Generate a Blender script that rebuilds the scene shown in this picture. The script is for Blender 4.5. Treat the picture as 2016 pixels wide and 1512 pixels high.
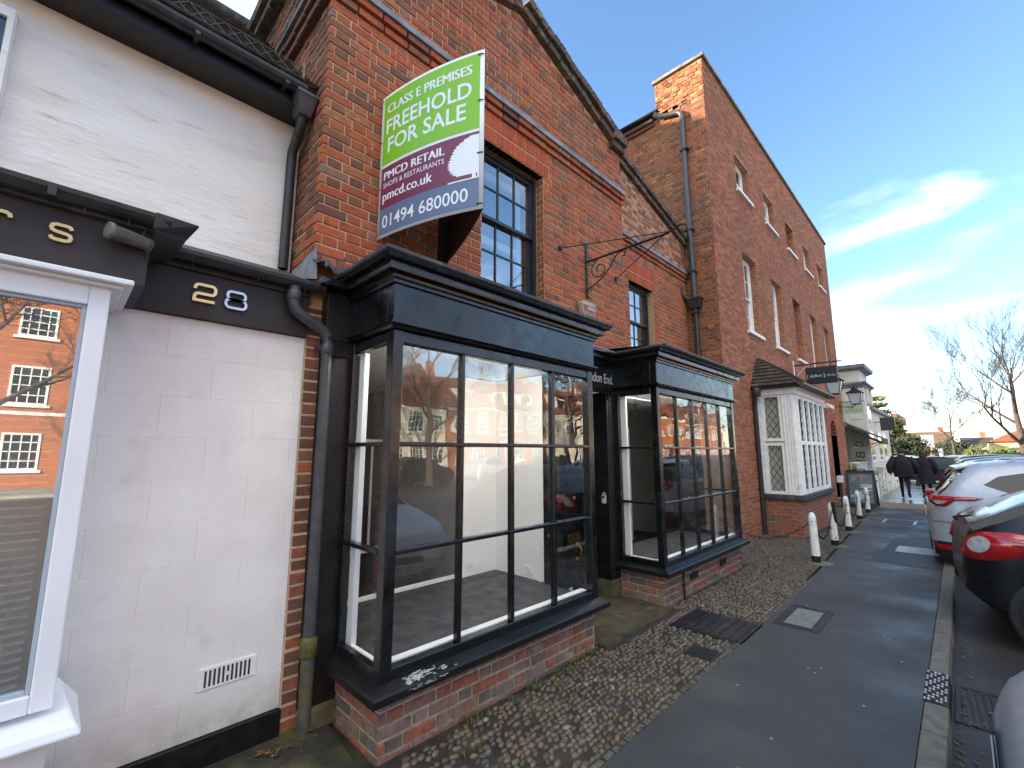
import bpy, bmesh, math, random
from mathutils import Vector, Matrix
from math import sin, cos, pi, radians, sqrt, atan2
random.seed(7)
for o in list(bpy.data.objects):
    bpy.data.objects.remove(o)
SC = bpy.context.scene
COL = SC.collection

# ------------------------------------------------------------------ camera
# X runs along the street away from the camera, Y into the buildings, Z up; metres.
FPX, PITCH, YAW, EYE = 880.0, radians(8.6), radians(44.7), 1.65
cam_d = bpy.data.cameras.new('camera')
cam = bpy.data.objects.new('camera', cam_d)
COL.objects.link(cam)
cam_d.sensor_width = 36.0
cam_d.lens = FPX / 2016.0 * 36.0
cam_d.clip_start = 0.05
cam_d.clip_end = 3000
cam.location = (0, 0, EYE)
fw = Vector((cos(PITCH) * cos(YAW), cos(PITCH) * sin(YAW), sin(PITCH)))
cam.rotation_euler = fw.to_track_quat('-Z', 'Y').to_euler()
SC.camera = cam
RT = Vector((sin(YAW), -cos(YAW), 0))
UP = RT.cross(fw)
CAMP = Vector((0, 0, EYE))

def proj(p):
    v = Vector(p) - CAMP
    z = v.dot(fw)
    if z <= 0.05:
        return None
    return (1008 + FPX * v.dot(RT) / z, 756 - FPX * v.dot(UP) / z, z)

def inframe(p, m=20):
    q = proj(p)
    return q is not None and -m < q[0] < 2016 + m and -m < q[1] < 1512 + m

# ------------------------------------------------------------------ world, sun, exposure
SUN_AZ, SUN_EL = radians(128), radians(19)      # azimuth from +X towards +Y
world = bpy.data.worlds.new('World')
SC.world = world
world.use_nodes = True
wn, wl = world.node_tree.nodes, world.node_tree.links
wn.clear()
w_out = wn.new('ShaderNodeOutputWorld')
w_bg = wn.new('ShaderNodeBackground')
sky = wn.new('ShaderNodeTexSky')
sky.sky_type = 'NISHITA'
sky.sun_disc = False
sky.sun_elevation = SUN_EL
sky.sun_rotation = pi / 2 - SUN_AZ
sky.altitude = 50
sky.air_density = 1.0
sky.dust_density = 0.15
sky.ozone_density = 2.2
w_bg.inputs['Strength'].default_value = 0.15
# cloud: wisps in view, a bright bank added behind the camera as fill
tc = wn.new('ShaderNodeTexCoord')
sep = wn.new('ShaderNodeSeparateXYZ')
wl.new(tc.outputs['Generated'], sep.inputs[0])
def wmath(op, a, b=None, clamp=False):
    n = wn.new('ShaderNodeMath'); n.operation = op; n.use_clamp = clamp
    for i, v in enumerate((a, b)):
        if v is None: continue
        if isinstance(v, (int, float)): n.inputs[i].default_value = v
        else: wl.new(v, n.inputs[i])
    return n.outputs[0]
zc = wmath('ADD', wmath('MAXIMUM', sep.outputs['Z'], 0.0), 0.16)
comb = wn.new('ShaderNodeCombineXYZ')
wl.new(wmath('DIVIDE', sep.outputs['X'], zc), comb.inputs[0])
wl.new(wmath('DIVIDE', sep.outputs['Y'], zc), comb.inputs[1])
cn = wn.new('ShaderNodeTexNoise')
cn.inputs['Scale'].default_value = 0.62
cn.inputs['Detail'].default_value = 5
cn.inputs['Roughness'].default_value = 0.48
cn.inputs['Distortion'].default_value = 0.35
cmap = wn.new('ShaderNodeMapping')
cmap.inputs['Location'].default_value = (75.5, 41.2, 0)
wl.new(comb.outputs[0], cmap.inputs[0])
wl.new(cmap.outputs[0], cn.inputs['Vector'])
cr = wn.new('ShaderNodeMapRange')
cr.inputs['From Min'].default_value = 0.48
cr.inputs['From Max'].default_value = 0.68
cr.interpolation_type = 'SMOOTHSTEP'
wl.new(cn.outputs['Fac'], cr.inputs['Value'])
cfade = wn.new('ShaderNodeMapRange')
cfade.inputs['From Min'].default_value = 0.0
cfade.inputs['From Max'].default_value = 0.34
wl.new(sep.outputs['Z'], cfade.inputs['Value'])
cn2 = wn.new('ShaderNodeTexNoise')                 # finer, thinner wisps over everything
cn2.inputs['Scale'].default_value = 1.5; cn2.inputs['Detail'].default_value = 6; cn2.inputs['Roughness'].default_value = 0.5; cn2.inputs['Distortion'].default_value = 0.5
cmap2 = wn.new('ShaderNodeMapping'); cmap2.inputs['Location'].default_value = (15.12, 14.1, 0)
wl.new(comb.outputs[0], cmap2.inputs[0]); wl.new(cmap2.outputs[0], cn2.inputs['Vector'])
cr2 = wn.new('ShaderNodeMapRange'); cr2.interpolation_type = 'SMOOTHSTEP'
cr2.inputs['From Min'].default_value = 0.55; cr2.inputs['From Max'].default_value = 0.82; cr2.inputs['To Max'].default_value = 0.45
wl.new(cn2.outputs['Fac'], cr2.inputs['Value'])
cfac = wmath('MULTIPLY', wmath('MAXIMUM', wmath('MULTIPLY', cr.outputs[0], 0.8), cr2.outputs[0]), cfade.outputs[0])
mixc = wn.new('ShaderNodeMix'); mixc.data_type = 'RGBA'
wl.new(cfac, mixc.inputs['Factor'])
hsv = wn.new('ShaderNodeHueSaturation')
hsv.inputs['Saturation'].default_value = 1.08
hsv.inputs['Hue'].default_value = 0.5
wl.new(sky.outputs[0], hsv.inputs['Color'])
wl.new(hsv.outputs[0], mixc.inputs['A'])
mixc.inputs['B'].default_value = (9.5, 9.1, 8.4, 1)
wl.new(mixc.outputs['Result'], w_bg.inputs['Color'])
wl.new(w_bg.outputs[0], w_out.inputs['Surface'])

sun_d = bpy.data.lights.new('sun', 'SUN')
sun_d.energy = 5.0
sun_d.angle = radians(0.6)
sun_d.color = (1.0, 0.86, 0.66)
sun = bpy.data.objects.new('sun', sun_d)
COL.objects.link(sun)
sdir = Vector((cos(SUN_EL) * cos(SUN_AZ), cos(SUN_EL) * sin(SUN_AZ), sin(SUN_EL)))
sun.rotation_euler = sdir.to_track_quat('Z', 'Y').to_euler()
sun.location = sdir * 60

SC.view_settings.view_transform = 'Standard'
SC.view_settings.look = 'None'
SC.view_settings.gamma = 1.0
SC.view_settings.use_curve_mapping = False
SC.view_settings.exposure = 1.58
SC.render.engine = 'CYCLES'
SC.cycles.use_denoising = True
SC.cycles.max_bounces = 10
SC.cycles.transparent_max_bounces = 16
SC.cycles.sample_clamp_indirect = 6.0

# ------------------------------------------------------------------ materials
MATS = {}
def srgb(r, g, b):
    f = lambda c: (c / 255 / 12.92) if c / 255 <= 0.04045 else ((c / 255 + 0.055) / 1.055) ** 2.4
    return (f(r), f(g), f(b))

def pm(name, col, col2=None, scale=8.0, rough=0.6, rough2=None, bump=0.0, bscale=60.0, metal=0.0, spec=0.5,
       coat=0.0, detail=4.0, lo=0.35, hi=0.65, stain=None, stain_scale=1.5, stain_lo=0.55, stain_hi=0.75, stretch=None, bdist=0.004, stain2=None, stain2_scale=4.0, stain2_stretch=None, stain2_lo=.6, stain2_hi=.75, zdirt=None, rough_scale=None):
    """principled material whose colour drifts between col and col2 with world-space noise"""
    m = bpy.data.materials.new(name); m.use_nodes = True
    nt = m.node_tree; n, l = nt.nodes, nt.links
    p = n['Principled BSDF']
    p.inputs['Roughness'].default_value = rough
    p.inputs['Metallic'].default_value = metal
    p.inputs['Specular IOR Level'].default_value = spec
    p.inputs['Coat Weight'].default_value = coat
    p.inputs['Coat Roughness'].default_value = 0.06
    p.inputs['Base Color'].default_value = (*col, 1)
    geo = n.new('ShaderNodeNewGeometry')
    vec = geo.outputs['Position']
    if stretch:
        mp = n.new('ShaderNodeMapping'); mp.inputs['Scale'].default_value = stretch
        l.new(vec, mp.inputs[0]); vec = mp.outputs[0]
    if col2 is not None:
        t = n.new('ShaderNodeTexNoise'); t.inputs['Scale'].default_value = scale; t.inputs['Detail'].default_value = detail
        l.new(vec, t.inputs['Vector'])
        r = n.new('ShaderNodeMapRange'); r.inputs['From Min'].default_value = lo; r.inputs['From Max'].default_value = hi
        l.new(t.outputs['Fac'], r.inputs['Value'])
        mx = n.new('ShaderNodeMix'); mx.data_type = 'RGBA'
        mx.inputs['A'].default_value = (*col, 1); mx.inputs['B'].default_value = (*col2, 1)
        l.new(r.outputs[0], mx.inputs['Factor'])
        out = mx.outputs['Result']
        if rough2 is not None:
            rsrc = r.outputs[0]
            if rough_scale:
                tr_ = n.new('ShaderNodeTexNoise'); tr_.inputs['Scale'].default_value = rough_scale; tr_.inputs['Detail'].default_value = 5; l.new(vec, tr_.inputs['Vector'])
                mr_ = n.new('ShaderNodeMapRange'); mr_.inputs['From Min'].default_value = .35; mr_.inputs['From Max'].default_value = .65; l.new(tr_.outputs['Fac'], mr_.inputs['Value']); rsrc = mr_.outputs[0]
            rr = n.new('ShaderNodeMapRange'); rr.inputs['To Min'].default_value = rough; rr.inputs['To Max'].default_value = rough2
            l.new(rsrc, rr.inputs['Value']); l.new(rr.outputs[0], p.inputs['Roughness'])
        if stain is not None:
            t2 = n.new('ShaderNodeTexNoise'); t2.inputs['Scale'].default_value = stain_scale; t2.inputs['Detail'].default_value = 6
            l.new(vec, t2.inputs['Vector'])
            r2 = n.new('ShaderNodeMapRange'); r2.inputs['From Min'].default_value = stain_lo; r2.inputs['From Max'].default_value = stain_hi
            l.new(t2.outputs['Fac'], r2.inputs['Value'])
            m2 = n.new('ShaderNodeMix'); m2.data_type = 'RGBA'
            l.new(r2.outputs[0], m2.inputs['Factor']); l.new(out, m2.inputs['A']); m2.inputs['B'].default_value = (*stain, 1)
            out = m2.outputs['Result']
        if zdirt is not None:
            sx = n.new('ShaderNodeSeparateXYZ'); l.new(geo.outputs['Position'], sx.inputs[0])
            zr_ = n.new('ShaderNodeMapRange'); zr_.interpolation_type = 'SMOOTHSTEP'; zr_.inputs['From Min'].default_value = zdirt[1]; zr_.inputs['From Max'].default_value = zdirt[2]; zr_.inputs['To Min'].default_value = 1.0; zr_.inputs['To Max'].default_value = 0.0
            l.new(sx.outputs['Z'], zr_.inputs['Value'])
            tz = n.new('ShaderNodeTexNoise'); tz.inputs['Scale'].default_value = 11; tz.inputs['Detail'].default_value = 6; l.new(geo.outputs['Position'], tz.inputs['Vector'])
            mz = n.new('ShaderNodeMath'); mz.operation = 'MULTIPLY'; l.new(zr_.outputs[0], mz.inputs[0]); l.new(tz.outputs['Fac'], mz.inputs[1])
            mxz = n.new('ShaderNodeMix'); mxz.data_type = 'RGBA'; l.new(mz.outputs[0], mxz.inputs['Factor']); l.new(out, mxz.inputs['A']); mxz.inputs['B'].default_value = (*zdirt[0], 1)
            out = mxz.outputs['Result']
        if stain2 is not None:
            mp2 = n.new('ShaderNodeMapping'); mp2.inputs['Scale'].default_value = stain2_stretch or (1, 1, 1)
            l.new(geo.outputs['Position'], mp2.inputs[0])
            t3 = n.new('ShaderNodeTexNoise'); t3.inputs['Scale'].default_value = stain2_scale; t3.inputs['Detail'].default_value = 7; t3.inputs['Roughness'].default_value = .62
            l.new(mp2.outputs[0], t3.inputs['Vector'])
            r3 = n.new('ShaderNodeMapRange'); r3.inputs['From Min'].default_value = stain2_lo; r3.inputs['From Max'].default_value = stain2_hi
            l.new(t3.outputs['Fac'], r3.inputs['Value'])
            m3 = n.new('ShaderNodeMix'); m3.data_type = 'RGBA'
            l.new(r3.outputs[0], m3.inputs['Factor']); l.new(out, m3.inputs['A']); m3.inputs['B'].default_value = (*stain2, 1)
            out = m3.outputs['Result']
        l.new(out, p.inputs['Base Color'])
    if bump > 0:
        b = n.new('ShaderNodeTexNoise'); b.inputs['Scale'].default_value = bscale; b.inputs['Detail'].default_value = 5
        l.new(vec, b.inputs['Vector'])
        bp = n.new('ShaderNodeBump'); bp.inputs['Strength'].default_value = bump; bp.inputs['Distance'].default_value = bdist
        l.new(b.outputs['Fac'], bp.inputs['Height']); l.new(bp.outputs[0], p.inputs['Normal'])
    MATS[name] = m
    return m

def glass_mat(name, f0=0.16, tint=(0.95, 0.97, 0.96), wave=0.0, wscale=6.0, wdist=0.02):
    """window glass: clear sheet with a Schlick reflection and, for old panes, a wavy surface"""
    m = bpy.data.materials.new(name); m.use_nodes = True
    n, l = m.node_tree.nodes, m.node_tree.links
    n.clear()
    o = n.new('ShaderNodeOutputMaterial')
    tr = n.new('ShaderNodeBsdfTransparent'); tr.inputs['Color'].default_value = (*tint, 1)
    gl = n.new('ShaderNodeBsdfGlossy'); gl.inputs['Roughness'].default_value = 0.0
    lw = n.new('ShaderNodeLayerWeight'); lw.inputs['Blend'].default_value = 0.5
    pw = n.new('ShaderNodeMath'); pw.operation = 'POWER'; pw.inputs[1].default_value = 5.0
    l.new(lw.outputs['Facing'], pw.inputs[0])
    ma = n.new('ShaderNodeMath'); ma.operation = 'MULTIPLY_ADD'; ma.inputs[1].default_value = 1 - f0; ma.inputs[2].default_value = f0
    l.new(pw.outputs[0], ma.inputs[0])
    mx = n.new('ShaderNodeMixShader')
    l.new(ma.outputs[0], mx.inputs[0]); l.new(tr.outputs[0], mx.inputs[1]); l.new(gl.outputs[0], mx.inputs[2])
    l.new(mx.outputs[0], o.inputs['Surface'])
    if wave > 0:
        geo = n.new('ShaderNodeNewGeometry')
        t = n.new('ShaderNodeTexNoise'); t.inputs['Scale'].default_value = wscale; t.inputs['Detail'].default_value = 1.0
        l.new(geo.outputs['Position'], t.inputs['Vector'])
        bp = n.new('ShaderNodeBump'); bp.inputs['Strength'].default_value = wave; bp.inputs['Distance'].default_value = wdist
        l.new(t.outputs['Fac'], bp.inputs['Height']); l.new(bp.outputs[0], gl.inputs['Normal'])
    MATS[name] = m
    return m

# bricks of the gabled shop: hand-made orange reds with darker and greyed headers
BRK = [pm('brick_orange', srgb(188, 100, 60), srgb(168, 84, 50), 30, .9, bump=.5, bscale=90, stain2=srgb(112, 84, 64), stain2_scale=1.1, stain2_lo=.42, stain2_hi=1.0, stain=srgb(120, 70, 50), stain_scale=9),
       pm('brick_red', srgb(174, 92, 60), srgb(156, 78, 52), 26, .9, bump=.5, bscale=90, stain2=srgb(112, 84, 64), stain2_scale=1.1, stain2_lo=.42, stain2_hi=1.0, stain=srgb(110, 66, 48), stain_scale=8),
       pm('brick_rose', srgb(174, 108, 80), srgb(156, 92, 66), 24, .9, bump=.5, bscale=90, stain2=srgb(112, 84, 64), stain2_scale=1.1, stain2_lo=.42, stain2_hi=1.0, stain=srgb(196, 140, 110), stain_scale=10, stain_lo=.6),
       pm('brick_brown', srgb(144, 92, 68), srgb(122, 76, 56), 24, .9, bump=.5, bscale=90, stain2=srgb(112, 84, 64), stain2_scale=1.1, stain2_lo=.42, stain2_hi=1.0),
       pm('brick_plum', srgb(122, 78, 64), srgb(104, 66, 56), 24, .85, bump=.5, bscale=90, stain2=srgb(112, 84, 64), stain2_scale=1.1, stain2_lo=.42, stain2_hi=1.0),
       pm('brick_grey', srgb(146, 112, 92), srgb(120, 90, 76), 24, .85, bump=.5, bscale=90, stain2=srgb(112, 84, 64), stain2_scale=1.1, stain2_lo=.42, stain2_hi=1.0)]
# rubbed bricks, bay plinth bricks, tall building bricks, cream mottled gable
RUB = [pm('rubbed_brick_a', srgb(184, 92, 54), srgb(164, 78, 46), 30, .9, bump=.2), pm('rubbed_brick_b', srgb(172, 84, 50), srgb(154, 72, 44), 30, .9, bump=.2)]
PLB = [pm('plinth_brick_a', srgb(146, 106, 92), srgb(116, 80, 70), 18, .8, bump=.6, bscale=60, stain=srgb(110, 112, 80), stain_scale=5),
       pm('plinth_brick_b', srgb(132, 110, 98), srgb(104, 84, 76), 18, .8, bump=.6, bscale=60, stain=srgb(160, 140, 126), stain_scale=7),
       pm('plinth_brick_c', srgb(160, 94, 70), srgb(122, 74, 60), 18, .8, bump=.6, bscale=60),
       pm('plinth_brick_d', srgb(112, 98, 90), srgb(92, 76, 70), 18, .8, bump=.6, bscale=60, stain=srgb(86, 92, 62), stain_scale=6)]
TLB = [pm('tall_brick_a', srgb(182, 116, 82), srgb(158, 94, 66), 22, .9, bump=.4, stain2=srgb(112, 84, 64), stain2_scale=1.1, stain2_lo=.42, stain2_hi=1.0),
       pm('tall_brick_b', srgb(168, 102, 74), srgb(146, 84, 60), 22, .9, bump=.4, stain2=srgb(112, 84, 64), stain2_scale=1.1, stain2_lo=.42, stain2_hi=1.0),
       pm('tall_brick_c', srgb(148, 94, 70), srgb(126, 78, 60), 22, .9, bump=.4, stain2=srgb(112, 84, 64), stain2_scale=1.1, stain2_lo=.42, stain2_hi=1.0),
       pm('tall_brick_d', srgb(188, 126, 92), srgb(166, 106, 76), 22, .9, bump=.4, stain2=srgb(112, 84, 64), stain2_scale=1.1, stain2_lo=.42, stain2_hi=1.0)]
SIDEB = [pm('side_brick_a', srgb(150, 90, 60), srgb(120, 70, 48), 20, .9, bump=.5, stain2=srgb(112, 84, 64), stain2_scale=1.1, stain2_lo=.42, stain2_hi=1.0), pm('side_brick_b', srgb(176, 100, 60), srgb(140, 78, 50), 20, .9, bump=.5, stain2=srgb(112, 84, 64), stain2_scale=1.1, stain2_lo=.42, stain2_hi=1.0),
         pm('side_brick_c', srgb(116, 78, 58), srgb(92, 62, 50), 20, .9, bump=.5, stain2=srgb(112, 84, 64), stain2_scale=1.1, stain2_lo=.42, stain2_hi=1.0), pm('side_brick_d', srgb(196, 124, 72), srgb(160, 96, 58), 20, .9, bump=.5, stain2=srgb(112, 84, 64), stain2_scale=1.1, stain2_lo=.42, stain2_hi=1.0)]
COPB = [pm('coping_brick_a', srgb(110, 92, 78), srgb(76, 64, 56), 22, .95, bump=.6, stain=srgb(150, 142, 120), stain_scale=12),
        pm('coping_brick_b', srgb(92, 76, 66), srgb(66, 56, 50), 22, .95, bump=.6, stain=srgb(120, 118, 96), stain_scale=12)]
MORTAR = pm('lime_mortar', srgb(204, 168, 128), srgb(182, 144, 106), 20, .95, bump=.5, bscale=120)
MORTAR_P = pm('grey_mortar', srgb(178, 164, 144), srgb(146, 132, 114), 20, .95, bump=.5, bscale=120)
MORTAR_T = pm('dull_mortar', srgb(182, 146, 112), srgb(158, 120, 90), 14, .95, bump=.4, bscale=120)
RENDER = pm('painted_render', srgb(243, 241, 236), srgb(236, 232, 224), 2.2, .85, bump=.45, bscale=20, stain=srgb(214, 208, 198), stain_scale=3.0, stain_lo=.52, stain_hi=.85, stretch=(.5, 1, 2.0), bdist=.014, stain2=srgb(176, 168, 156), stain2_scale=9, stain2_stretch=(.35, 1, 2.2), stain2_lo=.60, stain2_hi=.80)
BLOCKP = pm('painted_block', srgb(240, 236, 230), srgb(232, 227, 221), 3.5, .75, bump=.35, bscale=60, stain=srgb(212, 206, 202), stain_scale=5, stain_lo=.60, stain_hi=.85, stain2=srgb(170, 162, 152), stain2_scale=26, stain2_lo=.68, stain2_hi=.80, zdirt=(srgb(150, 142, 124), .12, .48))
UPVC = pm('white_frame', srgb(240, 241, 243), srgb(232, 234, 238), 3, .35)
WPAINT = pm('white_paint', srgb(243, 242, 238), srgb(230, 228, 222), 9, .55, bump=.1, bscale=40, stain=srgb(168, 160, 150), stain_scale=7, stain_lo=.64, stain_hi=.85)
BLACKP = pm('black_gloss_paint', srgb(13, 13, 14), srgb(20, 20, 21), 6, .14, rough2=.34, rough_scale=9, spec=.7, bump=.12, bscale=14, bdist=.006)
BLACKW = pm('black_worn_paint', srgb(13, 13, 14), srgb(20, 20, 21), 14, .34, rough2=.5, bump=.25, bscale=45, stain=srgb(50, 48, 46), stain_scale=16, stain_lo=.74, stain_hi=.82)
BROWNF = pm('brown_fascia', srgb(50, 45, 44), srgb(42, 38, 37), 6, .6, bump=.2, bscale=16)
PLASTIC = pm('black_plastic', srgb(44, 44, 46), srgb(58, 57, 58), 14, .42, bump=.1, bscale=30)
PIPE = pm('pipe_plastic', srgb(64, 66, 70), srgb(78, 79, 82), 12, .4, bump=.08, stain=srgb(66, 70, 44), stain_scale=6, stain_lo=.7, stain_hi=.8)
PIPEGREEN = pm('algae_pipe', srgb(74, 74, 42), srgb(110, 100, 54), 20, .6, bump=.4)
LEAD = pm('weathered_lead', srgb(134, 140, 148), srgb(104, 108, 114), 7, .6, bump=.35, bscale=22, stain=srgb(60, 60, 60), stain_scale=6)
LEADD = pm('dark_lead', srgb(72, 72, 74), srgb(48, 48, 50), 9, .65, bump=.5, bscale=30, stain=srgb(98, 96, 90), stain_scale=10)
STONE = pm('stone_coping', srgb(150, 146, 132), srgb(110, 108, 98), 8, .9, bump=.5)
TILED = pm('dark_roof_tile', srgb(76, 68, 62), srgb(50, 45, 42), 9, .85, bump=.5, stain=srgb(100, 98, 80), stain_scale=8)
TILER = pm('red_roof_tile', srgb(156, 92, 62), srgb(120, 70, 50), 5, .85, bump=.4)
ASPH = pm('pavement_asphalt', srgb(28, 29, 30), srgb(76, 77, 78), 130, .72, rough2=.36, rough_scale=1.2, detail=3, lo=.3, hi=.8, bump=.7, bscale=240, stain=srgb(38, 39, 40), stain_scale=1.3, stain_lo=.5, stain_hi=.85, bdist=.002)
PATCH = pm('patched_asphalt', srgb(28, 29, 31), srgb(38, 39, 42), 3, .55, bump=.7, bscale=240, bdist=.002)
ROADM = pm('road_asphalt', srgb(44, 44, 45), srgb(58, 57, 56), .8, .6, rough2=.45, bump=.7, bscale=200, stain=srgb(70, 66, 60), stain_scale=.7, stain_lo=.55, stain_hi=.8, bdist=.003)
EARTH = pm('damp_earth', srgb(58, 50, 40), srgb(40, 36, 30), 9, .85, bump=.8, bscale=60, stain=srgb(74, 76, 44), stain_scale=3)
MOSS = pm('mossy_slab', srgb(74, 66, 42), srgb(50, 47, 34), 7, .8, bump=.8, bscale=90, stain=srgb(108, 92, 50), stain_scale=9, stain_lo=.55, stain_hi=.75)
KERBM = pm('granite_kerb', srgb(108, 106, 96), srgb(82, 82, 76), 12, .7, bump=.6, bscale=70, stain=srgb(90, 96, 72), stain_scale=4)
PEB = [pm('pebble_a', srgb(106, 90, 72), srgb(84, 71, 58), 30, .45), pm('pebble_b', srgb(104, 90, 78), srgb(84, 74, 65), 30, .45), pm('pebble_c', srgb(84, 76, 69), srgb(66, 61, 56), 30, .45),
       pm('pebble_d', srgb(118, 92, 64), srgb(96, 74, 52), 30, .45), pm('pebble_e', srgb(136, 128, 116), srgb(110, 104, 94), 30, .45), pm('pebble_f', srgb(76, 66, 50), srgb(62, 60, 38), 30, .5)]
IRON = pm('cast_iron', srgb(50, 46, 48), srgb(38, 34, 34), 14, .5, metal=.4, bump=.4, stain=srgb(92, 70, 60), stain_scale=7)
IRONB = pm('black_iron', srgb(34, 33, 34), srgb(48, 44, 42), 18, .5, metal=.3, bump=.3)
PAINTL = pm('road_paint', srgb(196, 198, 198), srgb(160, 164, 164), 9, .6, bump=.3)
POSTW = pm('post_white', srgb(240, 238, 230), srgb(222, 220, 210), 9, .7, bump=.3, stain=srgb(112, 112, 92), stain_scale=9, stain_lo=.58, stain_hi=.7)
INTW = pm('interior_white', srgb(246, 246, 243), srgb(242, 241, 237), 2, .8)
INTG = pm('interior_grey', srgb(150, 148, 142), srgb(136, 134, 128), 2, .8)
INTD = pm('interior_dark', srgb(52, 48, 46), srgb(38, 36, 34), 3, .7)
FLOORD = pm('shop_floor', srgb(70, 70, 70), srgb(48, 48, 50), 7, .5, rough2=.7, stain=srgb(96, 96, 96), stain_scale=11, stain_lo=.6, stain_hi=.75)
FLOORW = pm('wood_floor', srgb(104, 86, 66), srgb(76, 60, 46), 3, .5, stretch=(1, 14, 1))
BRASS = pm('brass', srgb(196, 160, 96), srgb(150, 116, 64), 20, .3, metal=.9)
GOLD = pm('polished_metal', srgb(240, 214, 150), srgb(232, 204, 138), 10, .2, metal=.55)
SILVER = pm('brushed_steel', srgb(200, 202, 206), srgb(180, 182, 186), 10, .3, metal=1.0)
GLASS_OLD = glass_mat('old_wavy_glass', .19, tint=(1, 1, 1), wave=1.0, wscale=4.5, wdist=.0011)
GLASS = glass_mat('window_glass', .18, wave=.6, wscale=2.2, wdist=.0012)
GLASS_HI = glass_mat('mirror_glass', .38, tint=(.8, .84, .86), wave=.5, wscale=1.5, wdist=.0012)
GLASS_D = pm('dark_window_glass', srgb(30, 36, 42), None, rough=.04, spec=1.0, coat=1.0)
BARK = pm('bark', srgb(98, 82, 74), srgb(72, 60, 54), 12, .9, bump=.6)
TWIG = pm('twig', srgb(84, 68, 60), srgb(62, 50, 46), 6, .9)
# ------------------------------------------------------------------ mesh helpers
ORG = {}                                   # world origin of every parent (they are all unrotated unless local=True)
class MB:
    """collects faces; build() links them as one mesh object"""
    def __init__(s):
        s.v, s.f, s.m, s.sm = [], [], [], []
    def add(s, vs, fs, mi=0, smooth=False):
        b = len(s.v)
        s.v += [tuple(v) for v in vs]
        for f in fs:
            s.f.append(tuple(b + i for i in f)); s.m.append(mi); s.sm.append(smooth)
        return s
    def box(s, x0, x1, y0, y1, z0, z1, mi=0):
        vs = [(x, y, z) for x in (x0, x1) for y in (y0, y1) for z in (z0, z1)]
        return s.add(vs, [(0, 1, 3, 2), (4, 6, 7, 5), (0, 4, 5, 1), (2, 3, 7, 6), (0, 2, 6, 4), (1, 5, 7, 3)], mi)
    def hexa(s, bot, top, mi=0):
        """4 bottom points counter-clockwise and 4 top points"""
        return s.add(list(bot) + list(top), [(3, 2, 1, 0), (4, 5, 6, 7)] + [(i, (i + 1) % 4, 4 + (i + 1) % 4, 4 + i) for i in range(4)], mi)
    def prism(s, poly, fn, d0, d1, mi=0):
        """poly in 2-D, fn(a, b, d) -> point"""
        n = len(poly)
        vs = [fn(a, b, d0) for a, b in poly] + [fn(a, b, d1) for a, b in poly]
        return s.add(vs, [tuple(range(n - 1, -1, -1)), tuple(range(n, 2 * n))] + [(i, (i + 1) % n, n + (i + 1) % n, n + i) for i in range(n)], mi)
    def tube(s, path, r, n=10, mi=0, caps=True, smooth=True):
        path = [Vector(p) for p in path]
        rs = r if isinstance(r, (list, tuple)) else [r] * len(path)
        vs, fs = [], []
        t0 = (path[1] - path[0]).normalized()
        a = t0.orthogonal().normalized()
        for i, p in enumerate(path):
            if i == 0: t = path[1] - path[0]
            elif i == len(path) - 1: t = path[-1] - path[-2]
            else: t = (path[i + 1] - path[i]).normalized() + (path[i] - path[i - 1]).normalized()
            t = t.normalized() if t.length > 1e-9 else t0
            a = a - t * a.dot(t)
            a = a.normalized() if a.length > 1e-6 else t.orthogonal().normalized()
            b = t.cross(a)
            for k in range(n):
                g = 2 * pi * k / n
                vs.append(p + (a * cos(g) + b * sin(g)) * rs[i])
        for i in range(len(path) - 1):
            for k in range(n):
                k2 = (k + 1) % n
                fs.append((i * n + k, i * n + k2, (i + 1) * n + k2, (i + 1) * n + k))
        s.add(vs, fs, mi, smooth)
        if caps:
            s.add(vs[:n], [tuple(range(n - 1, -1, -1))], mi); s.add(vs[-n:], [tuple(range(n))], mi)
        return s
    def lathe(s, prof, c=(0, 0, 0), n=16, mi=0, fn=None, smooth=True):
        """prof: (radius, height); fn maps local (x,y,z) to world"""
        fn = fn or (lambda x, y, z: (c[0] + x, c[1] + y, c[2] + z))
        vs, fs = [], []
        for r, z in prof:
            for k in range(n):
                g = 2 * pi * k / n
                vs.append(fn(r * cos(g), r * sin(g), z))
        for i in range(len(prof) - 1):
            for k in range(n):
                k2 = (k + 1) % n
                fs.append((i * n + k, i * n + k2, (i + 1) * n + k2, (i + 1) * n + k))
        s.add(vs, fs, mi, smooth)
        if prof[0][0] > 1e-4: s.add(vs[:n], [tuple(range(n - 1, -1, -1))], mi)
        if prof[-1][0] > 1e-4: s.add(vs[-n:], [tuple(range(n))], mi)
        return s
    def ribbon(s, pts, w, fn, d0, d1, closed=False, mi=0):
        """flat stroke of width w along 2-D pts, extruded d0..d1 through fn(a, b, d)"""
        P = [Vector(p) for p in pts]; n = len(P)
        L, R = [], []
        for i in range(n):
            a = P[(i - 1) % n] if (closed or i > 0) else None
            b = P[(i + 1) % n] if (closed or i < n - 1) else None
            t1 = (P[i] - a).normalized() if a is not None else None
            t2 = (b - P[i]).normalized() if b is not None else None
            t1 = t1 or t2; t2 = t2 or t1
            t = (t1 + t2)
            t = t.normalized() if t.length > 1e-6 else t1
            nn = Vector((-t.y, t.x)); c = max(0.4, nn.dot(Vector((-t1.y, t1.x))))
            L.append(P[i] + nn * (w / 2 / c)); R.append(P[i] - nn * (w / 2 / c))
        m = n if closed else n - 1
        for i in range(m):
            j = (i + 1) % n
            q = [L[i], R[i], R[j], L[j]]
            vs = [fn(p.x, p.y, d0) for p in q] + [fn(p.x, p.y, d1) for p in q]
            s.add(vs, [(0, 3, 2, 1), (4, 5, 6, 7), (0, 1, 5, 4), (1, 2, 6, 5), (2, 3, 7, 6), (3, 0, 4, 7)], mi)
        return s
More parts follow.
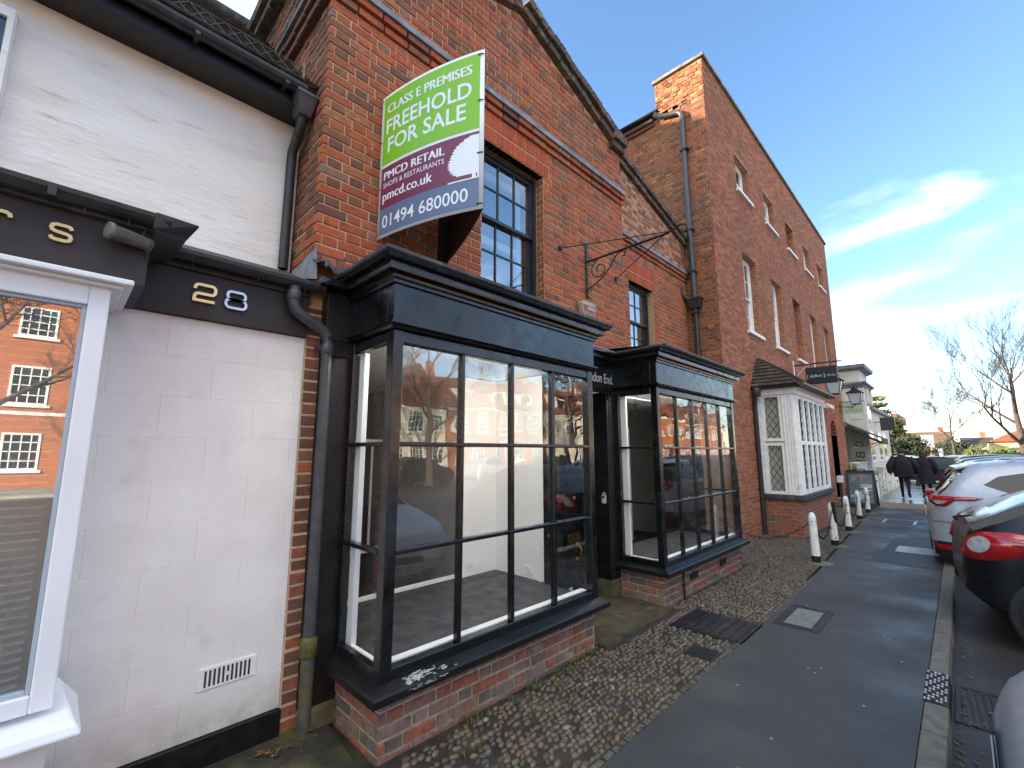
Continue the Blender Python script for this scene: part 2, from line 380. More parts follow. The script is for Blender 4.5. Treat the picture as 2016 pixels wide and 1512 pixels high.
    def build(s, name, mats, parent=None, bevel=0.0, local=False, segs=2, merge=False):
        me = bpy.data.meshes.new(name)
        org = (0, 0, 0) if (local or parent is None) else ORG.get(parent.name, (0, 0, 0))
        vs = s.v if org == (0, 0, 0) else [(x - org[0], y - org[1], z - org[2]) for x, y, z in s.v]
        me.from_pydata(vs, [], s.f)
        mats = mats if isinstance(mats, (list, tuple)) else [mats]
        for m in mats: me.materials.append(m)
        if len(mats) > 1: me.polygons.foreach_set('material_index', s.m)
        if any(s.sm): me.polygons.foreach_set('use_smooth', s.sm)
        if merge:
            bm = bmesh.new(); bm.from_mesh(me); bmesh.ops.remove_doubles(bm, verts=bm.verts, dist=1e-5); bm.to_mesh(me); bm.free()
        me.update()
        o = bpy.data.objects.new(name, me)
        COL.objects.link(o)
        if parent is not None:
            o.parent = parent
        ORG[o.name] = org
        if bevel > 0:
            b = o.modifiers.new('bevel', 'BEVEL'); b.width = bevel; b.segments = segs; b.limit_method = 'ANGLE'; b.angle_limit = radians(40)
        return o

def tag(o, label, cat, group=None):
    o['label'] = label; o['category'] = cat
    if group: o['group'] = group
    return o
def thing(name, label, cat, loc=(0, 0, 0), group=None, rotz=0.0):
    o = bpy.data.objects.new(name, None); COL.objects.link(o)
    o.location = loc; o.rotation_euler = (0, 0, rotz); o.empty_display_size = .2
    ORG[o.name] = tuple(loc)
    return tag(o, label, cat, group)
def struct(o):
    o['kind'] = 'structure'; return o
def stuff(o):
    o['kind'] = 'stuff'; return o
def copy_tree(o, parent=None):
    c = o.copy(); COL.objects.link(c); c.parent = parent
    ORG[c.name] = ORG.get(o.name, (0, 0, 0))
    for ch in list(o.children): copy_tree(ch, c)
    return c

XZ = lambda Y: (lambda a, b, d: (a, Y - d, b))           # facade facing -Y: a = X, b = Z, d = outwards
YZ = lambda X: (lambda a, b, d: (X - d, -a, b))          # face towards -X: a = -Y, b = Z

def text_mesh(body, bold=0.0, space=1.0):
    cu = bpy.data.curves.new('t', 'FONT'); cu.body = body; cu.size = 1.0; cu.offset = bold; cu.space_character = space
    cu.resolution_u = 3; cu.fill_mode = 'FRONT'
    o = bpy.data.objects.new('t', cu); COL.objects.link(o)
    dg = bpy.context.evaluated_depsgraph_get(); dg.update()
    me = o.evaluated_get(dg).to_mesh()
    vs = [(v.co.x, v.co.y) for v in me.vertices]; fs = [tuple(p.vertices) for p in me.polygons]
    o.evaluated_get(dg).to_mesh_clear()
    bpy.data.objects.remove(o); bpy.data.curves.remove(cu)
    return vs, fs
def add_text(mb, body, rect, fn, d=0.002, bold=0.0, mi=0, space=1.0, heavy=0.0):
    """fit the text's bounding box into rect (a0, a1, b0, b1) and place it with fn(a, b, d)"""
    vs, fs = text_mesh(body, bold, space)
    x0, x1 = min(v[0] for v in vs), max(v[0] for v in vs); y0, y1 = min(v[1] for v in vs), max(v[1] for v in vs)
    a0, a1, b0, b1 = rect
    for sh in ((-heavy, -heavy / 3, heavy / 3, heavy) if heavy else (0.0,)):
        mb.add([fn(a0 + sh + (x - x0) / (x1 - x0) * (a1 - a0), b0 + (y - y0) / (y1 - y0) * (b1 - b0), d + sh * .02) for x, y in vs], fs, mi)

# ------------------------------------------------------------------ bricks
UNIT = {}
def unit_brick(mat, c=0.05):
    """one chamfered brick: x 0..1 along the wall, y 0 (front) .. 1 (back), z 0..1"""
    k = mat.name
    if k in UNIT: return UNIT[k]
    cx, cz, cy = .018, .055, .12
    vs = [(0, 1, 0), (1, 1, 0), (1, 1, 1), (0, 1, 1), (0, cy, 0), (1, cy, 0), (1, cy, 1), (0, cy, 1), (cx, 0, cz), (1 - cx, 0, cz), (1 - cx, 0, 1 - cz), (cx, 0, 1 - cz)]
    fs = [(8, 9, 10, 11)]
    for i in range(4):
        j = (i + 1) % 4
        fs += [(4 + i, 4 + j, 8 + j, 8 + i), (i, j, 4 + j, 4 + i)]
    me = bpy.data.meshes.new('brick'); me.from_pydata(vs, [], fs); me.materials.append(mat); me.update()
    UNIT[k] = me
    return me

def minus(iv, holes):
    out = [iv]
    for h0, h1 in holes:
        nx = []
        for a, b in out:
            if h1 <= a or h0 >= b: nx.append((a, b)); continue
            if h0 > a: nx.append((a, h0))
            if h1 < b: nx.append((h1, b))
        out = nx
    return out

class Bricks:
    """gathers the bricks of one building; the largest in view become objects, the rest one joined part"""
    def __init__(s): s.items = []
    def lay(s, parent, p0, ux, ny, u0, u1, z0, z1, mats, weights, hole=None, limit=None, ch=.075, bl=.225, joint=.012, proud=.007, depth=.05, bond='flemish', hweights=None, rough=.0, rnd=None, seed=1):
        """p0 world point at u=0,z=0 on the wall plane; ux unit vector along u; ny outward normal
           hole(z0,z1) -> list of (u0,u1) openings; limit(z0,z1) -> (u0,u1) allowed range"""
        r = random.Random(seed); ux = Vector(ux); ny = Vector(ny); p0 = Vector(p0)
        k = 0; z = z0
        head = (bl - joint) / 2 - joint / 2 + joint
        while z < z1 - .02:
            h = min(ch, z1 - z) - joint
            if h > .015:
                a, b = u0, u1
                if limit:
                    lm = limit(z, z + h)
                    if lm is None: z += ch; k += 1; continue
                    a, b = max(a, lm[0]), min(b, lm[1])
                ivs = minus((a, b), hole(z, z + h) if hole else []) if b > a else []
                for ia, ib in ivs:
                    # running position of the bond
                    if bond == 'flemish': per = bl + bl / 2; off = (k % 2) * (per / 2)
                    elif bond == 'header': per = bl / 2; off = (k % 2) * per / 2
                    else: per = bl; off = (k % 2) * bl / 2
                    u = ia - ((ia - u0 + off) % per)
                    while u < ib:
                        segs = [(u, bl - joint, 0), (u + bl, bl / 2 - joint, 1)] if bond == 'flemish' else [(u, per - joint, 0)]
                        for su, sl, hd in segs:
                            c0, c1 = max(su, ia + joint * .4), min(su + sl, ib - joint * .4)
                            if c1 - c0 < .02: continue
                            wts = hweights if (hd and hweights) else weights
                            m = r.choices(mats, wts)[0]
                            pr = proud + r.uniform(-.0025, .0025) + (r.uniform(-rough, rough) if rough else 0)
                            jz = r.uniform(-.0012, .0012)
                            s.items.append((parent, p0, ux, ny, c0, c1 - c0, z + jz, h, pr, depth, m))
                        u += per
            z += ch; k += 1
    def piece(s, parent, p, ux, uz, ny, w, h, pr, depth, m):
        """free brick: p lower-left corner on the wall plane, own axes"""
        s.items.append((parent, Vector(p), Vector(ux), Vector(ny), 0, w, 0, h, pr, depth, m, Vector(uz)))
    def finish(s, rest_parent, name='brick', nmax=300, rest_name='brickwork', smooth=False):
        sc = []
        for i, it in enumerate(s.items):
            uz = it[11] if len(it) > 11 else Vector((0, 0, 1))
            c = it[1] + it[2] * (it[4] + it[5] / 2) + uz * (it[6] + it[7] / 2)
            q = proj(c)
            vis = q is not None and -10 < q[0] < 2026 and -10 < q[1] < 1522
            if vis:
                d = (CAMP - c); cosv = max(0.0, it[3].dot(d.normalized()))
                sc.append((it[5] * it[7] * cosv / d.length_squared, i))
        sc.sort(reverse=True)
        top = set(i for _, i in sc[:nmax])
        rest = MB(); mats = []
        for i, it in enumerate(s.items):
            parent, p0, ux, ny, u, w, z, h, pr, dp, m = it[:11]
            uz = it[11] if len(it) > 11 else Vector((0, 0, 1))
            base = p0 + ux * u + uz * z + ny * pr
            if i in top:
                o = bpy.data.objects.new(name, unit_brick(m)); COL.objects.link(o)
                R = Matrix((ux, -ny, uz)).transposed().to_4x4()
                org = Vector(ORG.get(parent.name, (0, 0, 0)))
                o.parent = parent
                o.matrix_local = Matrix.Translation(base - org) @ R @ Matrix.Diagonal((w, dp, h, 1))
            else:
                if m not in mats: mats.append(m)
                me = unit_brick(m)
                vs = [base + ux * (v.co.x * w) - ny * (v.co.y * dp) + uz * (v.co.z * h) for v in me.vertices]
                rest.add(vs, [tuple(p.vertices) for p in me.polygons], mats.index(m))
        if rest.v:
            o = rest.build(rest_name, mats, rest_parent); stuff(o); return o

def qbox(name, b, mat, parent=None, bevel=0.0):
    return MB().box(*b).build(name, mat, parent, bevel)

def usweep(mb, prof, xL, xR, yF, yB, mi=0, left=True, right=True):
    """sweep a moulding profile (offset out, z) round the front and sides of a bay, mitred at the corners"""
    for i in range(len(prof) - 1):
        (o0, z0), (o1, z1) = prof[i], prof[i + 1]
        def ring(o, z): return [(xL - o, yB, z), (xL - o, yF - o, z), (xR + o, yF - o, z), (xR + o, yB, z)]
        a, b = ring(o0, z0), ring(o1, z1)
        for k in range(3):
            if (k == 0 and not left) or (k == 2 and not right): continue
            mb.add([a[k], a[k + 1], b[k + 1], b[k]], [(0, 1, 2, 3)], mi)
    return mb

def pane(name, pts, mat, parent, tilt=0.0, rnd=None):
    """a single sheet of glass; tilt (radians) leans it a touch, as hand-set panes do"""
    P = [Vector(p) for p in pts]; c = sum(P, Vector()) / len(P)
    if tilt:
        rn = rnd or random
        nrm = (P[1] - P[0]).cross(P[2] - P[0]).normalized()
        ax = (P[1] - P[0]).normalized(); az = nrm.cross(ax)
        a, b = rn.uniform(-tilt, tilt), rn.uniform(-tilt, tilt)
        P = [p + nrm * ((p - c).dot(ax) * a + (p - c).dot(az) * b) for p in P]
    return MB().add(P, [tuple(range(len(P)))]).build(name, mat, parent)

def sash(parent, x0, x1, z0, z1, y, cols, rows, mat, gmat, name='sash_window', meet=.5, bar=.018, fw_=.045, box=.03, top_low=0.0, room=INTG, seed=0):
    """box sash window in the facade plane: y = front of the box frame"""
    r = random.Random(seed + int(x0 * 100))
    mb = MB()
    mb.box(x0, x0 + box, y, y + .10, z0, z1).box(x1 - box, x1, y, y + .10, z0, z1).box(x0 + box, x1 - box, y, y + .10, z1 - box, z1).box(x0 + box, x1 - box, y, y + .10, z0, z0 + box * .8)
    root = mb.build(name, mat, parent, bevel=.003)
    a0, a1, b0, b1 = x0 + box, x1 - box, z0 + box * .8, z1 - box
    zm = b0 + (b1 - b0) * meet
    for k, (s0, s1, yy) in enumerate(((b0, zm + .018, y + .055), (zm - .018, b1, y + .022))):
        mb = MB()
        mb.box(a0, a0 + fw_, yy, yy + .03, s0, s1).box(a1 - fw_, a1, yy, yy + .03, s0, s1).box(a0 + fw_, a1 - fw_, yy, yy + .03, s0, s0 + (.06 if k == 0 else .035)).box(a0 + fw_, a1 - fw_, yy, yy + .03, s1 - .035, s1)
        lf = mb.build('upper_sash' if k else 'lower_sash', mat, root, bevel=.002)
        p0, p1, q0, q1 = a0 + fw_, a1 - fw_, s0 + (.06 if k == 0 else .035), s1 - .035
        mb = MB()
        for i in range(1, cols): xx = p0 + (p1 - p0) * i / cols; mb.box(xx - bar / 2, xx + bar / 2, yy + .004, yy + .026, q0, q1)
        for j in range(1, rows): zz = q0 + (q1 - q0) * j / rows; mb.box(p0, p1, yy + .006, yy + .024, zz - bar / 2, zz + bar / 2)
        if mb.v: mb.build('glazing_bars', mat, root)
        for i in range(cols):
            for j in range(rows):
                u0, u1 = p0 + (p1 - p0) * i / cols, p0 + (p1 - p0) * (i + 1) / cols
                w0, w1 = q0 + (q1 - q0) * j / rows, q0 + (q1 - q0) * (j + 1) / rows
                pane('pane', [(u0, yy + .015, w0), (u1, yy + .015, w0), (u1, yy + .015, w1), (u0, yy + .015, w1)], gmat, root, .004, r)
    return root
# ------------------------------------------------------------------ ground, road, pavement
def sheet(name, x0, x1, y0, y1, z, mat, nx=1, ny=1):
    mb = MB()
    mb.add([(x0, y0, z), (x1, y0, z), (x1, y1, z), (x0, y1, z)], [(0, 1, 2, 3)])
    return struct(mb.build(name, mat))
GRASS = pm('rough_grass', srgb(84, 92, 52), srgb(104, 104, 66), .4, .95, bump=.5)
sheet('ground', -150, 900, -500, 500, -.19, GRASS)
sheet('road', -60, 260, -20, .30, -.12, ROADM)
GRAVEL = pm('far_pavement', srgb(176, 170, 158), srgb(156, 150, 140), 2, .8)
struct(MB().box(-60, 140, -25.2, -20, -.2, 0.0).build('far_footway', GRAVEL))
# pavement: asphalt up to the alley, wet flagstones beyond it
def cob_edge(x):                       # outer edge of the cobbles
    return 1.525 if x < 6.5 else 1.525 + (x - 6.5) * .043
mb = MB()
pts = [(-8, .345), (17.6, .345)] + [(x, cob_edge(x)) for x in (17.6, 14, 11, 8.5, 6.5, 4, 2, 0, -8)]
mb.prism(pts, lambda a, b, d: (a, b, d), -.2, 0.0)
pavement = struct(mb.build('pavement', ASPH))
FLAG = pm('wet_flagstone', srgb(122, 122, 120), srgb(98, 98, 98), 1.5, .3, rough2=.16, bump=.25, bscale=14, bdist=.006)
BROWNPAVE = pm('brown_paving', srgb(136, 112, 92), srgb(112, 92, 76), 6, .6, bump=.5)
struct(MB().box(17.61, 19.4, .345, 2.9, -.2, -.003).build('brown_pavement', BROWNPAVE))  # brown band between the asphalt and the flagstones
fl = struct(MB().box(19.41, 90, .345, 2.9, -.2, -.012).build('flagged_pavement', pm('flag_joint', srgb(70, 68, 64), None, rough=.8)))
r = random.Random(3)
x = 19.44
nflag = 0
while x < 42:
    w = .62; y = .36
    while y < 2.85:
        d = min(r.choice((.46, .6, .75)), 2.88 - y)
        if d > .12:
            MB().box(x, x + w - .014, y, y + d - .014, -.05, r.uniform(-.003, .002)).build('flagstone', FLAG, fl)
        y += d
    x += w
struct(MB().box(42.02, 90, .345, 2.9, -.05, -.001).build('far_flags', FLAG))
# a darker reinstated patch, and the white bar painted across the pavement
struct(MB().add([(8.9, .35, .004), (11.7, .35, .004), (11.6, 1.05, .004), (9.0, 1.15, .004)], [(0, 1, 2, 3)]).build('asphalt_patch', PATCH))
o = MB().add([(10.03, .40, .008), (10.72, .40, .008), (10.66, .94, .008), (10.03, .94, .008)], [(0, 1, 2, 3)]).build('painted_bar', PAINTL)
struct(o)
mb = MB()
for i, (px, py) in enumerate([(5.9, 1.35), (4.2, .95), (4.25, 1.0), (4.32, .93), (3.1, .95), (5.4, .62), (5.45, .66), (6.6, .9), (7.1, .7), (7.6, 1.2), (7.0, 1.3), (4.9, .5), (3.9, .62), (6.3, 1.05), (8.6, 1.2), (8.2, .8), (3.6, 1.3), (2.7, 1.0)]):
    q = [(px + .012 * cos(g + i) * (1 + .4 * sin(3 * g)), py + .009 * sin(g + i), .004) for g in [k * pi / 4 for k in range(8)]]
    mb.add(q, [tuple(range(8))])
stuff(tag(mb.build('gum_spots', pm('old_gum', srgb(178, 178, 176), srgb(140, 140, 138), 40, .8)), 'pale trodden gum spots dotted over the asphalt pavement', 'gum'))

# kerb stones
kerb = struct(MB().box(-8, 60, .245, .335, -.21, -.02).build('kerb', pm('kerb_joint', srgb(52, 48, 44), None, rough=.95)))
x = -2.0; r = random.Random(5)
cuts = []
while x < 32:
    L = r.choice((.32, .45, .62, .9)) if x > 2 else .9
    if x < 4.28 <= x + L: L = 4.28 - x
    if abs(x - 4.28) < 1e-6:
        x = 4.86; continue
    if L > .1:
        j = r.uniform(-.006, .006)
        MB().hexa([(x + .006, .222 + j, -.2), (x + L - .006, .222 + j, -.2), (x + L - .006, .345, -.2), (x + .006, .345, -.2)],
                  [(x + .006, .228 + j, r.uniform(-.006, .004)), (x + L - .006, .228 + j, r.uniform(-.006, .004)), (x + L - .006, .343, .002), (x + .006, .343, .002)]).build('kerb_stone', KERBM, kerb, bevel=.012)
    x += L
# studded iron plate let into the kerb
t = thing('studded_iron_plate', 'rusty studded iron cover plate let into the kerb beside the gully', 'cover plate', (4.57, .285, 0))
MB().box(4.285, 4.855, .224, .352, -.15, .004).build('plate', IRON, t, bevel=.004)
for i in range(12):
    for j in range(6):
        MB().lathe([(.0085, 0), (.008, .006), (.005, .009), (0.0001, .0095)], (4.31 + i * .047, .24 + j * .0205, .004), 8).build('stud', SILVER if (i + j) % 3 else IRON, t)
# gully grate in the gutter
t = thing('gully_grate', 'black slotted drain grate in the gutter by the light car', 'drain grate', (4.7, .08, -.12))
MB().box(4.40, 5.02, -.16, .20, -.20, -.150).build('pit', pm('drain_dark', (.01, .01, .01), None, rough=.9), t)
mb = MB()
for a in ((4.38, 5.04, -.18, -.145), (4.38, 5.04, .175, .21)): mb.box(*a, -.14, -.110)
for a in ((4.38, 4.415, -.145, .175), (5.005, 5.04, -.145, .175)): mb.box(*a, -.14, -.110)
mb.build('frame', IRONB, t, bevel=.004)
for i in range(8):
    y = -.125 + i * .038
    MB().hexa([(4.415, y, -.14), (5.005, y + .03, -.14), (5.005, y + .046, -.14), (4.415, y + .016, -.14)], [(4.415, y, -.112), (5.005, y + .03, -.112), (5.005, y + .046, -.112), (4.415, y + .016, -.112)]).build('bar', IRONB, t)

# ------------------------------------------------------------------ cobbles
cob = MB()
cp = [(x, cob_edge(x) + .05) for x in (-1, 2, 4, 6.5, 8.5, 11, 14, 17.5)] + [(17.5, 3.2), (-1, 3.2)]
cob.prism(cp, lambda a, b, d: (a, b, d), -.2, -.012)
cobbles = struct(cob.build('cobbled_strip', EARTH))
def pebble_mesh(mat):
    n = 8; vs = []; fs = []
    for rr, zz in ((1.0, -.25), (.96, .12), (.62, .36)):
        for k in range(n):
            g = 2 * pi * k / n; w = 1 + .08 * sin(3 * g + 1)
            vs.append((rr * w * cos(g) * .5, rr * w * sin(g) * .5, zz))
    vs.append((0, 0, .46))
    for i in range(2):
        for k in range(n): fs.append((i * n + k, i * n + (k + 1) % n, (i + 1) * n + (k + 1) % n, (i + 1) * n + k))
    for k in range(n): fs.append((2 * n + k, 2 * n + (k + 1) % n, 3 * n))
    me = bpy.data.meshes.new('cobble'); me.from_pydata(vs, [], fs); me.materials.append(mat)
    me.polygons.foreach_set('use_smooth', [True] * len(fs)); me.update()
    return me
PM = [pebble_mesh(m) for m in PEB]
r = random.Random(11)
items = []
def blocked(x, y):
    if 1.33 < x < 3.52 and y > 2.36: return True
    if 3.45 < x < 4.82 and y > 2.27: return True
    if 4.72 < x < 7.42 and y > 2.37: return True
    if x < 1.34 and y > 2.30 + max(0, (x - .6)) * .1: return True
    if 4.33 < x < 5.0 and y < 2.18: return True
    if 3.84 < x < 4.1 and 1.55 < y < 1.84: return True
    if 10.24 < x < 13.4 and y > 2.2: return True
    if y > 2.97: return True
    return False
y = 1.56; row = 0
while y < 3.0:
    x = .2 + (row % 2) * .024
    while x < 16.8:
        sp = .048 if x < 9 else .060
        if y > cob_edge(x) + .05 and not blocked(x, y):
            big = 1.0 + (.22 if x < 2.6 else 0) * r.random()
            skip = .10 if x > 2.6 else .30 * max(0, min(1, (2.6 - x))) + .10
            if r.random() > skip:
                wgt = [3, 3, 2.4, 2, .25, 3] if x < 5.5 else [2, 3, 4, .8, .2, 5]
                items.append((x + r.uniform(-.010, .010), y + r.uniform(-.009, .009), r.uniform(.037, .058) * big, r.uniform(.029, .040) * big, r.uniform(.026, .048), r.uniform(-.7, .7), r.choices(range(6), wgt)[0]))
        x += sp
    y += .040; row += 1
sc = sorted(range(len(items)), key=lambda i: (items[i][0] ** 2 + items[i][1] ** 2 + 2.7) if inframe((items[i][0], items[i][1], 0), -4) else 1e9)
top = set(sc[:300])
rest = MB()
for i, (x, y, L, W, H, a, m) in enumerate(items):
    if i in top:
        o = bpy.data.objects.new('cobble', PM[m]); COL.objects.link(o); o.parent = cobbles
        o.location = (x, y, -.012); o.rotation_euler = (0, 0, a); o.scale = (L, W, H)
    else:
        ca, sa = cos(a), sin(a)
        rest.add([(x + v.co.x * L * ca - v.co.y * W * sa, y + v.co.x * L * sa + v.co.y * W * ca, -.012 + v.co.z * H) for v in PM[m].vertices], [tuple(p.vertices) for p in PM[m].polygons], m, True)
stuff(rest.build('cobble_field', PEB, cobbles))
# edging setts between cobbles and asphalt
edge = struct(MB().box(-1, 8.3, 1.50, 1.578, -.15, -.008).build('edging', EARTH))
x = .9; r = random.Random(8)
SETT = pm('edging_sett', srgb(98, 93, 80), srgb(66, 63, 54), 34, .85, bump=.9, bscale=70, stain=srgb(58, 56, 42), stain_scale=9)
while x < 8.2:
    L = r.uniform(.05, .15)
    if not 4.34 < x < 5.0:
        MB().hexa([(x, 1.522, -.1), (x + L - .01, 1.522, -.1), (x + L - .01, 1.572, -.1), (x, 1.572, -.1)], [(x + .006, 1.528 + r.uniform(-.008, .006), r.uniform(-.004, .005)), (x + L - .018, 1.528 + r.uniform(-.006, .006), r.uniform(-.004, .006)), (x + L - .016, 1.566 + r.uniform(-.006, .006), r.uniform(-.004, .004)), (x + .007, 1.566 + r.uniform(-.006, .006), r.uniform(-.004, .004))]).build('edging_sett', SETT, edge)
    x += L
# entrance slab, dark corner slab
o = MB().hexa([(3.46, 2.29, -.1), (4.74, 2.29, -.1), (4.74, 3.5, -.1), (3.46, 3.5, -.1)], [(3.46, 2.30, .022), (4.74, 2.30, .014), (4.74, 3.5, .03), (3.46, 3.5, .03)]).build('entrance_slab', MOSS); struct(o)
o = MB().hexa([(-1.0, 2.32, -.1), (1.30, 2.40, -.1), (1.36, 3.1, -.1), (-1.0, 3.1, -.1)], [(-1.0, 2.32, .0), (1.30, 2.40, -.004), (1.36, 3.1, .02), (-1.0, 3.1, .02)]).build('corner_slab', pm('dark_mossy_slab', srgb(56, 54, 48), srgb(40, 40, 36), 8, .75, bump=.7, stain=srgb(84, 82, 40), stain_scale=2.4, stain_lo=.5, stain_hi=.66)); struct(o)
# iron covers
t = thing('iron_cellar_plate', 'ribbed rusty iron cellar plate set across the cobbles', 'cellar cover', (4.66, 1.84, 0))
MB().box(4.35, 4.97, 1.51, 2.16, -.1, .0).build('frame', IRON, t, bevel=.004)
for k, (xa, xb) in enumerate(((4.37, 4.95),)):
    for yy0, yy1, nm in ((1.525, 1.85, 'panel'), (1.86, 2.145, 'panel')):
        pn = MB().box(xa, xb, yy0, yy1, -.05, .006).build(nm, IRON, t)
        mb = MB(); n = 9
        for i in range(n):
            for j in range(4):
                cx = xa + .04 + i * (xb - xa - .08) / (n - 1); cy = yy0 + .04 + j * (yy1 - yy0 - .08) / 3
                mb.box(cx - .018, cx + .018, cy - .012, cy + .012, .006, .011)
        stuff(mb.build('ribs', IRON, pn))
t = thing('small_iron_grating', 'small dark iron grating among the cobbles before the brick plinth', 'grating', (3.97, 1.69, 0))
MB().box(3.87, 4.07, 1.58, 1.81, -.06, -.002).build('frame', pm('grating_dark', srgb(40, 46, 56), None, rough=.5), t)
for i in range(9):
    MB().box(3.885 + i * .0195, 3.896 + i * .0195, 1.595, 1.795, -.02, .006).build('bar', IRONB, t)
t = thing('square_manhole_cover', 'square manhole cover with concrete infill sunk in the asphalt', 'manhole cover', (5.48, 1.28, 0))
CONC = pm('concrete_infill', srgb(112, 118, 112), srgb(88, 94, 90), 14, .85, bump=.6, bscale=120)
mb = MB()
for b in ((5.09, 5.86, 1.09, 1.125), (5.09, 5.86, 1.44, 1.475), (5.09, 5.13, 1.125, 1.44), (5.82, 5.86, 1.125, 1.44)): mb.box(*b, -.05, .003)
mb.build('outer_frame', IRON, t)
mb = MB()
for b in ((5.15, 5.80, 1.14, 1.165), (5.15, 5.80, 1.40, 1.425), (5.15, 5.18, 1.165, 1.40), (5.77, 5.80, 1.165, 1.40)): mb.box(*b, -.05, .004)
mb.build('inner_frame', IRON, t)
MB().box(5.18, 5.77, 1.165, 1.40, -.05, .001).build('infill', CONC, t)
t = thing('recessed_pavement_cover', 'oblong access cover with slotted ends in the pavement near the posts', 'access cover', (14.2, 1.18, 0))
MB().box(13.85, 14.6, .86, 1.5, -.05, .004).build('plate', PATCH, t)
for b in ((13.9, 14.55, .88, .93), (13.9, 14.55, 1.43, 1.48)):
    MB().box(*b, 0, .009).build('slot', SILVER, t)
# weeds along the plinth and fallen leaves
LEAFG = pm('weed_green', srgb(92, 104, 52), srgb(70, 84, 40), 30, .8)
mb = MB(); r = random.Random(4)
for cx, cy, n in ((2.55, 2.33, 26), (2.3, 2.30, 16), (2.9, 2.3, 26), (3.1, 2.33, 20), (2.0, 2.33, 22), (3.3, 2.34, 16), (4.75, 2.33, 14), (5.6, 2.36, 10), (1.8, 2.1, 8), (2.7, 2.2, 12)):
    for k in range(n):
        a = r.uniform(0, 2 * pi); L = r.uniform(.02, .06); x = cx + r.gauss(0, .05); y = cy + r.gauss(0, .02); w = .004
        t0 = Vector((cos(a), sin(a), 0)); s0 = Vector((-sin(a), cos(a), 0))
        p = Vector((x, y, -.01)); q = p + t0 * L * .35 + Vector((0, 0, L * .8)); e = p + t0 * L + Vector((0, 0, L * .7))
        mb.add([p - s0 * w, p + s0 * w, q + s0 * w, q - s0 * w, e], [(0, 1, 2, 3), (3, 2, 4)])
stuff(tag(mb.build('weeds', LEAFG), 'small green weeds growing along the brick plinth edge', 'weeds'))
LEAFB = pm('dead_leaf', srgb(126, 88, 52), srgb(84, 60, 40), 30, .9)
mb = MB(); r = random.Random(14)
for k in range(230):
    z = r.random()
    if z < .55: x, y, zz = r.uniform(2.5, 7.5), .20 - abs(r.gauss(0, .05)), -.116
    elif z < .75: x, y, zz = r.uniform(4.3, 5.2), r.uniform(-.2, .2), -.108
    elif z < .88: x, y, zz = r.uniform(3.5, 4.7), 3.0 - abs(r.gauss(0, .06)), .034
    else: x, y, zz = r.uniform(.9, 1.25), 2.9 - abs(r.gauss(0, .06)), .024
    a = r.uniform(0, 2 * pi); L = r.uniform(.008, .025); zz += r.uniform(0, .008)
    c, s_ = cos(a), sin(a)
    mb.add([(x - L * c, y - L * s_, zz), (x + .5 * L * s_, y - .5 * L * c, zz + .004), (x + L * c, y + L * s_, zz + r.uniform(0, .01)), (x - .5 * L * s_, y + .5 * L * c, zz + .003)], [(0, 1, 2, 3)])
stuff(tag(mb.build('leaf_litter', LEAFB), 'brown dead leaves and litter lying along the gutter and doorstep', 'leaves'))
# ------------------------------------------------------------------ number 28: white house on the left
H28 = thing('white_house', 'white painted house with black gutters and number 28, far left', 'house', (0, 3.2, 0))
# lower wall of painted blocks
MB().box(-3.0, 1.085, 3.012, 3.3, .10, 2.42).build('lower_wall', BLOCKP, H28)
lw = H28.children[-1]
zc0, ch28 = .165, .2225
for k in range(10):
    z0 = zc0 + k * ch28
    x = -1.2 + (k % 2) * .225
    while x < 1.08:
        a, b = max(x, -.6), min(x + .447, 1.083)
        if b - a > .03:
            MB().box(a, b, 3.0, 3.05, z0, z0 + ch28 - .0001).build('block', BLOCKP, lw, bevel=.0022, segs=1)
        x += .4471
qbox('plinth', (-3.0, 1.09, 2.982, 3.02, -.05, .163), BLACKW, H28, .006)
# ventilation grille
vg = qbox('air_vent', (.66, .94, 2.992, 3.0, .392, .500), WPAINT, H28, .002)
for i in range(11):
    if i == 5:
        qbox('slot', (.688 + i * .021, .698 + i * .021, 2.9905, 2.993, .405, .436), INTD, vg); qbox('slot', (.688 + i * .021, .698 + i * .021, 2.9905, 2.993, .456, .486), INTD, vg)
    else:
        qbox('slot', (.688 + i * .021, .698 + i * .021, 2.9905, 2.993, .405, .486), INTD, vg)
# fascia with the number
fs = qbox('fascia', (.10, 1.083, 2.965, 3.01, 2.392, 2.70), BROWNF, H28, .003)
qbox('fascia_moulding', (.10, 1.083, 2.945, 2.966, 2.655, 2.70), BROWNF, H28, .004)
def rr(x0, x1, y0, y1, rad, n=5, start=0):
    pts = []
    for cx, cy, a0 in ((x1 - rad, y0 + rad, -pi / 2), (x1 - rad, y1 - rad, 0), (x0 + rad, y1 - rad, pi / 2), (x0 + rad, y0 + rad, pi)):
        for k in range(n + 1): pts.append((cx + rad * cos(a0 + k * pi / 2 / n), cy + rad * sin(a0 + k * pi / 2 / n)))
    return pts
fn = XZ(2.964)
def glyph2(x, z, w, h, s):
    m = z + h * .50; rd = h * .2
    top = [(x, z + h * .72)] + [(x + rd - rd * cos(a), z + h - rd + rd * sin(a)) for a in (0, pi / 6, pi / 3, pi / 2)]
    top += [(x + w - rd + rd * sin(a), z + h - rd + rd * cos(a)) for a in (0, pi / 6, pi / 3, pi / 2)]
    top += [(x + w - rd + rd * cos(a), m + rd * .9 - rd * sin(a)) for a in (0, pi / 6, pi / 3, pi / 2)]
    top += [(x + rd - rd * sin(a), m - rd + rd * cos(a) - .1 * rd) for a in (0, pi / 6, pi / 3, pi / 2)]
    top += [(x, z + s / 2), (x + w, z + s / 2)]
    return top
mb = MB(); mb.ribbon(glyph2(.455, 2.485, .098, .100, .016), .016, fn, .006, .016); mb.build('numeral_two', GOLD, fs)
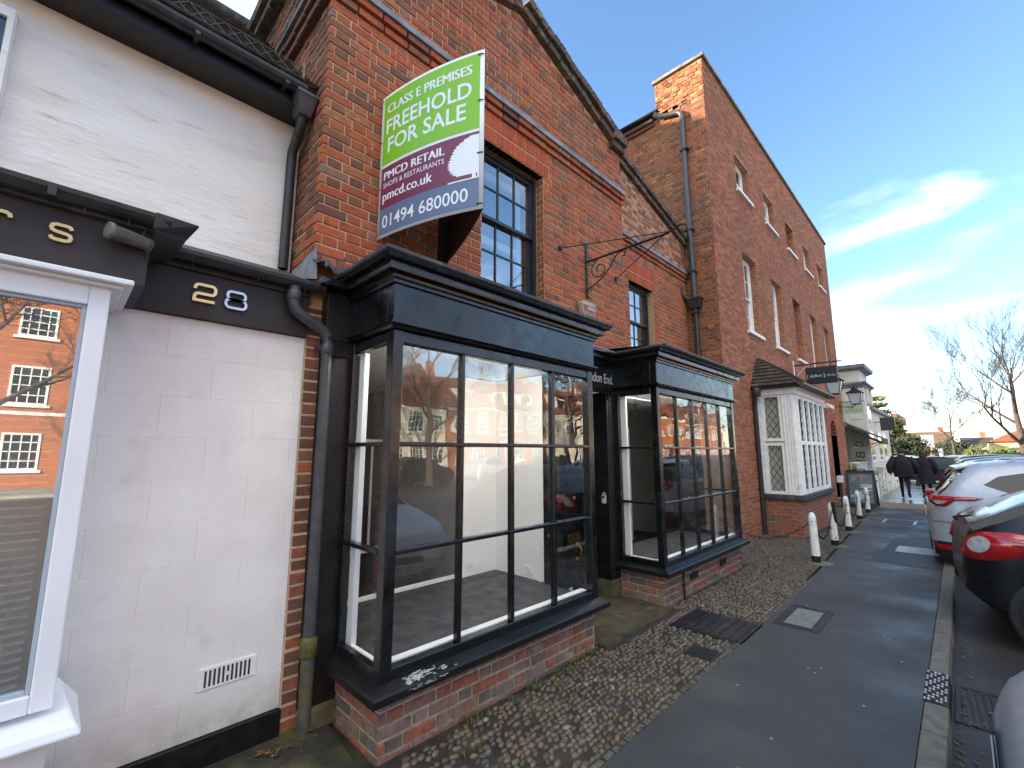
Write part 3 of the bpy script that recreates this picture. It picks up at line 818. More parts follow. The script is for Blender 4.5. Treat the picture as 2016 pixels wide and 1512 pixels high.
mb = MB(); mb.ribbon(rr(.614, .706, 2.5365, 2.583, .020), .0145, fn, .006, .016, closed=True); mb.ribbon(rr(.608, .712, 2.486, 2.5365, .022), .0145, fn, .006, .016, closed=True); mb.build('numeral_eight', SILVER, fs)
# lower gutter, little lead roof behind it
def gutter(name, x0, x1, y, z, r, mat, parent, n=8):
    mb = MB(); pts = [(y + r * cos(a), z + r * sin(a)) for a in [pi + k * pi / n for k in range(n + 1)]]
    inn = [(y + (r - .005) * cos(a), z + (r - .005) * sin(a)) for a in [2 * pi - k * pi / n for k in range(n + 1)]]
    prof = pts + inn
    m = len(prof)
    mb.add([(x0, a, b) for a, b in prof] + [(x1, a, b) for a, b in prof], [(i, (i + 1) % m, m + (i + 1) % m, m + i) for i in range(m)], 0, False)
    for i in range(n):
        mb.add([(xx, *prof[i]) for xx in (x0,)] + [(x0, *prof[i + 1]), (x0, *prof[m - 2 - i]), (x0, *prof[m - 1 - i])], [(0, 1, 2, 3)])
    for xx in (x0 + .001, x1 - .001):
        mb.add([(xx, a, b) for a, b in pts], [tuple(range(len(pts)))])
    return mb.build(name, mat, parent)
g1 = gutter('lower_gutter', .27, 1.15, 2.905, 2.735, .052, PLASTIC, H28)
for xx in (.42, .75, 1.02):
    MB().tube([(xx, 2.89, 2.69), (xx, 2.89, 2.655)], .004, 6).build('gutter_bolt', IRONB, g1)
MB().hexa([(.1, 2.95, 2.70), (1.09, 2.95, 2.70), (1.09, 3.46, 2.70), (.1, 3.46, 2.70)], [(.1, 2.93, 2.765), (1.09, 2.93, 2.765), (1.09, 3.46, 2.99), (.1, 3.46, 2.99)]).build('lean_to_roof', LEADD, H28, bevel=.004)
# downpipe with swan neck in front of the brick pier
mb = MB()
mb.tube([(.965, 2.905, 2.69), (.965, 2.905, 2.60), (.968, 2.907, 2.57), (.985, 2.91, 2.54), (1.01, 2.912, 2.52), (1.14, 2.925, 2.462), (1.175, 2.928, 2.443), (1.198, 2.93, 2.415), (1.206, 2.93, 2.38), (1.206, 2.93, .50)], .036, 14)
dp = mb.build('downpipe', PIPE, H28)
for z0, z1 in ((2.60, 2.665), (2.29, 2.36)):
    mb = MB()
    xx = .965 if z0 > 2.5 else 1.206; yy = 2.905 if z0 > 2.5 else 2.93
    mb.lathe([(.038, 0), (.043, .004), (.043, z1 - z0 - .004), (.038, z1 - z0)], (xx, yy, z0), 14)
    mb.build('pipe_collar', PIPE, dp)
MB().tube([(1.206, 2.93, .53), (1.206, 2.93, -.02)], .040, 14).build('foot_pipe', pm('old_iron_pipe', srgb(92, 90, 84), srgb(70, 70, 66), 14, .6, bump=.4, stain=srgb(94, 88, 44), stain_scale=8, stain_lo=.5, stain_hi=.7), dp)
MB().lathe([(.041, 0), (.05, .008), (.05, .10), (.041, .12)], (1.206, 2.93, .42), 14).build('algae_collar', PIPEGREEN, dp)
MB().box(1.13, 1.17, 2.93, 2.96, 2.315, 2.345).build('pipe_bracket', PLASTIC, dp)
# upper wall, eaves, gutter, roof
MB().box(-3.0, 1.10, 3.45, 3.7, 2.9, 4.6).build('upper_wall', RENDER, H28)
qbox('soffit', (-3.0, 1.08, 3.24, 3.46, 4.17, 4.21), BLACKW, H28)
qbox('fascia_board', (-3.0, 1.08, 3.215, 3.24, 4.165, 4.30), BLACKW, H28, .003)
gut = gutter('eaves_gutter', -3.0, 1.02, 3.16, 4.30, .056, PLASTIC, H28)
for xx in (-.15, .35, .88):
    MB().box(xx - .012, xx + .012, 3.10, 3.225, 4.228, 4.25).build('gutter_bracket', PLASTIC, gut)
hop = MB().hexa([(.985, 3.16, 4.10), (1.075, 3.16, 4.10), (1.075, 3.27, 4.10), (.985, 3.27, 4.10)], [(.955, 3.10, 4.22), (1.095, 3.10, 4.22), (1.095, 3.27, 4.22), (.955, 3.27, 4.22)]).box(.95, 1.1, 3.095, 3.275, 4.22, 4.25).build('hopper', PIPE, H28, bevel=.006)
mb = MB(); mb.tube([(1.03, 3.22, 4.11), (1.03, 3.25, 4.02), (1.035, 3.395, 3.92), (1.035, 3.40, 3.8), (1.035, 3.40, 2.98)], .034, 12); mb.build('upper_downpipe', PLASTIC, H28)
rf = MB().hexa([(-3.0, 3.2, 4.30), (1.10, 3.2, 4.30), (1.10, 5.6, 4.30), (-3.0, 5.6, 4.30)], [(-3.0, 3.16, 4.335), (1.10, 3.16, 4.335), (1.10, 5.6, 6.72), (-3.0, 5.6, 6.72)]).build('roof', TILED, H28)
r = random.Random(21)
UT = None
nrow = 24
sl = Vector((0, 2.44, 2.385)).normalized(); nn = Vector((0, -sl.z, sl.y))
tm = bpy.data.meshes.new('roof_tile')
tm.from_pydata([(0, 0, 0), (1, 0, 0), (1, 1, 0), (0, 1, 0), (0, 0, 1), (1, 0, 1), (1, 1, .4), (0, 1, .4)], [], [(3, 2, 1, 0), (4, 5, 6, 7), (0, 1, 5, 4), (1, 2, 6, 5), (2, 3, 7, 6), (3, 0, 4, 7)]); tm.materials.append(TILED)
cand = []
for k in range(nrow):
    x = -.55 + (k % 2) * .085
    while x < 1.06:
        cand.append((k, x)); x += .172
cand.sort(key=lambda c: c[0])
for n_, (k, x) in enumerate(cand):
    p = Vector((x, 3.14, 4.335)) + sl * (k * .142 + .0) + nn * (.004 + r.uniform(0, .004))
    o = bpy.data.objects.new('roof_tile', tm); COL.objects.link(o); o.parent = rf
    R = Matrix((Vector((1, 0, 0)), sl, nn)).transposed().to_4x4()
    o.matrix_local = Matrix.Translation(p - Vector(ORG[rf.name])) @ R @ Matrix.Diagonal((min(.166, 1.095 - x), .16, .016 + r.uniform(0, .004), 1))
MB().tube([(-3, 5.6, 6.74), (1.10, 5.6, 6.74)], .09, 10).build('ridge', TILED, rf)
# anti-bird mesh standing over the gutter
mb = MB(); r = random.Random(2)
WIRE = pm('grey_wire', srgb(96, 96, 96), None, rough=.5, metal=.6)
for i in range(16):
    x = -.3 + i * .10
    mb.tube([(x, 3.14, 4.36), (x + .10, 3.20, 4.50)], .0022, 4); mb.tube([(x + .10, 3.14, 4.36), (x, 3.20, 4.50)], .0022, 4)
mb.tube([(-.35, 3.20, 4.50), (1.08, 3.19, 4.49)], .0025, 4)
mb.tube([(-.35, 3.14, 4.37), (1.08, 3.14, 4.36)], .0025, 4)
mb.build('bird_mesh', WIRE, H28)
MB().box(1.0, 1.012, 3.18, 3.19, 4.34, 4.53).build('mesh_stake', pm('stake_wood', srgb(140, 130, 112), None, rough=.9), H28)
# sliver of the upper window
uw = MB().box(-1.2, -.395, 3.40, 3.452, 3.20, 4.02).build('upper_window', WPAINT, H28)
qbox('pane', (-1.15, -.425, 3.392, 3.402, 3.26, 3.95), GLASS_D, uw)
MB().box(-1.2, -.40, 3.37, 3.40, 3.95, 4.01).box(-.427, -.40, 3.37, 3.40, 3.2, 3.95).build('window_frame', WPAINT, uw, bevel=.004)

# projecting shopfront of number 28
YF = 2.55
sf = MB().box(-3.0, .095, YF, 3.0, -.1, .62).build('shopfront_base', BLOCKP, H28)
MB().hexa([(-3.0, 2.45, .60), (.185, 2.45, .60), (.185, 2.85, .60), (-3.0, 2.85, .60)], [(-3.0, 2.47, .645), (.165, 2.47, .645), (.105, 2.80, .72), (-3.0, 2.80, .72)]).build('shopfront_sill', UPVC, H28, bevel=.012)
fr = MB().box(.030, .098, YF - .01, 2.99, .69, 2.36).box(-3, .030, YF - .01, YF + .06, .69, .755).box(-3, .030, YF - .01, YF + .06, 2.262, 2.36).build('shopfront_frame', UPVC, H28, bevel=.006)
MB().box(.015, .030, YF + .006, YF + .05, .755, 2.262).box(-3, .015, YF + .006, YF + .05, .755, .772).box(-3, .015, YF + .006, YF + .05, 2.247, 2.262).build('glazing_bead', pm('grey_bead', srgb(170, 182, 196), None, rough=.4), fr, bevel=.003)
pane('pane', [(-3.0, YF + .02, .772), (.016, YF + .02, .772), (.016, YF + .02, 2.247), (-3.0, YF + .02, 2.247)], GLASS_HI, fr)
# venetian blind behind the glass
BLIND = pm('blind_slat', srgb(206, 204, 196), None, rough=.5)
vb = MB().box(-1.6, -.005, YF + .075, YF + .115, 2.20, 2.245).build('venetian_blind', BLIND, H28)
for i in range(46):
    z = 2.185 - i * .0315
    MB().hexa([(-1.6, YF + .080, z - .002), (-.008, YF + .080, z - .002), (-.008, YF + .104, z + .006), (-1.6, YF + .104, z + .006)], [(-1.6, YF + .080, z), (-.008, YF + .080, z), (-.008, YF + .104, z + .008), (-1.6, YF + .104, z + .008)]).build('slat', BLIND, vb)
MB().tube([(-.06, YF + .078, 2.2), (-.06, YF + .078, .78)], .0015, 5).tube([(-.5, YF + .078, 2.2), (-.5, YF + .078, .78)], .0015, 5).build('blind_cord', BLIND, vb)
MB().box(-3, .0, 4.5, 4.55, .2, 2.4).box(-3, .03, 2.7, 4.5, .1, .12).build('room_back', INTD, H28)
MB().box(-3, .10, YF + .07, 3.0, 2.36, 2.40).build('shopfront_ceiling', BROWNF, H28)
# cornice, fascia with lettering, gutter, spot lamp
MB().box(-3, .165, 2.47, 3.0, 2.36, 2.385).box(-3, .135, 2.505, 2.97, 2.345, 2.36).build('shopfront_cornice', UPVC, H28, bevel=.006)
ff = MB().box(-3, .205, 2.535, 2.99, 2.385, 2.64).build('shopfront_fascia', BROWNF, H28, bevel=.003)
ffn = XZ(2.534)
mb = MB()                                             # r
mb.ribbon([(-.268, 2.500), (-.268, 2.572)], .014, ffn, .004, .014); mb.ribbon([(-.266, 2.548), (-.262, 2.560), (-.25, 2.566), (-.232, 2.566), (-.221, 2.560), (-.219, 2.548)], .013, ffn, .004, .014)
mb.build('letter_r', GOLD, ff)
mb = MB()                                             # s
x0, z0, w, h = -.108, 2.505, .060, .064
mb.ribbon([(x0 + w, z0 + h * .8), (x0 + w * .92, z0 + h * .95), (x0 + w * .75, z0 + h), (x0 + w * .25, z0 + h), (x0 + w * .06, z0 + h * .93), (x0, z0 + h * .77), (x0 + w * .06, z0 + h * .60), (x0 + w * .25, z0 + h * .53), (x0 + w * .75, z0 + h * .47), (x0 + w * .94, z0 + h * .4), (x0 + w, z0 + h * .23), (x0 + w * .94, z0 + h * .07), (x0 + w * .75, z0), (x0 + w * .25, z0), (x0 + w * .08, z0 + h * .05), (x0, z0 + h * .2)], .013, ffn, .004, .014)
mb.build('letter_s', GOLD, ff)
g2 = gutter('shopfront_gutter', -3.0, .265, 2.48, 2.70, .05, PLASTIC, H28)
MB().box(-.13, -.105, 2.425, 2.49, 2.648, 2.69).build('gutter_bracket', PLASTIC, g2)
for xx in (-.02, .12): MB().tube([(xx, 2.47, 2.66), (xx, 2.47, 2.62)], .004, 6).build('gutter_bolt', IRONB, g2)
MB().hexa([(-3, 2.50, 2.64), (.21, 2.50, 2.64), (.21, 3.46, 2.64), (-3, 3.46, 2.64)], [(-3, 2.50, 2.70), (.23, 2.50, 2.70), (.18, 3.46, 3.04), (-3, 3.46, 3.04)]).build('shopfront_roof', LEADD, H28, bevel=.005)
# gutter return at the end of the shopfront roof
MB().hexa([(.20, 2.44, 2.625), (.33, 2.50, 2.64), (.33, 2.90, 2.66), (.20, 2.95, 2.62)], [(.20, 2.42, 2.705), (.375, 2.46, 2.715), (.36, 2.95, 2.76), (.20, 2.98, 2.76)]).build('gutter_end', PLASTIC, H28, bevel=.01)
ls = MB()
ax0, ax1 = Vector((.075, 2.46, 2.575)), Vector((.205, 2.51, 2.572))
d = (ax1 - ax0).normalized(); a = d.orthogonal().normalized(); b = d.cross(a)
ls.lathe([(.030, -.022), (.037, -.02), (.037, -.006), (.030, 0), (.028, .004), (.024, .128), (.010, .134)], n=18, fn=lambda x, y, z: tuple(ax0 + a * x + b * y + d * z))
sp = ls.build('spot_lamp', pm('lamp_grey', srgb(118, 116, 110), srgb(98, 96, 92), 20, .5), H28)
mb = MB()
for k in range(20):
    g = 2 * pi * k / 20
    p = ax0 + (a * cos(g) + b * sin(g)) * .029; q = ax1 + (a * cos(g) + b * sin(g)) * .0255
    mb.tube([p + d * .006, q], .0022, 4)
mb.build('cooling_fins', MATS['lamp_grey'], sp)
MB().tube([(.19, 2.50, 2.56), (.2, 2.53, 2.53), (.2, 2.54, 2.50)], .008, 6).tube([(.17, 2.49, 2.60), (.19, 2.5, 2.66)], .004, 5).build('lamp_bracket', PLASTIC, sp)
# ------------------------------------------------------------------ the gabled brick shop
SHOP = thing('brick_shop', 'orange brick shop with two gables and black bay windows', 'shop', (3.2, 3.0, 0))
BK = Bricks()
YG, XA, XB = 3.0, 1.11, 5.2
XM, SL = (XA + XB) / 2, .35
HALF = (XB - XA) / 2
def rake_b(x): return 5.79 + SL * (HALF - abs(x - XM))
def rake_t(x): return 6.03 + SL * (HALF - abs(x - XM))
WX0, WX1, WZ0, WZ1 = 2.62, 3.53, 3.18, 4.70
mb = MB()
mb.box(XA, WX0, YG, YG + .3, 2.62, 5.2).box(WX1, XB, YG, YG + .3, 2.62, 5.2).box(WX0, WX1, YG, YG + .3, 2.62, WZ0).box(WX0, WX1, YG, YG + .3, WZ1, 5.2)
mb.prism([(XA, 5.2), (XB, 5.2), (XB, 5.8), (XM, rake_b(XM) + .01), (XA, 5.8)], XZ(YG), -.3, 0)
mb.box(XA, XA + .3, YG + .3, 7.0, 2.62, 6.0)
front = mb.build('gable_wall', MORTAR, SHOP)
warm = [5, 4, 2.2, 1.6, .5, .15]; heads = [2.2, 2, 1.4, 1.8, 1.6, 1.0]
hole1 = lambda a, b: [(WX0, WX1)] if b > WZ0 and a < WZ1 else ([(WX0 - .11, WX1 + .11)] if b > WZ1 and a < 5.03 else [])
BK.lay(front, (0, YG, 0), (1, 0, 0), (0, -1, 0), XA - .013, XB, 2.855, 5.03, BRK, warm, hole=hole1, hweights=heads, seed=1)
wup = [1.8, 3.6, 2.6, 2.8, 1.2, .2]
lim1 = lambda a, b: (lambda hw: (XM - hw, XM + hw) if hw > .05 else None)(min(HALF, (5.79 + SL * HALF - b) / SL))
BK.lay(front, (0, YG, 0), (1, 0, 0), (0, -1, 0), XA, XB, 5.195, 6.55, BRK, wup, limit=lim1, hweights=[1, 2, 2, 2.5, 1.5, .3], seed=2)
# left return
wret = [1.2, 1.8, .8, 3, 2, .8]
BK.lay(front, (XA, 0, 0), (0, -1, 0), (-1, 0, 0), -5.6, -YG - .008, 2.93, 5.03, [BRK[1], BRK[3], BRK[4], BRK[5], SIDEB[0], SIDEB[2]], [2, 2.2, .8, .3, 4, 3], seed=3, rough=.003)
BK.lay(front, (XA, 0, 0), (0, -1, 0), (-1, 0, 0), -5.6, -YG - .008, 5.25, 5.95, [SIDEB[2], BRK[4], SIDEB[0], COPB[1]], [3, 2, 1.5, 2], seed=4, rough=.005)
# reveals of the window show brick ends
for xw, ux, ny in ((WX1, (0, 1, 0), (-1, 0, 0)),):
    BK.lay(front, (xw, 0, 0), (0, -1, 0), (-1, 0, 0), -(YG + .10), -(YG + .0), WZ0, WZ1, [BRK[1], BRK[3]], [1, 1], bond='header', seed=5, proud=.004)
# string course: two projecting courses and a lead cap, returning along the side
for z, pr in ((5.032, .030), (5.107, .055)):
    BK.lay(front, (0, YG, 0), (1, 0, 0), (0, -1, 0), XA - pr, XB, z, z + .075, BRK, [2, 3, 2, 2, 1, .1], bond='stretcher', proud=pr, depth=.08, rough=.004, seed=6)
    BK.lay(front, (XA, 0, 0), (0, -1, 0), (-1, 0, 0), -5.6, -YG - .012, z, z + .075, [SIDEB[2], BRK[4]], [1, 1], bond='stretcher', proud=pr + .03, depth=.1, rough=.004, seed=7)
mb = MB()
x = XA - .07
mb.hexa([(XA - .08, YG - .078, 5.165), (XB, YG - .078, 5.165), (XB, YG + .02, 5.165), (XA - .08, YG + .02, 5.165)], [(XA - .08, YG - .066, 5.235), (XB, YG - .066, 5.235), (XB, YG + .0, 5.285), (XA - .08, YG + .0, 5.285)])
mb.hexa([(XA - .11, YG - .075, 5.178), (XA, YG - .075, 5.178), (XA, 5.6, 5.178), (XA - .11, 5.6, 5.178)], [(XA - .105, YG - .07, 5.21), (XA - .02, YG - .07, 5.25), (XA - .02, 5.6, 5.27), (XA - .105, 5.6, 5.21)])
mb.build('lead_cap', LEAD, SHOP, bevel=.005)
# copings on the rake, two layers of weathered brick, and on the return
r = random.Random(9)
for sgn in (-1, 1):
    L = HALF * sqrt(1 + SL * SL)
    t = Vector((cos(math.atan(SL)), 0, sin(math.atan(SL)))) if sgn < 0 else Vector((cos(math.atan(SL)), 0, -sin(math.atan(SL))))
    up = Vector((-t.z, 0, t.x))
    start = Vector((XA, YG, 5.80)) if sgn < 0 else Vector((XM, YG, 5.80 + SL * HALF))
    for lay, (h0, h1, pr, step) in enumerate(((0.0, .095, .07, .225), (.105, .215, .11, .115))):
        u = 0
        while u < L - .03:
            w = min(step - .010, L - u)
            BK.piece(front, start + t * u + up * (h0 + r.uniform(-.003, .003)), t, up, (0, -1, 0), w, h1 - h0, pr + r.uniform(-.006, .006), .3, r.choice(COPB + [BRK[4]] if lay == 0 else COPB))
            u += step
for z, pr, hh in ((5.80, .075, .10), (5.905, .115, .13)):
    x = 4.93
    while x < XB:
        BK.piece(front, (x, YG - .004, z), (1, 0, 0), (0, 0, 1), (0, -1, 0), min(.105, XB + .02 - x), hh, pr, .28, r.choice(COPB)); x += .115
    y = 5.6
    while y > YG - pr:
        BK.piece(front, (XA, y, z + .15), (0, -1, 0), (0, 0, 1), (-1, 0, 0), .105, hh, pr + .03, .25, r.choice(COPB)); y -= .115
# gauged arch over the window
n = 15; xa, xb = WX0 - .09, WX1 + .09
for i in range(n):
    w = (xb - xa) / n; lean = (i - (n - 1) / 2) / n * .16
    uz = Vector((lean, 0, 1)).normalized()
    for zz, hh in ((0, .16), (.166, .17)):
        BK.piece(front, Vector((xa + i * w + .002, YG, WZ1 - .0)) + uz * zz, (1, 0, 0), uz, (0, -1, 0), w - .005, hh, .006, .1, r.choice(RUB))
# wall of the second, recessed gable
Y2, X2A, X2B = 3.6, 5.2, 8.69
XM2, SL2, HALF2 = 6.15, .26, 2.54
VX0, VX1, VZ0, VZ1 = 6.38, 7.22, 3.18, 4.48
mb = MB()
mb.box(X2A, VX0, Y2, Y2 + .3, 2.5, 5.2).box(VX1, X2B, Y2, Y2 + .3, 2.5, 5.2).box(VX0, VX1, Y2, Y2 + .3, 2.5, VZ0).box(VX0, VX1, Y2, Y2 + .3, VZ1, 5.2)
rb2 = lambda x: 5.80 + SL2 * (HALF2 - abs(x - XM2))
mb.prism([(4.0, 5.2), (X2B, 5.2), (X2B, 5.80), (XM2, rb2(XM2)), (4.0, rb2(4.0))], XZ(Y2), -.3, 0)
mb.box(XB - .25, XB, YG + .3, Y2, 2.5, 5.9)
second = mb.build('second_gable_wall', MORTAR, SHOP)
hole2 = lambda a, b: [(VX0, VX1)] if b > VZ0 and a < VZ1 else ([(VX0 - .08, VX1 + .08)] if b > VZ1 and a < 4.80 else [])
BK.lay(second, (0, Y2, 0), (1, 0, 0), (0, -1, 0), X2A, X2B, 2.9, 5.03, BRK, warm, hole=hole2, hweights=heads, seed=11)
lim2 = lambda a, b: (lambda hw: (XM2 - hw, XM2 + hw) if hw > .05 else None)((5.80 + SL2 * HALF2 - b) / SL2)
PALE = [pm('pale_brick_a', srgb(168, 118, 90), srgb(186, 146, 118), 5, .9, bump=.4), pm('pale_brick_b', srgb(140, 100, 80), srgb(116, 86, 72), 10, .9, bump=.4), BRK[3], pm('pale_brick_c', srgb(180, 128, 98), srgb(164, 108, 80), 6, .9, bump=.4)]
BK.lay(second, (0, Y2, 0), (1, 0, 0), (0, -1, 0), 4.9, X2B, 5.23, 6.5, PALE, [3, 2, 2, 2], limit=lim2, hweights=[1, 3, 3, 1], seed=12)
for z, pr in ((5.032, .03), (5.107, .055)):
    BK.lay(second, (0, Y2, 0), (1, 0, 0), (0, -1, 0), X2A, X2B, z, z + .075, BRK, [2, 3, 2, 2, 1, .1], bond='stretcher', proud=pr, depth=.08, rough=.004, seed=13)
MB().hexa([(X2A, Y2 - .075, 5.178), (X2B, Y2 - .075, 5.178), (X2B, Y2 + .02, 5.178), (X2A, Y2 + .02, 5.178)], [(X2A, Y2 - .062, 5.25), (X2B, Y2 - .062, 5.25), (X2B, Y2, 5.31), (X2A, Y2, 5.31)]).build('lead_cap', LEAD, SHOP, bevel=.005)
for sgn in (-1, 1):
    t = Vector((1, 0, -SL2 * sgn)).normalized(); up = Vector((-t.z, 0, t.x)); L = HALF2 * sqrt(1 + SL2 ** 2)
    start = Vector((XM2, Y2, rb2(XM2))) if sgn > 0 else Vector((XM2 - HALF2, Y2, rb2(XM2 - HALF2)))
    for lay, (h0, h1, pr, step) in enumerate(((0.0, .095, .07, .225), (.105, .215, .11, .115))):
        u = 0 if sgn > 0 else 1.0
        while u < L - .03:
            w = min(step - .010, L - u)
            BK.piece(second, start + t * u + up * (h0 + r.uniform(-.003, .003)), t, up, (0, -1, 0), w, h1 - h0, pr + r.uniform(-.006, .006), .3, r.choice(COPB)); u += step
n = 12; xa, xb = VX0 - .07, VX1 + .07
for i in range(n):
    w = (xb - xa) / n; lean = (i - (n - 1) / 2) / n * .16; uz = Vector((lean, 0, 1)).normalized()
    for zz, hh in ((0, .16), (.166, .20)):
        BK.piece(second, Vector((xa + i * w + .002, Y2, VZ1)) + uz * zz, (1, 0, 0), uz, (0, -1, 0), w - .005, hh, .006, .1, r.choice(RUB))
# roofs behind the gables so nothing is open from above
MB().prism([(XA, 5.9), (XB, 5.9), (XM, rake_b(XM))], XZ(YG + .3), -5.5, 0).build('front_roof', TILED, SHOP)
MB().prism([(4.0, 5.9), (X2B, 5.9), (XM2, rb2(XM2))], XZ(Y2 + .3), -4.9, 0).build('second_roof', TILED, SHOP)
# windows
BLKF = pm('black_sash_paint', srgb(34, 38, 40), srgb(44, 48, 50), 8, .4)
sash(SHOP, WX0 + .02, WX1 - .02, WZ0 + .06, WZ1 - .02, YG + .10, 3, 2, BLKF, GLASS_HI, meet=.52, seed=1)
MB().box(WX0 - .03, WX1 + .03, YG - .03, YG + .12, WZ0, WZ0 + .055).build('window_sill', STONE, SHOP, bevel=.006)
mb = MB()                                            # white secondary frames and room behind
mb.box(WX0 + .08, WX0 + .12, YG + .26, YG + .30, WZ0, WZ1).box(WX1 - .16, WX1 - .10, YG + .26, YG + .30, WZ0, WZ1).box(WX0 + .12, WX1 - .16, YG + .26, YG + .30, 4.52, 4.60).box(WX0 + .12, WX1 - .16, YG + .26, YG + .30, 3.78, 3.86)
mb.build('inner_frame', UPVC, SHOP)
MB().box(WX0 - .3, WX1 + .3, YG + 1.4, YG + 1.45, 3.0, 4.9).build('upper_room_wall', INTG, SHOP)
sash(SHOP, VX0 + .02, VX1 - .02, VZ0 + .05, VZ1 - .02, Y2 + .10, 2, 2, BLKF, GLASS_HI, meet=.5, seed=2)
MB().box(VX0 - .03, VX1 + .03, Y2 - .03, Y2 + .12, VZ0, VZ0 + .05).build('window_sill', STONE, SHOP, bevel=.006)
CURT = pm('curtain', srgb(206, 196, 184), srgb(188, 178, 164), 4, .9)
mb = MB()
for i in range(14):
    x = VX0 + .42 + i * .027; mb.add([(x, Y2 + .3 + .02 * (i % 2), VZ0), (x + .027, Y2 + .3 + .02 * ((i + 1) % 2), VZ0), (x + .027, Y2 + .3 + .02 * ((i + 1) % 2), VZ1), (x, Y2 + .3 + .02 * (i % 2), VZ1)], [(0, 1, 2, 3)])
mb.build('curtain', CURT, SHOP)
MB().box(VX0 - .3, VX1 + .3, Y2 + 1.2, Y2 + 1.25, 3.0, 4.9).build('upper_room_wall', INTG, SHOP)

# brick pier between the two houses
mb = MB(); mb.box(1.084, 1.32, YG + .0, YG + .2, -.05, 2.62); pier = mb.build('pier', pm('pier_mortar', srgb(206, 184, 152), srgb(180, 156, 124), 24, .95, bump=.5, bscale=120), SHOP)
BK.lay(pier, (0, YG, 0), (1, 0, 0), (0, -1, 0), 1.088, 1.32, .02, 2.62, [BRK[0], BRK[3], BRK[4], SIDEB[2], PLB[2]], [1.2, 3, 3, 3, 2], bond='stretcher', joint=.015, proud=.006, rough=.003, seed=15)

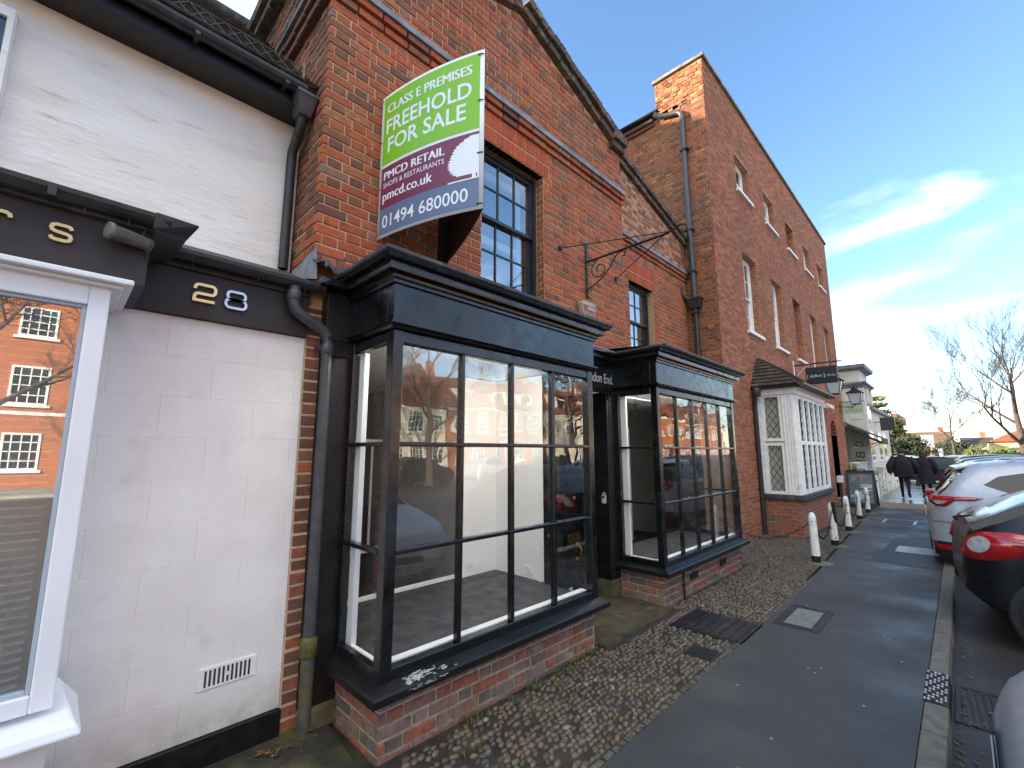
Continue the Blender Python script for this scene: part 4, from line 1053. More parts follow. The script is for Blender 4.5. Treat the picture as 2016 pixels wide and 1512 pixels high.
# ------------------------------------------------------------------ the two black bays
CORN = [(0, 2.668), (.018, 2.672), (.018, 2.690), (.030, 2.700), (.034, 2.716), (.075, 2.728), (.078, 2.742), (.078, 2.772), (.112, 2.782), (.120, 2.800), (.120, 2.816), (0, 2.83)]
def bay(name, xL, xR, yF, yB, npan, zt=0.0, corn_right=.0, seed=1, side=True, mull=None):
    """xL..xR outer faces of the corner posts, yF glazing face"""
    r = random.Random(seed)
    zb, z1, z2, ztop = .462, 1.075, 1.695, 2.312
    pw = .072
    g0, g1 = xL + pw, xR - pw
    mb = MB()
    for x0, x1 in ((xL, xL + pw), (xR - pw, xR)): mb.box(x0, x1, yF - .018, yF + .062, .395, 2.40)
    for x0, x1 in ((xL, xL + .05), (xR - .05, xR)): mb.box(x0, x1, yB - .06, yB, .395, 2.40)
    rails = mb
    mb.box(g0, g1, yF - .010, yF + .055, .395, zb).box(xL + .004, xL + .05, yF + .062, yB - .06, .395, zb).box(xR - .05, xR - .004, yF + .062, yB - .06, .395, zb)
    mb.box(g0, g1, yF - .010, yF + .055, ztop, 2.40).box(xL + .004, xL + .05, yF + .062, yB - .06, ztop, 2.40).box(xR - .05, xR - .004, yF + .062, yB - .06, ztop, 2.40)
    root = mb.build('bay_window', BLACKP, SHOP, bevel=.006)
    ms = [g0 + (g1 - g0) * i / npan for i in range(1, npan)]
    for x in ms: MB().hexa([(x - .016, yF - .006, zb), (x + .016, yF - .006, zb), (x + .016, yF + .04, zb), (x - .016, yF + .04, zb)], [(x - .016, yF - .006, ztop), (x + .016, yF - .006, ztop), (x + .016, yF + .04, ztop), (x - .016, yF + .04, ztop)]).build('mullion', BLACKP, root, bevel=.007)
    for z in (z1, z2):
        MB().box(g0, g1, yF - .012, yF + .044, z - .014, z + .014).build('transom', BLACKP, root, bevel=.007)
        for x0, x1 in ((xL + .002, xL + .046), (xR - .046, xR - .002)):
            MB().box(x0 - (.008 if x0 < xL + .1 else 0), x1, yF + .062, yB - .06, z - .013, z + .013).build('side_transom', BLACKP, root, bevel=.006)
    xs = [g0] + ms + [g1]; zs = [zb, z1, z2, ztop]
    for i in range(npan):
        for j in range(3):
            pane('pane', [(xs[i], yF + .02, zs[j]), (xs[i + 1], yF + .02, zs[j]), (xs[i + 1], yF + .02, zs[j + 1]), (xs[i], yF + .02, zs[j + 1])], GLASS_OLD, root, .0045, r)
    for j in range(3):
        pane('side_pane', [(xL + .03, yB - .06, zs[j]), (xL + .03, yF + .062, zs[j]), (xL + .03, yF + .062, zs[j + 1]), (xL + .03, yB - .06, zs[j + 1])], GLASS_OLD, root, .003, r)
        if side: pane('side_pane', [(xR - .03, yF + .062, zs[j]), (xR - .03, yB - .06, zs[j]), (xR - .03, yB - .06, zs[j + 1]), (xR - .03, yF + .062, zs[j + 1])], GLASS_OLD, root, .003, r)
    # white inner beads seen round the glass
    mb = MB()
    mb.box(g0, g1, yF + .055, yF + .11, zb - .03, zb + .006).box(xL + .05, xL + .075, yF + .062, yB - .06, zb - .03, zb + .004).box(xL + .05, xL + .085, yB - .13, yB - .062, zb, ztop)
    mb.build('inner_bead', INTW, root)
    # fascia with lower bead, cornice, lead flat
    mb = MB(); mb.box(xL - .012, xR + .012, yF - .030, yF + .05, 2.40, 2.672); mb.box(xL - .012, xL + .05, yF + .05, yB, 2.40, 2.672); mb.box(xR - .05, xR + .012, yF + .05, yB, 2.40, 2.672)
    mb.build('bay_fascia', BLACKP, root, bevel=.004)
    mb = MB(); usweep(mb, [(0, 2.385), (.012, 2.388), (.020, 2.398), (.012, 2.408), (.026, 2.418), (.026, 2.428), (0, 2.436)], xL - .012, xR + .012, yF - .030, yB); mb.build('fascia_bead', BLACKP, root)
    mb = MB(); usweep(mb, CORN, xL - .012, xR + .012, yF - .030, yB); mb.build('cornice', BLACKP, root)
    mb = MB()
    usweep(mb, [(0, 2.818), (.128, 2.806), (.138, 2.815), (.136, 2.836), (.05, 2.86), (-.25, 2.90)], xL - .012, xR + .012, yF - .030, yB)
    mb.add([(xL, yF + .1, 2.888), (xR, yF + .1, 2.888), (xR, yB + .1, 2.93), (xL, yB + .1, 2.93)], [(0, 1, 2, 3)])
    lf = mb.build('lead_flat', LEADD, root)
    # sill and brick plinth
    mb = MB(); usweep(mb, [(-.02, .318), (.055, .322), (.075, .330), (.075, .368), (.062, .378), (.0, .402), (-.03, .404)], xL, xR, yF - .018, yB); mb.build('bay_sill', BLACKW, root)
    mb = MB(); mb.box(xL + .028, xR - .02, yF + .022, yB, -.06, .325); pl = mb.build('plinth', MORTAR_P, root)
    return root, pl
b1, pl1 = bay('bay', 1.362, 3.44, 2.37, 2.93, 4, seed=1)
# bricks of the plinths: pl is a sub-part, so its bricks hang on the bay itself
def plinth_bricks(bayo, xL, xR, yF, yB, seed):
    BK.lay(bayo, (0, yF + .022, 0), (1, 0, 0), (0, -1, 0), xL + .02, xR - .012, -.045, .318, PLB, [2.6, 2.4, 1.5, 1.6], bond='flemish', ch=.0735, joint=.015, proud=.010, rough=.004, seed=seed, hweights=[1, 1, 2, 2])
    BK.lay(bayo, (xL + .028, 0, 0), (0, -1, 0), (-1, 0, 0), -yB, -(yF + .014), -.045, .318, PLB, [2, 1, 3, 2], bond='stretcher', ch=.0735, joint=.014, proud=.010, rough=.004, seed=seed + 1)
plinth_bricks(b1, 1.362, 3.44, 2.37, 2.93, 31)
b2, pl2 = bay('bay', 4.755, 7.20, 2.40, 2.95, 5, seed=2)
plinth_bricks(b2, 4.755, 7.20, 2.40, 2.95, 35)
# gutter along the second bay, vents in its plinth
gb = gutter('bay_gutter', 4.66, 7.33, 2.245, 2.845, .045, PLASTIC, b2)
qbox('plinth_vent', (5.42, 5.62, 2.395, 2.412, .16, .225), IRONB, b2); qbox('plinth_vent', (6.35, 6.55, 2.395, 2.412, .16, .225), IRONB, b2)
MB().tube([(5.22, 2.395, .31), (5.22, 2.395, -.01)], .012, 8).build('waste_pipe', IRONB, b2)
# infill between bay two and the walls behind it
MB().box(7.15, 7.20, 2.95, 3.6, -.05, 2.85).box(4.78, 7.20, 2.951, 3.61, 2.86, 2.93).build('bay_back', BLACKP, SHOP)
BK.finish(SHOP)
# worn white paint on the sill
SCR = pm('bare_filler', srgb(206, 204, 198), srgb(160, 158, 152), 60, .8)
mb = MB(); r = random.Random(6)
def blob(cx, f, L, W):
    m = 9; pts = []
    for j in range(m):
        g = 2 * pi * j / m; q = r.uniform(.45, 1.1); pts.append(f(cx + L * q * cos(g), W * q * sin(g)))
    mb.add(pts, [tuple(range(m))])
for k in range(34):
    x = 1.50 + abs(r.gauss(0, .12)); z = r.uniform(.352, .366)
    if x < 1.95: blob(x, lambda a, b, z=z: (a, 2.2762, min(.3675, z + b)), r.uniform(.004, .022), r.uniform(.0012, .005))
for k in range(60):
    x = 1.50 + abs(r.gauss(0, .13)); t_ = r.uniform(.05, .95)
    if x < 1.95: blob(x, lambda a, b, t_=t_: (a, 2.289 + min(1, max(0, t_ + b * 12)) * .062, .3785 + min(1, max(0, t_ + b * 12)) * .024 + .0012), r.uniform(.004, .03), r.uniform(.002, .010))
mb.build('worn_paint', SCR, b1)
# pilaster to the left of bay one, cornice return and lead apron
mb = MB(); mb.box(1.18, 1.40, 2.915, 3.0, .12, 2.40).box(1.20, 1.385, 2.900, 2.916, 2.28, 2.40).box(1.19, 1.39, 2.892, 2.9, 2.385, 2.41).box(1.18, 1.40, 2.90, 3.0, 2.41, 2.70)
mb.build('pilaster', BLACKW, SHOP, bevel=.005)
qbox('pilaster_base', (1.23, 1.40, 2.895, 3.0, .0, .14), pm('base_stone', srgb(96, 86, 62), srgb(70, 68, 44), 10, .9, bump=.6), SHOP, .02)
mb = MB(); mb.hexa([(1.10, 2.80, 2.725), (1.30, 2.80, 2.725), (1.30, 3.0, 2.725), (1.10, 3.0, 2.725)], [(1.10, 2.80, 2.775), (1.30, 2.80, 2.775), (1.30, 3.0, 2.775), (1.10, 3.0, 2.775)]); mb.build('cornice_return', BLACKP, SHOP, bevel=.008)
mb = MB(); n = 9                                     # rippled lead apron
for i in range(n):
    for j in range(3):
        pass
vs = []; fsx = []
for j, (y, z) in enumerate(((3.0, 3.03), (2.99, 2.93), (2.88, 2.865), (2.76, 2.842), (2.755, 2.80))):
    for i in range(n):
        x = 1.085 + i * .03; rip = .016 * sin(i * 1.9) * (j >= 2)
        vs.append((x, y, z + rip + (0.02 if i < 2 else 0)))
for j in range(4):
    for i in range(n - 1): fsx.append((j * n + i, j * n + i + 1, (j + 1) * n + i + 1, (j + 1) * n + i))
mb.add(vs, fsx, 0, True); mb.build('lead_apron', LEADD, SHOP)
MB().hexa([(1.06, 3.0, 2.80), (1.115, 2.95, 2.80), (1.115, 3.35, 2.83), (1.06, 3.35, 2.83)], [(1.085, 3.0, 2.99), (1.108, 2.97, 3.04), (1.108, 3.35, 2.99), (1.085, 3.35, 2.96)]).build('lead_soaker', LEAD, SHOP)

# ------------------------------------------------------------------ entrance between the bays
qbox('entrance_fascia', (3.43, 4.84, 2.94, 3.0, 2.36, 2.668), BLACKP, SHOP, .004)
ef = SHOP.children[-1]
mb = MB(); add_text(mb, 'London End.', (4.13, 4.73, 2.46, 2.575), XZ(2.94), .003); mb.build('lettering', pm('sign_letters', srgb(214, 212, 204), None, rough=.5), ef)
mb = MB()
for (o0, z0), (o1, z1) in zip(CORN[:-1], CORN[1:]): mb.add([(3.45, 2.94 - o0, z0), (4.80, 2.94 - o0, z0), (4.80, 2.94 - o1, z1), (3.45, 2.94 - o1, z1)], [(0, 1, 2, 3)])
for a, b in (((.0, 2.34), (.012, 2.36)),): mb.box(3.45, 4.80, 2.925, 2.945, 2.335, 2.362)
mb.build('entrance_cornice', BLACKP, SHOP)
MB().hexa([(3.43, 2.815, 2.815), (4.84, 2.815, 2.815), (4.84, 3.02, 2.815), (3.43, 3.02, 2.815)], [(3.43, 2.81, 2.835), (4.84, 2.81, 2.835), (4.84, 3.0, 2.90), (3.43, 3.0, 2.90)]).build('entrance_lead', LEAD, SHOP, bevel=.004)
# pilasters and reveals
mb = MB(); mb.box(4.60, 4.79, 2.955, 3.40, .03, 2.36).box(4.625, 4.78, 2.94, 2.956, .28, .34).box(4.625, 4.78, 2.94, 2.956, 2.26, 2.34).box(4.64, 4.765, 2.948, 2.956, .34, 2.26)
mb.build('door_pilaster', BLACKW, SHOP, bevel=.005)
qbox('pilaster_base', (4.595, 4.79, 2.94, 3.4, .02, .2), MATS['base_stone'], SHOP, .01)
mb = MB(); mb.box(3.43, 3.52, 2.955, 3.40, .03, 2.36); mb.build('door_pilaster', BLACKW, SHOP, bevel=.005)
dr = MB().box(3.55, 4.57, 3.34, 3.39, .05, 2.05).build('front_door', BLACKP, SHOP, bevel=.004)
for x0, x1, z0, z1 in ((3.66, 4.00, .20, .80), (4.12, 4.46, .20, .80), (3.66, 4.00, .98, 1.85), (4.12, 4.46, .98, 1.85)):
    MB().hexa([(x0, 3.34, z0), (x1, 3.34, z0), (x1, 3.34, z1), (x0, 3.34, z1)], [(x0 + .03, 3.328, z0 + .03), (x1 - .03, 3.328, z0 + .03), (x1 - .03, 3.328, z1 - .03), (x0 + .03, 3.328, z1 - .03)]).build('panel', BLACKP, dr)
qbox('letter_plate', (4.28, 4.52, 3.318, 3.338, .60, .70), BRASS, dr, .006)
MB().tube([(4.46, 3.33, .56), (4.46, 3.29, .55), (4.47, 3.27, .50), (4.46, 3.29, .42), (4.46, 3.33, .40)], .012, 8).lathe([(.03, 0), (.03, .012), (.0001, .014)], n=12, fn=lambda x, y, z: (4.46 + x, 3.335 - z, .56 + y)).lathe([(.03, 0), (.03, .012), (.0001, .014)], n=12, fn=lambda x, y, z: (4.46 + x, 3.335 - z, .40 + y)).build('pull_handle', BRASS, dr)
MB().lathe([(.018, 0), (.03, .01), (.03, .03), (.0001, .045)], n=12, fn=lambda x, y, z: (4.40 + x, 3.335 - z, 1.1 + y)).build('knob', BRASS, dr)
tr_ = MB().box(3.52, 4.60, 3.33, 3.36, 2.05, 2.10).box(3.52, 3.55, 3.33, 3.36, .05, 2.36).box(4.57, 4.60, 3.33, 3.36, .05, 2.36).build('door_frame', BLACKP, SHOP)
pane('fanlight', [(3.55, 3.35, 2.10), (4.57, 3.35, 2.10), (4.57, 3.35, 2.34), (3.55, 3.35, 2.34)], GLASS_D, tr_)
mb = MB()
for i in range(6): mb.ribbon([(3.60 + i * .17 + .075 * cos(g), 2.22 + .10 * sin(g)) for g in [k * pi / 8 for k in range(16)]], .012, XZ(3.345), 0, .012, closed=True)
mb.build('fanlight_tracery', BLACKP, tr_)
t = thing('key_safe', 'small pale grey key safe box fixed beside the shop door', 'key safe', (4.585, 3.02, 1.05))
MB().box(4.575, 4.60, 2.995, 3.05, 1.05, 1.15).build('body', pm('key_safe_grey', srgb(186, 188, 186), None, rough=.5), t, bevel=.008)
MB().box(4.572, 4.576, 3.005, 3.04, 1.11, 1.14).build('dial_cover', INTD, t)
MB().tube([(4.588, 3.005, 1.15), (4.588, 3.01, 1.172), (4.588, 3.035, 1.172), (4.588, 3.04, 1.15)], .005, 6).build('shackle', MATS['key_safe_grey'], t)

# ------------------------------------------------------------------ inside the shop
MB().box(1.40, 3.41, 2.44, 3.68, .33, .418).build('display_floor', FLOORD, SHOP)
MB().box(1.42, 2.97, 3.66, 3.70, .418, .445).build('platform_edge', INTW, SHOP)
MB().box(1.15, 3.44, 3.70, 6.6, .05, .06).build('room_floor', FLOORW, SHOP)
qbox('white_partition', (2.96, 3.47, 3.62, 3.68, .40, 2.42), INTW, SHOP)
qbox('side_partition', (3.41, 3.45, 2.88, 3.62, .40, 2.42), INTW, SHOP)
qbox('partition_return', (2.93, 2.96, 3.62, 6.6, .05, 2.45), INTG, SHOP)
MB().box(1.42, 3.43, 2.40, 2.93, 2.43, 2.47).box(1.12, 3.43, 3.02, 6.6, 2.43, 2.47).box(1.42, 3.43, 2.93, 3.02, 2.43, 2.47).build('ceiling', INTW, SHOP)
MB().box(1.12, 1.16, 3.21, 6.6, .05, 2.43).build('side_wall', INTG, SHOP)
MB().box(1.12, 3.0, 6.55, 6.6, .05, 2.43).build('back_wall', INTW, SHOP)
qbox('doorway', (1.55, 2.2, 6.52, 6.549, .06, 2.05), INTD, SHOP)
mb = MB()
for b in ((1.47, 1.55, .06, 2.12), (2.2, 2.28, .06, 2.12), (1.55, 2.2, 2.05, 2.12)): mb.box(b[0], b[1], 6.50, 6.55, b[2], b[3])
mb.build('door_architrave', INTW, SHOP)
for i in range(7):
    MB().box(2.05 + i * .12, 2.075 + i * .12, 5.2, 5.225, .5, 1.75).build('baluster', INTW, SHOP)
MB().box(2.0, 2.92, 5.18, 5.24, 1.75, 1.80).box(2.0, 2.92, 5.18, 5.24, .45, .50).build('stair_rail', INTW, SHOP)
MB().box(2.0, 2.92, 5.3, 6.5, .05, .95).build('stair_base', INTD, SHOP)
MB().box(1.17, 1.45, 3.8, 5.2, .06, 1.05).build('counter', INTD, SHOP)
MB().box(1.17, 1.3, 3.75, 3.8, .9, 2.43).build('chimney_breast', INTW, SHOP)
MB().box(3.02, 3.10, 3.612, 3.62, .50, .55).build('socket', UPVC, SHOP)
MB().box(3.398, 3.41, 3.10, 3.19, .47, .53).build('double_socket', UPVC, SHOP)
MB().tube([(3.39, 3.06, .50), (3.385, 3.02, .44), (3.38, 2.96, .425)], .004, 5).build('flex', UPVC, SHOP)
t = thing('steel_door_lock', 'small bright steel lock lying on the display floor by the door', 'lock', (3.30, 2.52, .418))
MB().lathe([(.022, 0), (.024, .004), (.024, .03), (.02, .034)], (3.30, 2.54, .42), 12).tube([(3.24, 2.52, .465), (3.31, 2.54, .465)], .014, 8).build('lock_body', SILVER, t)
# second shop room
MB().box(4.81, 7.15, 2.47, 3.3, .33, .41).build('display_floor', FLOORD, SHOP)
MB().box(4.62, 8.6, 3.30, 6.6, .05, .06).build('room_floor', FLOORD, SHOP)
MB().box(4.82, 7.14, 2.43, 3.6, 2.43, 2.47).box(4.62, 8.6, 3.66, 6.6, 2.43, 2.47).build('ceiling', INTW, SHOP)
MB().box(4.62, 8.6, 6.55, 6.6, .05, 2.43).build('back_wall', INTW, SHOP)
MB().box(4.60, 4.66, 3.42, 6.55, .05, 2.43).build('side_wall', INTW, SHOP)
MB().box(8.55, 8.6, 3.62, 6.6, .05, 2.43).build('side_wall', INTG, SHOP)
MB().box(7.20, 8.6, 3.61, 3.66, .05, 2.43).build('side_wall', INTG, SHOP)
qbox('white_pillar', (4.90, 5.02, 2.93, 3.02, .41, 2.43), INTW, SHOP)
qbox('white_partition', (5.12, 6.15, 3.72, 3.78, .06, 2.43), INTW, SHOP); qbox('skirting', (5.12, 6.15, 3.695, 3.72, .06, .34), INTW, SHOP, .006)
MB().box(6.9, 7.0, 4.4, 4.46, .06, 2.1).box(7.5, 7.6, 4.4, 4.46, .06, 2.1).box(7.0, 7.5, 4.4, 4.46, 2.0, 2.1).build('inner_doorcase', INTW, SHOP)
TUBE = bpy.data.materials.new('lit_and_fill_tube'); TUBE.use_nodes = True
TUBE.node_tree.nodes['Principled BSDF'].inputs['Emission Color'].default_value = (1, .96, .88, 1); TUBE.node_tree.nodes['Principled BSDF'].inputs['Emission Strength'].default_value = 26
for b_ in ((5.0, 6.9, 2.53, 2.57, 2.385, 2.42), (1.6, 3.2, 2.50, 2.54, 2.385, 2.42)):  # bay two's tube, then an unseen one added to brighten bay one
    lt = MB().box(b_[0], b_[1], b_[2] - .02, b_[3] + .02, 2.415, 2.43).build('ceiling_and_fill_light', UPVC, SHOP); MB().box(*b_).build('lit_and_fill_tube', TUBE, lt)
tk = MB().box(4.95, 6.2, 3.20, 3.225, 2.39, 2.41).build('spot_track', UPVC, SHOP)
for xx in (5.2, 5.75):
    MB().tube([(xx, 3.21, 2.39), (xx, 3.21, 2.33)], .006, 6).tube([(xx - .03, 3.18, 2.34), (xx + .03, 3.26, 2.27)], .028, 10).build('spot_head', PLASTIC, tk)
# ------------------------------------------------------------------ for-sale board on the gable
SB = thing('for_sale_board', 'green, maroon and grey freehold for sale board projecting from the gable', 'sale board', (1.85, 2.96, 3.22))
A0, A1 = Vector((1.545, 2.975, 0)), Vector((1.81, 2.06, 0)); ZB, ZT = 3.235, 4.43
bn = Vector((-(A0.y - A1.y), -(A1.x - A0.x), 0)).normalized()      # outward (towards the camera)
def brd(u, v, d=0.0):
    p = A0.lerp(A1, u) + bn * (.042 * 4 * u * (1 - u) + d)
    return (p.x, p.y, ZB + v * (ZT - ZB))
def patch(mb, u0, u1, v0, v1, d, mi=0, n=14):
    for i in range(n):
        a, b = u0 + (u1 - u0) * i / n, u0 + (u1 - u0) * (i + 1) / n
        mb.add([brd(a, v0, d), brd(b, v0, d), brd(b, v1, d), brd(a, v1, d)], [(0, 1, 2, 3)], mi, True)
BW = pm('board_white', srgb(232, 236, 240), None, rough=.45); BG = pm('board_green', srgb(128, 190, 30), None, rough=.45)
BM = pm('board_maroon', srgb(120, 44, 74), None, rough=.45); BB = pm('board_blue_grey', srgb(96, 110, 140), None, rough=.45)
mb = MB(); n = 16
vs = []; fs_ = []
for i in range(n + 1):
    u = i / n
    vs += [brd(u, 0, 0), brd(u, 1, 0), brd(u, 1, -.006), brd(u, 0, -.006)]
for i in range(n):
    b = i * 4
    fs_ += [(b, b + 4, b + 5, b + 1), (b + 1, b + 5, b + 6, b + 2), (b + 2, b + 6, b + 7, b + 3), (b + 3, b + 7, b + 4, b)]
fs_ += [(0, 1, 2, 3), (n * 4 + 3, n * 4 + 2, n * 4 + 1, n * 4)]
mb.add(vs, fs_, 0, True)
face = mb.build('front_panel', BW, SB)
for nm, v0, v1, m in (('green_field', .497, .983, BG), ('maroon_field', .192, .478, BM), ('grey_field', .018, .192, BB)):
    mb = MB(); patch(mb, .028, .968, v0, v1, .0012); mb.build(nm, m, face)
f2 = lambda a, b, d: brd(a, b, d)
mb = MB(); add_text(mb, 'CLASS E PREMISES', (.075, .905, .858, .921), f2, .0024, heavy=.0035); mb.build('lettering', BW, face)
mb = MB(); add_text(mb, 'FREEHOLD', (.07, .905, .708, .815), f2, .0024, .016); mb.build('lettering', BW, face)
mb = MB(); add_text(mb, 'FOR SALE', (.095, .86, .572, .680), f2, .0024, .016); mb.build('lettering', BW, face)
mb = MB(); add_text(mb, 'PMCD RETAIL', (.065, .685, .388, .442), f2, .0024, heavy=.0035); mb.build('lettering', BW, face)
mb = MB(); add_text(mb, 'SHOPS & RESTAURANTS', (.06, .685, .332, .366), f2, .0024); mb.build('lettering', BW, face)
mb = MB(); add_text(mb, 'pmcd.co.uk', (.06, .58, .222, .306), f2, .0024, heavy=.0025); mb.build('lettering', BW, face)
mb = MB(); add_text(mb, '01494 680000', (.065, .885, .058, .142), f2, .0024, .006); mb.build('lettering', BW, face)
mb = MB(); r = random.Random(5)                      # white tree emblem, cut by the board edge
nv = 30
lefts = []
for k in range(nv + 1):
    v = .222 + .238 * k / nv; q = (v - .222) / .238
    wd = .245 * (max(0, 1 - ((q - .30) / (.72 if q > .30 else .42)) ** 2)) ** .5
    lefts.append((max(.70, .968 - wd + (.016 if k % 2 else -.010) * r.uniform(.4, 1.2)), v))
for k in range(nv):
    (u0, v0), (u1, v1) = lefts[k], lefts[k + 1]
    for j in range(6):
        f0, f1 = j / 6, (j + 1) / 6
        mb.add([brd(u0 + (.968 - u0) * f0, v0, .0024), brd(u0 + (.968 - u0) * f1, v0, .0024), brd(u1 + (.968 - u1) * f1, v1, .0024), brd(u1 + (.968 - u1) * f0, v1, .0024)], [(0, 1, 2, 3)])
patch(mb, .915, .945, .192, .24, .0024, n=1); patch(mb, .955, .968, .192, .24, .0024, n=1); patch(mb, .72, .968, .190, .198, .0024, n=4)
mb.build('tree_emblem', BW, face)
# second face running back to the wall, and the batten at the wall
C0 = Vector((1.815, 2.06, 0)); C1 = Vector((2.19, 2.975, 0)); cn = Vector(((C1.y - C0.y), -(C1.x - C0.x), 0)).normalized()
mb = MB(); n = 10; vs = []; fs_ = []
for i in range(n + 1):
    u = i / n; p = C0.lerp(C1, u) + cn * (.02 * 4 * u * (1 - u)); q = p - cn * .006
    vs += [(p.x, p.y, ZB), (p.x, p.y, ZT), (q.x, q.y, ZT), (q.x, q.y, ZB)]
for i in range(n):
    b = i * 4; fs_ += [(b, b + 4, b + 5, b + 1), (b + 1, b + 5, b + 6, b + 2), (b + 2, b + 6, b + 7, b + 3), (b + 3, b + 7, b + 4, b)]
mb.add(vs, fs_, 0, True); mb.build('rear_panel', pm('board_back', srgb(60, 40, 46), srgb(50, 36, 40), 4, .5), SB)
MB().box(2.115, 2.19, 2.93, 2.985, ZB - .01, ZT - .1).build('wall_batten', pm('batten', srgb(26, 22, 24), None, rough=.7), SB)
MB().box(1.56, 1.60, 2.95, 2.985, ZB + .05, ZT - .05).build('wall_batten', MATS['batten'], SB)
for v in (.03, .34, .67, .97):
    p = brd(.985, v, .006); q = brd(.955, v, .006)
    MB().tube([q, p, (p[0] + .02, p[1] - .01, p[2])], .004, 6).build('cable_tie', INTD, SB)
    p = brd(.015, v, .004); MB().lathe([(.006, 0), (.006, .003), (.0001, .004)], n=8, fn=lambda x, y, z, p=p: (p[0] - z, p[1] + x, p[2] + y)).build('screw', INTD, SB)

# ------------------------------------------------------------------ wrought-iron hanging bracket
HB = thing('hanging_sign_bracket', 'black wrought iron hanging sign bracket with scrolls, empty, on the gable', 'bracket', (4.3, 3.0, 3.46))
X = 4.30
MB().box(X - .018, X + .018, 2.972, 2.985, 3.47, 4.17).build('wall_bar', IRONB, HB, bevel=.003)
MB().tube([(X, 2.975, 3.925), (X, 1.93, 3.93)], .013, 8).build('arm', IRONB, HB)
def spiral(c, r0, r1, a0, a1, n=22):
    return [(X, c[0] - (r0 + (r1 - r0) * k / n) * cos(a0 + (a1 - a0) * k / n), c[1] + (r0 + (r1 - r0) * k / n) * sin(a0 + (a1 - a0) * k / n)) for k in range(n + 1)]
MB().tube(spiral((2.80, 3.785), .125, .03, pi * .55, pi * .55 + 2 * pi * 1.35), .007, 6).build('scroll', IRONB, HB)
MB().tube([(X, 2.97, 3.58), (X, 2.90, 3.60), (X, 2.78, 3.66), (X, 2.66, 3.76), (X, 2.60, 3.85), (X, 2.55, 3.90), (X, 2.49, 3.915), (X, 2.455, 3.89), (X, 2.46, 3.855), (X, 2.49, 3.85)], .008, 6).build('brace_scroll', IRONB, HB)
MB().tube([(X, 2.97, 3.58), (X, 2.95, 3.545), (X, 2.92, 3.55), (X, 2.925, 3.575)], .006, 6).tube([(X, 2.972, 3.50), (X, 2.94, 3.46), (X, 2.92, 3.45)], .006, 6).build('foot_scroll', IRONB, HB)
MB().tube([(X, 1.95, 3.93), (X, 1.86, 3.955), (X, 1.80, 3.975), (X, 1.75, 3.96), (X, 1.735, 3.915), (X, 1.76, 3.88), (X, 1.79, 3.885), (X, 1.785, 3.91)], .010, 7).build('end_curl', IRONB, HB)
for ax, az, nm in ((3.79, 3.935, 'stay'), (4.96, 3.90, 'stay')):
    st = MB().tube([(ax, 2.985, az), (X, 1.94, 3.945)], .006, 6).build(nm, IRONB, HB)
    MB().box(ax - .02, ax + .02, 2.965, 2.988, az - .025, az + .025).build('anchor', IRONB, st, bevel=.004)
for y in (2.45, 2.0): MB().tube([(X, y, 3.915), (X, y, 3.87)], .004, 5).build('hook', IRONB, HB)
# alarm box and round camera over the bay
t = thing('alarm_box', 'white bell-shaped alarm box with maroon panel on the gable wall', 'alarm box', (4.24, 2.98, 3.18))
MB().prism([(4.14, 3.20), (4.34, 3.20), (4.39, 3.36), (4.35, 3.39), (4.13, 3.39), (4.09, 3.36)], XZ(2.985), 0, .07).build('case', pm('alarm_cream', srgb(190, 176, 160), srgb(170, 154, 136), 8, .5), t, bevel=.008)
MB().prism([(4.155, 3.21), (4.325, 3.21), (4.365, 3.345), (4.115, 3.345)], XZ(2.985), .070, .073).build('panel', pm('alarm_maroon', srgb(128, 60, 60), srgb(144, 84, 80), 12, .6), t)
mb = MB()
for i, x in enumerate((4.15, 4.19, 4.23, 4.27, 4.31)): mb.box(x, x + .012, 2.909, 2.912, 3.225 + .0, 3.265)
mb.box(4.20, 4.34, 2.909, 2.912, 3.29, 3.33); mb.build('panel_marks', MATS['alarm_cream'], t)
t = thing('dome_camera', 'small round grey camera standing above the bay cornice', 'camera', (1.62, 2.96, 2.9))
MB().lathe([(.055, 0), (.058, .01), (.058, .05), (.05, .07)], n=18, fn=lambda x, y, z: (1.72 + x, 2.985 - z, 3.06 + y)).build('housing', pm('camera_grey', srgb(150, 146, 142), None, rough=.4), t)
MB().lathe([(.035, .07), (.03, .075), (.0001, .076)], n=14, fn=lambda x, y, z: (1.72 + x, 2.985 - z, 3.06 + y)).build('lens', INTD, t)

# ------------------------------------------------------------------ tall brick building
TALL = thing('tall_brick_building', 'tall three storey brick building with white sash windows and parapet', 'building', (14.8, 3.0, 0))
TX0, TX1, TY, TH = 8.70, 20.92, 3.0, 9.93
wx = [10.83, 12.98, 15.10, 17.22, 19.32]; ww = .47
rows_ = [(4.22, 6.10), (7.56, 8.52)]
ARCH = [(16.55, .42, 2.62), (18.72, .50, 2.72)]
mb = MB()
def holes(z0, z1, pad=0.0):
    h = []
    for a, b in rows_:
        if z1 > a and z0 < b: h += [(x - ww, x + ww) for x in wx]
    for cx, hw, zt in ARCH:
        if z0 < zt - hw: h.append((cx - hw, cx + hw))
        elif z0 < zt:
            q = sqrt(max(0, hw * hw - (max(z0, zt - hw) - (zt - hw)) ** 2)); h.append((cx - q, cx + q))
    if z0 < 3.05: h.append((10.36, 13.3))
    return h
zlv = [-.05] + [v for v in (.0,)] + [3.05, 4.22, 6.10, 7.56, 8.52, 9.95]
for a, b in zip([3.05, 4.22, 6.10, 7.56, 8.52], [4.22, 6.10, 7.56, 8.52, TH]):
    for s0, s1 in minus((TX0, TX1), [(x - ww, x + ww) for x in wx] if (a, b) in rows_ else []): mb.box(s0, s1, TY, TY + .35, a, b)
nst = 26
